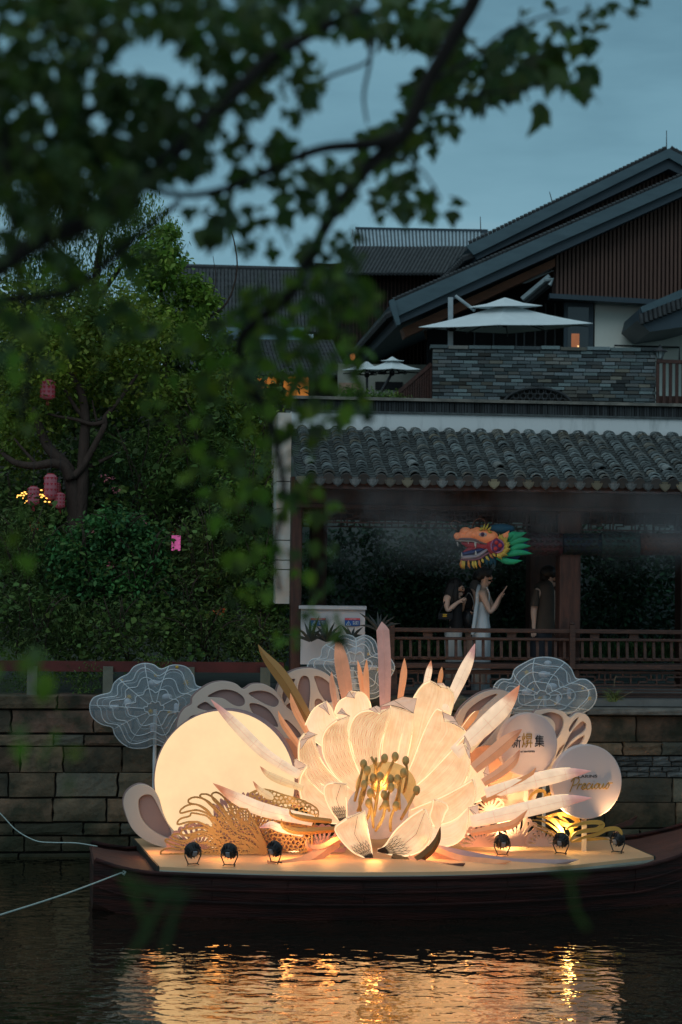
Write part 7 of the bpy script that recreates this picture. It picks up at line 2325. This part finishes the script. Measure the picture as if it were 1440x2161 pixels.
fs_ = thing('fairy_lights', 'string of warm yellow fairy lights glowing round the small pink lantern', 'fairy lights', P(75, 1050, 27))
q = random.Random(4)
ptsf = [(38, 1050), (44, 1046), (48, 1041), (52, 1038), (50, 1046), (43, 1053), (56, 1043), (52, 1060), (38, 1045), (87, 1035), (90, 1044), (95, 1058), (98, 1052), (104, 1059), (88, 1050), (57, 1058), (92, 1046), (84, 1044), (47, 1051)]
for (x, y) in ptsf:
    b = MB(); b.ball(P(x + q.uniform(-1, 1), y + q.uniform(-1, 1), 25.65), 0.014, 6, 4, sc=(1.3, 1, .8)); b.build('bulb', M_fairy, fs_)
b = MB(); b.tube(spline([P(x, y - 2, 25.67) for x, y in ptsf[:9]], 2), .003, 3); b.tube(spline([P(x, y - 2, 25.67) for x, y in ptsf[9:15]], 2), .003, 3); b.build('wire', M_black, fs_)
sgn = thing('glowing_sign', 'pink glowing sign board glimpsed between the shrubs', 'sign', P(370, 1146, 24.8))
pbox('panel', 362, 381, 1130, 1162, 24.78, 0.06, mat('pink_sign_glow', (.5, .1, .3), .5, emit=(0.9, 0.16, 0.45), estr=0.38, scale=5, lo=.45, hi=.55), sgn)
pbox('stand', 359, 361, 1100, 1260, 24.82, 0.05, M_black, sgn)

# ================================================================== vegetation
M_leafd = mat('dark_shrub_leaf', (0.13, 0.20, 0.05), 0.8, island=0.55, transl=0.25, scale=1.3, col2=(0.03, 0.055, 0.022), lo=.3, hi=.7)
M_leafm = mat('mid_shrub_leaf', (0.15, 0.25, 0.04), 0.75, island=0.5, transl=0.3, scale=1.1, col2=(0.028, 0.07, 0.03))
M_leafy = mat('yellow_green_leaf', (0.27, 0.35, 0.04), 0.7, island=0.45, transl=0.35, scale=1.0, col2=(0.06, 0.11, 0.03))
M_leafb = mat('blue_green_leaf', (0.065, 0.20, 0.05), 0.7, island=0.5, transl=0.3, scale=1.2, col2=(0.025, 0.09, 0.035))
M_leafh = mat('hedge_leaf', (0.045, 0.12, 0.06), 0.75, island=0.6, transl=0.2, scale=1.6, col2=(0.018, 0.05, 0.03))
M_leafn = mat('new_growth_leaf', (0.12, 0.20, 0.045), 0.6, island=.4, transl=.35, scale=1.0, col2=(0.08, 0.15, 0.04))
M_bark = mat('grey_brown_bark', (0.065, 0.043, 0.034), 0.9, col2=(0.045, 0.030, 0.024), scale=5, stretch=(3, 3, .8), bump=0.9, bscale=18)
M_petalp = mat('pink_blossom', (0.42, 0.12, 0.15), 0.7, island=.3)
def plant(name, label, cat, blobs, n_per, size, kind, m, seed, droop=.4, group=None, stems=None, thin=.5, mat2=None):
    """blobs: (px, py, Y, rx_px, ry_px, depth_m, leaves)"""
    base = blobs[0]
    t = thing(name, label, cat, P(base[0], base[1], base[2]), group)
    bb = []
    for (px, py, Y, rx, ry, dy, n) in blobs:
        bb.append((tuple(P(px, py, Y)), (rx * Y / F, dy, ry * Y / F), n))
    pos = clumps(bb, n_per, seed, thin)
    me = leaf_mesh('foliage', pos, size, kind, droop, seed=seed)
    o = link('foliage', me, m, t)
    tag(o, kind='stuff')
    if cat == 'shrub':
        q_ = random.Random(seed)
        ext = [(c_, tuple(1.04 * v for v in rad), max(60, n // 9)) for (c_, rad, n) in bb]
        me = leaf_mesh('new_growth', clumps(ext, 7, seed + 3, .2), size * 1.15, kind if kind == 'oval' else 'rhomb', droop * .3, seed=seed + 9)
        tag(link('new_growth', me, M_leafn, t), kind='stuff')
        for (px, py, Y, rx, ry, dy, n) in blobs:
            for k in range(5):
                a = q_.uniform(-1.1, 1.1); ex = px + rx * 1.05 * math.sin(a); ey = py - ry * 1.05 * math.cos(a)
                b = MB(); b.tube(spline([P(px + q_.uniform(-.3, .3) * rx, py + ry * .9, Y), P((px + ex) / 2 + q_.uniform(-8, 8), (py + ey) / 2, Y - dy * .6), P(ex, ey, Y - dy * .5)], 4), [.014, .003], 5); b.build('branch', M_bark, t)
    if stems:
        for st_ in stems:
            b = MB()
            pts, r0, r1 = st_
            pp = spline([P(*p) for p in pts], 4)
            b.tube(pp, [r0, r1], 7)
            b.build('branch', M_bark, t, smooth=True)
    return t
# main garden tree with forked trunk
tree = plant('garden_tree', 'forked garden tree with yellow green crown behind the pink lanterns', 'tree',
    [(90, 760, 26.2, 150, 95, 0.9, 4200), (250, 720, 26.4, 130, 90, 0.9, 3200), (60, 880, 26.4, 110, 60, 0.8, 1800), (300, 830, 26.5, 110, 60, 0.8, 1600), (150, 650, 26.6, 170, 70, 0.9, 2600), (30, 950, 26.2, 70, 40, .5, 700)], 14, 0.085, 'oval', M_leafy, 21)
TW = 26.0
for pts, r0, r1 in (
    ([(160, 1125, TW), (158, 1060, TW), (150, 1010, TW), (140, 985, TW), (118, 962, TW), (100, 940, TW), (85, 905, TW), (70, 860, TW)], 0.125, 0.05),
    ([(165, 1120, TW), (172, 1040, TW), (176, 980, TW), (178, 930, TW), (180, 880, TW), (172, 830, TW), (150, 790, TW), (140, 740, TW)], 0.11, 0.035),
    ([(150, 1010, TW - .1), (135, 985, TW - .15), (110, 978, TW - .2), (70, 983, TW - .2), (30, 975, TW - .2), (0, 950, TW - .1)], 0.085, 0.035),
    ([(80, 982, TW - .2), (55, 955, TW - .2), (30, 925, TW - .2)], 0.03, 0.012),
    ([(152, 1008, TW - .1), (175, 985, TW - .1), (200, 940, TW - .1), (220, 900, TW - .1), (222, 880, TW), (240, 860, TW), (270, 820, TW), (290, 790, TW)], 0.055, 0.022),
    ([(222, 890, TW - .1), (195, 895, TW - .1), (160, 885, TW - .1), (130, 880, TW - .1), (100, 873, TW - .1)], 0.035, 0.015),
    ([(176, 990, TW), (210, 975, TW), (250, 955, TW)], 0.045, 0.015), ([(205, 890, TW), (200, 870, TW), (195, 845, TW)], 0.02, 0.01), ([(178, 880, TW), (160, 860, TW), (135, 820, TW)], 0.04, 0.02)):
    b = MB(); b.tube(spline([P(*p) for p in pts], 5), [r0, r1], 9); b.build('trunk' if r0 > .1 else 'limb', M_bark, tree, smooth=True)
# tall trees behind
plant('drooping_tree', 'tall dark tree with hanging leaves against the sky', 'tree',
      [(200, 440, 31, 130, 75, 1.2, 2600), (290, 500, 31, 90, 90, 1.0, 2200), (110, 520, 31, 110, 110, 1.0, 2200), (240, 380, 31.2, 60, 40, .6, 600), (350, 530, 31, 40, 60, .6, 600), (60, 430, 31, 70, 40, .8, 700), (200, 620, 31.5, 190, 110, 1.0, 3500)], 16, 0.10, 'narrow', M_leafm, 22, droop=1.1,
      stems=[([(180, 900, 31.5), (190, 700, 31.5), (215, 500, 31.3), (240, 370, 31.2)], .12, .02), ([(200, 640, 31.4), (290, 520, 31.2), (350, 480, 31)], .05, .01), ([(190, 600, 31.4), (100, 500, 31.2), (60, 430, 31)], .05, .01)])
plant('light_green_tree', 'slender tree with fresh light green leaves beside the tiled roof', 'tree',
      [(330, 560, 28.5, 60, 60, .6, 1500), (410, 620, 28.5, 50, 36, .5, 900), (400, 690, 28.5, 75, 60, .6, 1700), (300, 680, 28.6, 80, 70, .7, 1700), (440, 640, 28.5, 26, 22, .3, 250), (350, 500, 28.6, 26, 40, .3, 350), (230, 760, 28.8, 110, 60, .7, 1500), (470, 760, 28.8, 80, 60, .7, 1400)], 15, 0.10, 'oval', mat('fresh_leaf', (0.24, 0.36, 0.05), .55, island=.4, transl=.4, scale=1, col2=(0.10, 0.20, 0.035)), 23,
      stems=[([(360, 1000, 28.7), (352, 800, 28.7), (340, 640, 28.6), (345, 480, 28.6)], .07, .012), ([(350, 760, 28.6), (410, 690, 28.5), (470, 650, 28.5), (495, 600, 28.5), (500, 540, 28.5), (480, 470, 28.5), (440, 455, 28.4)], .022, .006), ([(430, 670, 28.5), (455, 600, 28.5), (450, 540, 28.5)], .012, .004)])
# shrubs along the bank
shr = [
 ('blue_green_shrub', 'blue green shrub at the frame edge below the fairy lights', [(60, 1180, 24.9, 110, 120, .5, 3600)], 'narrow', M_leafd, .085),
 ('broad_leaf_shrub', 'bright broad leaved shrub in front of the tree trunk base', [(170, 1170, 24.7, 85, 60, .4, 1700), (250, 1110, 24.8, 70, 45, .4, 1100), (200, 1230, 24.7, 90, 50, .4, 1200)], 'oval', M_leafb, .075),
 ('round_leaf_shrub', 'round leaved shrub glowing green left of the pink sign', [(310, 1180, 24.8, 70, 75, .4, 1500), (290, 1250, 24.7, 90, 55, .4, 1200)], 'oval', M_leafb, .07),
 ('feathery_shrub', 'dark feathery shrub right of the pink sign', [(440, 1180, 24.9, 90, 110, .5, 3200), (400, 1280, 24.7, 90, 70, .4, 2000)], 'narrow', M_leafd, .08),
 ('tall_shrub', 'tall dense shrub in front of the rendered pier', [(520, 1080, 25.0, 70, 150, .5, 3600), (560, 1230, 24.8, 60, 120, .4, 2600)], 'oval', M_leafm, .07),
 ('bamboo_shrub', 'fine leaved bamboo like shrub above the fence at far left', [(70, 1320, 24.3, 120, 75, .4, 3600)], 'narrow', M_leafd, .075),
 ('hanging_shrub', 'low spreading shrub spilling over the fence behind the first cloud', [(250, 1330, 24.3, 120, 70, .4, 3600)], 'narrow', M_leafd, .07),
 ('box_shrub', 'low dark shrub over the fence behind the gold spike', [(430, 1340, 24.3, 110, 62, .4, 3600), (560, 1350, 24.2, 70, 55, .3, 1600)], 'narrow', M_leafd, .07),
 ('tall_backdrop_bush', 'deep green bush filling the gap right of the tree trunk', [(300, 1000, 26.3, 130, 110, .6, 3600), (430, 960, 26.3, 110, 120, .6, 3600)], 'narrow', M_leafm, .085),
 ('olive_bush', 'olive green bush below the orange lit windows', [(480, 860, 26.8, 90, 80, .6, 2400), (560, 940, 26.6, 50, 90, .5, 1500), (400, 850, 26.8, 70, 70, .6, 1500)], 'oval', M_leafy, .08),
 ('shadow_bush', 'dark bush in the deep shade behind the trunk at far left', [(20, 1100, 26.5, 70, 110, .6, 2400), (120, 1110, 27.6, 110, 60, .6, 2200)], 'oval', M_leafd, .08)]
for (nm, lab, bl, kd, m_, sz) in shr:
    plant(nm, lab, 'shrub', bl, 12, sz, kd, m_, hash(nm) % 97 if False else sum(map(ord, nm)) % 97, group='garden shrubs on the left bank')
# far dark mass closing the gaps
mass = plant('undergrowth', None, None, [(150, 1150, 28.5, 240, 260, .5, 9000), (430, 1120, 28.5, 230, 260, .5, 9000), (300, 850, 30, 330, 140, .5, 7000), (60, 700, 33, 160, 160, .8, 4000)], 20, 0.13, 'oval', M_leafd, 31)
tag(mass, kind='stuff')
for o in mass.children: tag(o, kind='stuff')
# hanging sprigs over the wall and fence
plant('fence_creeper', 'sprigs of creeper hanging over the red fence beam beside the posts', 'creeper', [(40, 1425, 23.3, 40, 40, .12, 700), (92, 1385, 23.3, 20, 18, .1, 160), (150, 1420, 23.3, 60, 26, .12, 600), (190, 1440, 23.25, 30, 40, .1, 500), (330, 1400, 23.3, 40, 16, .1, 300), (100, 1440, 23.25, 16, 14, .08, 120)], 8, 0.05, 'narrow', M_leafm, 41)
# blossoms
pb = plant('blossom_bush', 'scattered pink blossoms on a bush right of the tree trunk', 'bush', [(228, 1008, 25.6, 9, 6, .1, 26), (247, 1030, 25.6, 8, 5, .1, 20), (228, 1190, 24.5, 8, 12, .1, 34), (300, 1100, 24.6, 3, 3, .05, 5), (196, 1125, 24.5, 6, 6, .05, 8), (70, 1115, 26, 12, 10, .1, 30)], 4, 0.04, 'oval', M_petalp, 43)
plant('red_flower_bush', 'small cluster of red orange flowers above the pink sign', 'bush', [(368, 1126, 26.9, 10, 7, .1, 50), (464, 1289, 24.2, 8, 5, .05, 20), (74, 1112, 25.8, 12, 7, .1, 40)], 4, 0.045, 'oval', mat('red_flower', (.55, .09, .03), .7, island=.3), 44)
# hedge behind the corridor and grass in front of it
plant('garden_hedge', 'dark clipped evergreen hedge seen through the open corridor', 'hedge',
      [(760, 1260, 27.4, 170, 160, .35, 7000), (980, 1250, 27.5, 170, 160, .35, 7000), (1200, 1250, 27.6, 170, 160, .35, 6500), (1420, 1260, 27.7, 170, 150, .35, 6500)], 9, 0.085, 'oval', M_leafh, 51, thin=.33)
bk = MB(); bk.box((U(600, 1200, 4.3)[0], 4.3, Z_BANK), (U(1600, 1200, 4.3)[0], 4.5, 6.0), L)
tag(bk.build('garden_wall', mat('garden_wall_render', (0.16, 0.20, 0.19), .9, col2=(.1, .13, .12))), 'shaded rendered wall standing behind the clipped hedge', 'wall')
plant('grass_border', None, None, [(900, 1378, 26.6, 120, 9, .1, 900), (1150, 1378, 26.6, 120, 9, .1, 900), (1350, 1378, 26.6, 140, 9, .1, 1100), (780, 1378, 26.6, 60, 9, .1, 400)], 6, 0.11, 'narrow', mat('grass_blade', (0.05, 0.12, 0.035), .6, island=.4, transl=.3), 52, droop=-1.2)
gb = [o for o in bpy.data.objects if o.name.startswith('grass_border')][0]
tag(gb, kind='stuff')
# spiky agave in front of the cabinet
ag = thing('agave_plant', 'dark spiky agave plants in front of the white cabinet', 'plant', P(700, 1400, 23.3))
q = random.Random(8)
for (bx, by, n, sz) in ((655, 1352, 7, 52), (690, 1352, 9, 46), (742, 1348, 6, 34), (800, 1330, 8, 50)):
    for k in range(n):
        a = -1.15 + 2.3 * (k + q.uniform(-.3, .3)) / (n - 1)
        ln = sz * q.uniform(.7, 1.15)
        dd = q.uniform(-.12, .12)
        p0, p1, p2 = P(bx, by, 23.35), P(bx + .6 * ln * math.sin(a), by - .6 * ln * math.cos(a), 23.35 + dd), P(bx + ln * math.sin(a * 1.12), by - ln * math.cos(a * 1.12), 23.35 + dd * 1.8)
        b = MB(); b.tube([p0, p1, p2], [0.022, 0.018, 0.002], 5, flat=.35, nrm=(0, 1, 0)); b.build('leaf', mat('agave_leaf', (0.035, 0.04, 0.038), .5, rand=.3), ag)
# grass tuft on the coping
tf = thing('grass_tuft', 'tuft of green grass growing from a joint in the wall coping', 'grass tuft', P(1293, 1481, 23.3))
bl = MB()
for k in range(90):
    a = q.uniform(-1.2, 1.2); ln = q.uniform(12, 38) * (1 if abs(a) < .7 else .8)
    bx = 1293 + q.uniform(-8, 8)
    p0 = P(bx, 1481, 23.25 + q.uniform(-.05, .05)); p1 = P(bx + ln * .5 * math.sin(a), 1481 - ln * .6 * math.cos(a), 23.25); p2 = P(bx + ln * math.sin(a * 1.3), 1481 - ln * .85 * math.cos(a * 1.3), 23.25 + q.uniform(-.1, .1))
    bl.tube([p0, p1, p2], [.004, .0035, .001], 3)
tag(bl.build('blades', mat('tuft_blade', (0.12, 0.15, 0.04), .6, island=.4), tf), kind='stuff')
b = MB(); b.tube([P(1300, 1478, 23.25), P(1318, 1468, 23.2), P(1337, 1458, 23.2)], .003, 4); b.tube([P(1296, 1450, 23.25), P(1297, 1436, 23.25), P(1301, 1426, 23.25)], .003, 4); b.build('seed_stalk', mat('dry_stalk', (.3, .25, .15), .7), tf)
# plants on the terrace foot
plant('terrace_plants', 'low plants at the foot of the stair railing', 'plant', [(800, 838, 36.2, 60, 10, .3, 900), (745, 832, 36.2, 40, 14, .3, 600)], 8, .09, 'narrow', M_leafm, 61)

# ================================================================== foreground branches
fgt = thing('overhanging_tree', 'dark out of focus branches with lobed leaves hanging over the canal close to the viewer', 'tree', (-3.2, 3.6, 0.0))
M_fgb = mat('near_bark', (0.012, 0.010, 0.009), 0.9, bump=.5)
M_fgl = mat('near_leaf', (0.065, 0.105, 0.014), 0.55, island=.45, rand=0.0, transl=.45, scale=2.2, col2=(0.030, 0.065, 0.025))
M_fgl2 = mat('near_leaf_single', (0.065, 0.105, 0.014), 0.55, rand=.45, transl=.45, scale=2.2, col2=(0.030, 0.065, 0.025))
def fbr(pts, w0, w1, Y, name='branch'):
    Y = (Y[0] * .84, Y[1] * .84)
    pp = spline([(p[0], p[1]) for p in pts], 5)
    n = len(pp) - 1
    b = MB(); b.tube([P(p[0], p[1], Y[0] + (Y[1] - Y[0]) * i / n) for i, p in enumerate(pp)], [((w0 + (w1 - w0) * i / n) / 2) * (Y[0] + (Y[1] - Y[0]) * i / n) / F for i in range(n + 1)], 8)
    b.build(name, M_fgb, fgt, smooth=True)
fbr([(1010, -60), (1000, 0), (958, 75), (905, 170), (858, 275), (780, 350), (700, 455), (655, 545), (610, 625), (545, 675), (508, 715), (512, 775), (560, 870), (588, 960), (600, 1060), (580, 1150), (590, 1250)], 36, 10, (4.6, 4.9))
fbr([(858, 278), (790, 303), (690, 312), (620, 335), (550, 368), (470, 400), (390, 412), (300, 395), (190, 365)], 26, 11, (4.7, 4.4))
fbr([(-60, 590), (0, 560), (100, 500), (200, 465), (300, 390), (400, 290), (490, 200), (570, 125), (660, 70), (760, 20)], 46, 20, (4.0, 4.4))
fbr([(-60, 640), (0, 632), (140, 618), (220, 560), (300, 490), (380, 425)], 22, 13, (4.1, 4.5))
fbr([(620, 200), (700, 160), (775, 130), (790, 80)], 9, 5, (5.0, 5.0)); fbr([(775, 40), (782, 120), (768, 200), (775, 260)], 10, 5, (5.0, 5.0))
fbr([(-20, 400), (60, 360), (180, 340), (330, 335), (420, 270)], 13, 7, (4.3, 4.4)); fbr([(10, 250), (30, 500), (60, 760), (40, 900)], 15, 8, (4.2, 4.2))
fbr([(900, 180), (1000, 120), (1080, 60), (1200, 20)], 10, 5, (4.7, 4.9)); fbr([(870, 230), (960, 210), (1080, 190), (1180, 180)], 8, 4, (4.7, 4.8))
fbr([(760, 370), (830, 330), (890, 360), (930, 420)], 8, 4, (4.6, 4.7)); fbr([(500, 1000), (350, 870), (240, 800)], 7, 4, (4.9, 4.9)); fbr([(560, 860), (480, 800), (420, 870), (300, 900)], 9, 5, (4.9, 4.8))
fbr([(660, 550), (720, 620), (740, 720), (770, 850)], 8, 4, (4.8, 4.9))
# leaf clouds in photo pixels: (cx, cy, rx, ry, n, Y, size)
LC = [(80, 60, 190, 120, 120, 4.2, 50), (350, 20, 240, 50, 80, 4.2, 50), (60, 260, 130, 150, 130, 4.2, 50), (230, 240, 130, 90, 75, 4.3, 50), (330, 330, 120, 60, 62, 4.4, 48), (150, 400, 160, 90, 110, 4.2, 50), (500, 110, 110, 70, 46, 4.5, 48), (420, 240, 110, 60, 48, 4.4, 46),
      (600, 170, 80, 90, 46, 4.6, 46), (640, 30, 150, 50, 60, 4.5, 48), (840, 40, 130, 70, 60, 4.6, 50), (560, 340, 90, 60, 34, 4.6, 46), (470, 460, 80, 60, 20, 4.6, 44), (690, 400, 70, 60, 34, 4.6, 46), (820, 340, 70, 70, 44, 4.6, 46), (900, 240, 60, 90, 40, 4.6, 46),
      (1000, 170, 90, 60, 48, 4.7, 54), (1110, 130, 80, 70, 30, 4.8, 62), (1180, 60, 110, 55, 18, 4.8, 48), (1230, 180, 30, 36, 6, 4.8, 54), (1320, 25, 40, 22, 4, 4.8, 40), (850, 430, 90, 40, 32, 4.6, 44), (950, 450, 20, 30, 4, 4.6, 42), (940, 90, 50, 40, 18, 4.6, 50),
      (60, 600, 110, 130, 70, 4.2, 54), (200, 560, 140, 60, 44, 4.5, 46), (180, 720, 170, 70, 26, 4.6, 48), (330, 690, 130, 60, 14, 4.7, 46), (40, 830, 60, 110, 16, 4.3, 50),
      (560, 500, 60, 60, 14, 4.7, 46), (700, 540, 70, 60, 42, 4.7, 46), (600, 640, 110, 70, 64, 4.8, 46), (740, 640, 60, 60, 44, 4.8, 46), (500, 750, 110, 80, 62, 4.8, 46), (680, 750, 100, 70, 60, 4.8, 46), (420, 700, 70, 60, 18, 4.8, 44),
      (620, 870, 110, 70, 50, 4.8, 44), (480, 900, 120, 80, 40, 4.8, 44), (340, 830, 100, 60, 13, 4.8, 44), (740, 860, 40, 40, 10, 4.8, 40), (560, 1000, 70, 60, 22, 4.8, 42), (470, 1010, 90, 60, 28, 4.8, 42), (660, 1000, 50, 50, 10, 4.8, 40), (650, 1080, 60, 50, 16, 4.8, 42), (520, 1120, 90, 70, 30, 4.8, 42), (570, 1210, 80, 60, 20, 4.8, 42), (680, 1150, 30, 40, 6, 4.8, 40), (660, 1270, 50, 60, 12, 4.8, 40), (700, 1310, 30, 50, 9, 4.7, 40), (500, 1270, 50, 40, 8, 4.8, 40), (620, 1340, 30, 30, 5, 4.8, 38),
      (60, 1420, 90, 50, 12, 3.2, 50), (120, 1560, 90, 100, 8, 3.0, 52), (30, 1150, 40, 80, 7, 3.6, 50)]
q = random.Random(77)
leaves = []
for (cx_, cy_, rx, ry, n, Y, sz) in LC:
    low_ = cy_ > 480
    Y = Y * (0.86 if cx_ < 800 else 1.0)
    n = int(n * (1.1 if low_ else (2.1 if (cy_ < 420 and cx_ < 560) else 1.4))); sz = sz * (0.74 if low_ else 0.80)
    for k in range(n):
        a = q.uniform(0, 2 * PI); rr = q.random() ** .5
        leaves.append((cx_ + rx * rr * math.cos(a), cy_ + ry * rr * math.sin(a), Y + q.uniform(-.35, .35), sz * q.uniform(.75, 1.2)))
# a few distinct leaves the photo shows against the sky
for (x, y, s_) in ((866, 48, 46), (1264, 118, 44), (1330, 34, 34), (1255, 160, 50), (1150, 240, 60), (1215, 190, 56), (432, 520, 62), (485, 470, 56), (436, 495, 50), (600, 420, 44), (965, 430, 34), (1370, 5, 30)):
    leaves.append((x, y, 4.7, s_ * 1.15))
leaves.sort(key=lambda l: -l[3] / l[2])
lm = []
for kd in ('lobed', 'rhomb', 'lobed'):
    b = MB(); sh = LEAF[kd]
    b.add([Vector(v) for v in sh], [(0, i, i + 1) for i in range(1, len(sh) - 1)])
    b.tube([(0, -.35, .05), (0, 0, 0)], .012, 3)
    me = b.mesh('leaf'); me.materials.append(M_fgl2); lm.append(me)
M_fgl_lit = mat('near_leaf_lit_tone', (0.13, 0.23, 0.02), 0.6, rand=.35, transl=.5, scale=2, col2=(0.09, 0.16, 0.02))  # lighter leaf copy: light on the lower clusters is put into the colour
M_fgl_lit2 = mat('near_leaf_lit_tone_mass', (0.13, 0.23, 0.02), 0.6, island=.4, transl=.5, scale=2, col2=(0.09, 0.16, 0.02))
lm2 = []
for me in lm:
    m2_ = me.copy(); m2_.materials.clear(); m2_.materials.append(M_fgl_lit); lm2.append(m2_)
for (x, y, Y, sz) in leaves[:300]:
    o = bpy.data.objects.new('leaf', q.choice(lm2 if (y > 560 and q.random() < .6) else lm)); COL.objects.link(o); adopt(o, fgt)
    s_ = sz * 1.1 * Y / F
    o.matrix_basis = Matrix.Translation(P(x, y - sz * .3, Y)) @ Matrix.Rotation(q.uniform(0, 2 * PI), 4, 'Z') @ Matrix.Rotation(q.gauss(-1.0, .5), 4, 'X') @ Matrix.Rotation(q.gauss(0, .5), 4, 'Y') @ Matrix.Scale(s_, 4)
rest_ = leaves[300:]
for nm_, sel, mm_, kk_ in (('other_leaves', [l for i, l in enumerate(rest_) if not (l[1] > 560 and i % 5 < 3)], M_fgl, 'lobed'), ('lit_tone_leaves', [l for i, l in enumerate(rest_) if l[1] > 560 and i % 5 < 3], M_fgl_lit2, 'rhomb')):
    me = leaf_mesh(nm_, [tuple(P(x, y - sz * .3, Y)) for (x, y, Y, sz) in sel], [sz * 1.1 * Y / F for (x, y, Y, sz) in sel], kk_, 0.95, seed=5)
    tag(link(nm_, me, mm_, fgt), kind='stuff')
# a very near blurred sprig at the water edge
ns_ = thing('near_sprig', 'very blurred grassy sprig rising in front of the boat near the bow', 'plant', P(330, 2000, 2.6))
for (pts, w) in (([(250, 2060), (300, 1980), (345, 1900), (385, 1850)], 16), ([(330, 2090), (350, 1990), (370, 1920), (400, 1880)], 14), ([(270, 1850), (310, 1880), (370, 1890), (420, 1880)], 20), ([(250, 1840), (290, 1900), (320, 1990)], 18)):
    b = MB(); b.tube([P(x, y, 2.6) for x, y in pts], [w * .3 * 2.6 / F, w * .5 * 2.6 / F, w * .5 * 2.6 / F, .001], 5, flat=.3, nrm=(0, 1, 0)); b.build('blade', M_fgl, ns_)
ns2 = thing('near_sprig', 'very blurred single sprig hanging in front of the boat hull near the stern', 'plant', P(1200, 1900, 2.7))
for (pts, w) in (([(1190, 1820), (1205, 1860), (1215, 1920), (1240, 1960)], 14), ([(1160, 1830), (1195, 1845), (1240, 1840)], 14)):
    b = MB(); b.tube(spline([P(x, y, 2.7) for x, y in pts], 3), w * .4 * 2.7 / F, 5, flat=.3, nrm=(0, 1, 0)); b.build('blade', M_fgl, ns2)

# ================================================================== mist drifting out under the eaves
def mist(name, a, c, dens):
    me = MB().box(a, c, L).mesh(name)
    m = bpy.data.materials.new(name + '_volume'); m.use_nodes = True
    t_ = m.node_tree; t_.nodes.clear()
    o_ = t_.nodes.new('ShaderNodeOutputMaterial'); pv = t_.nodes.new('ShaderNodeVolumePrincipled')
    tcn = t_.nodes.new('ShaderNodeTexCoord'); nz = t_.nodes.new('ShaderNodeTexNoise'); mr = t_.nodes.new('ShaderNodeMapRange')
    nz.inputs['Scale'].default_value = 0.9; nz.inputs['Detail'].default_value = 4
    mr.inputs[1].default_value = .42; mr.inputs[2].default_value = .85; mr.inputs[3].default_value = 0; mr.inputs[4].default_value = dens
    t_.links.new(tcn.outputs['Object'], nz.inputs['Vector']); t_.links.new(nz.outputs['Fac'], mr.inputs[0]); sz_ = t_.nodes.new('ShaderNodeSeparateXYZ'); fz = t_.nodes.new('ShaderNodeMapRange'); mu = t_.nodes.new('ShaderNodeMath'); mu.operation = 'MULTIPLY'
    fz.interpolation_type = 'SMOOTHSTEP'; fz.inputs[1].default_value = a[2] + .15; fz.inputs[2].default_value = c[2] - .1
    t_.links.new(tcn.outputs['Object'], sz_.inputs[0]); t_.links.new(sz_.outputs['Z'], fz.inputs[0]); t_.links.new(fz.outputs[0], mu.inputs[0]); t_.links.new(mr.outputs[0], mu.inputs[1]); t_.links.new(mu.outputs[0], pv.inputs['Density'])
    pv.inputs['Color'].default_value = (.8, .85, .88, 1)
    t_.links.new(pv.outputs[0], o_.inputs['Volume'])
    o = link(name, me, m); tag(o, kind='stuff')

mist('drifting_mist', (U(690, 1080, -.6)[0], -0.95, 3.3), (uW1 - 1.2, 0.1, 4.62), 1.15)
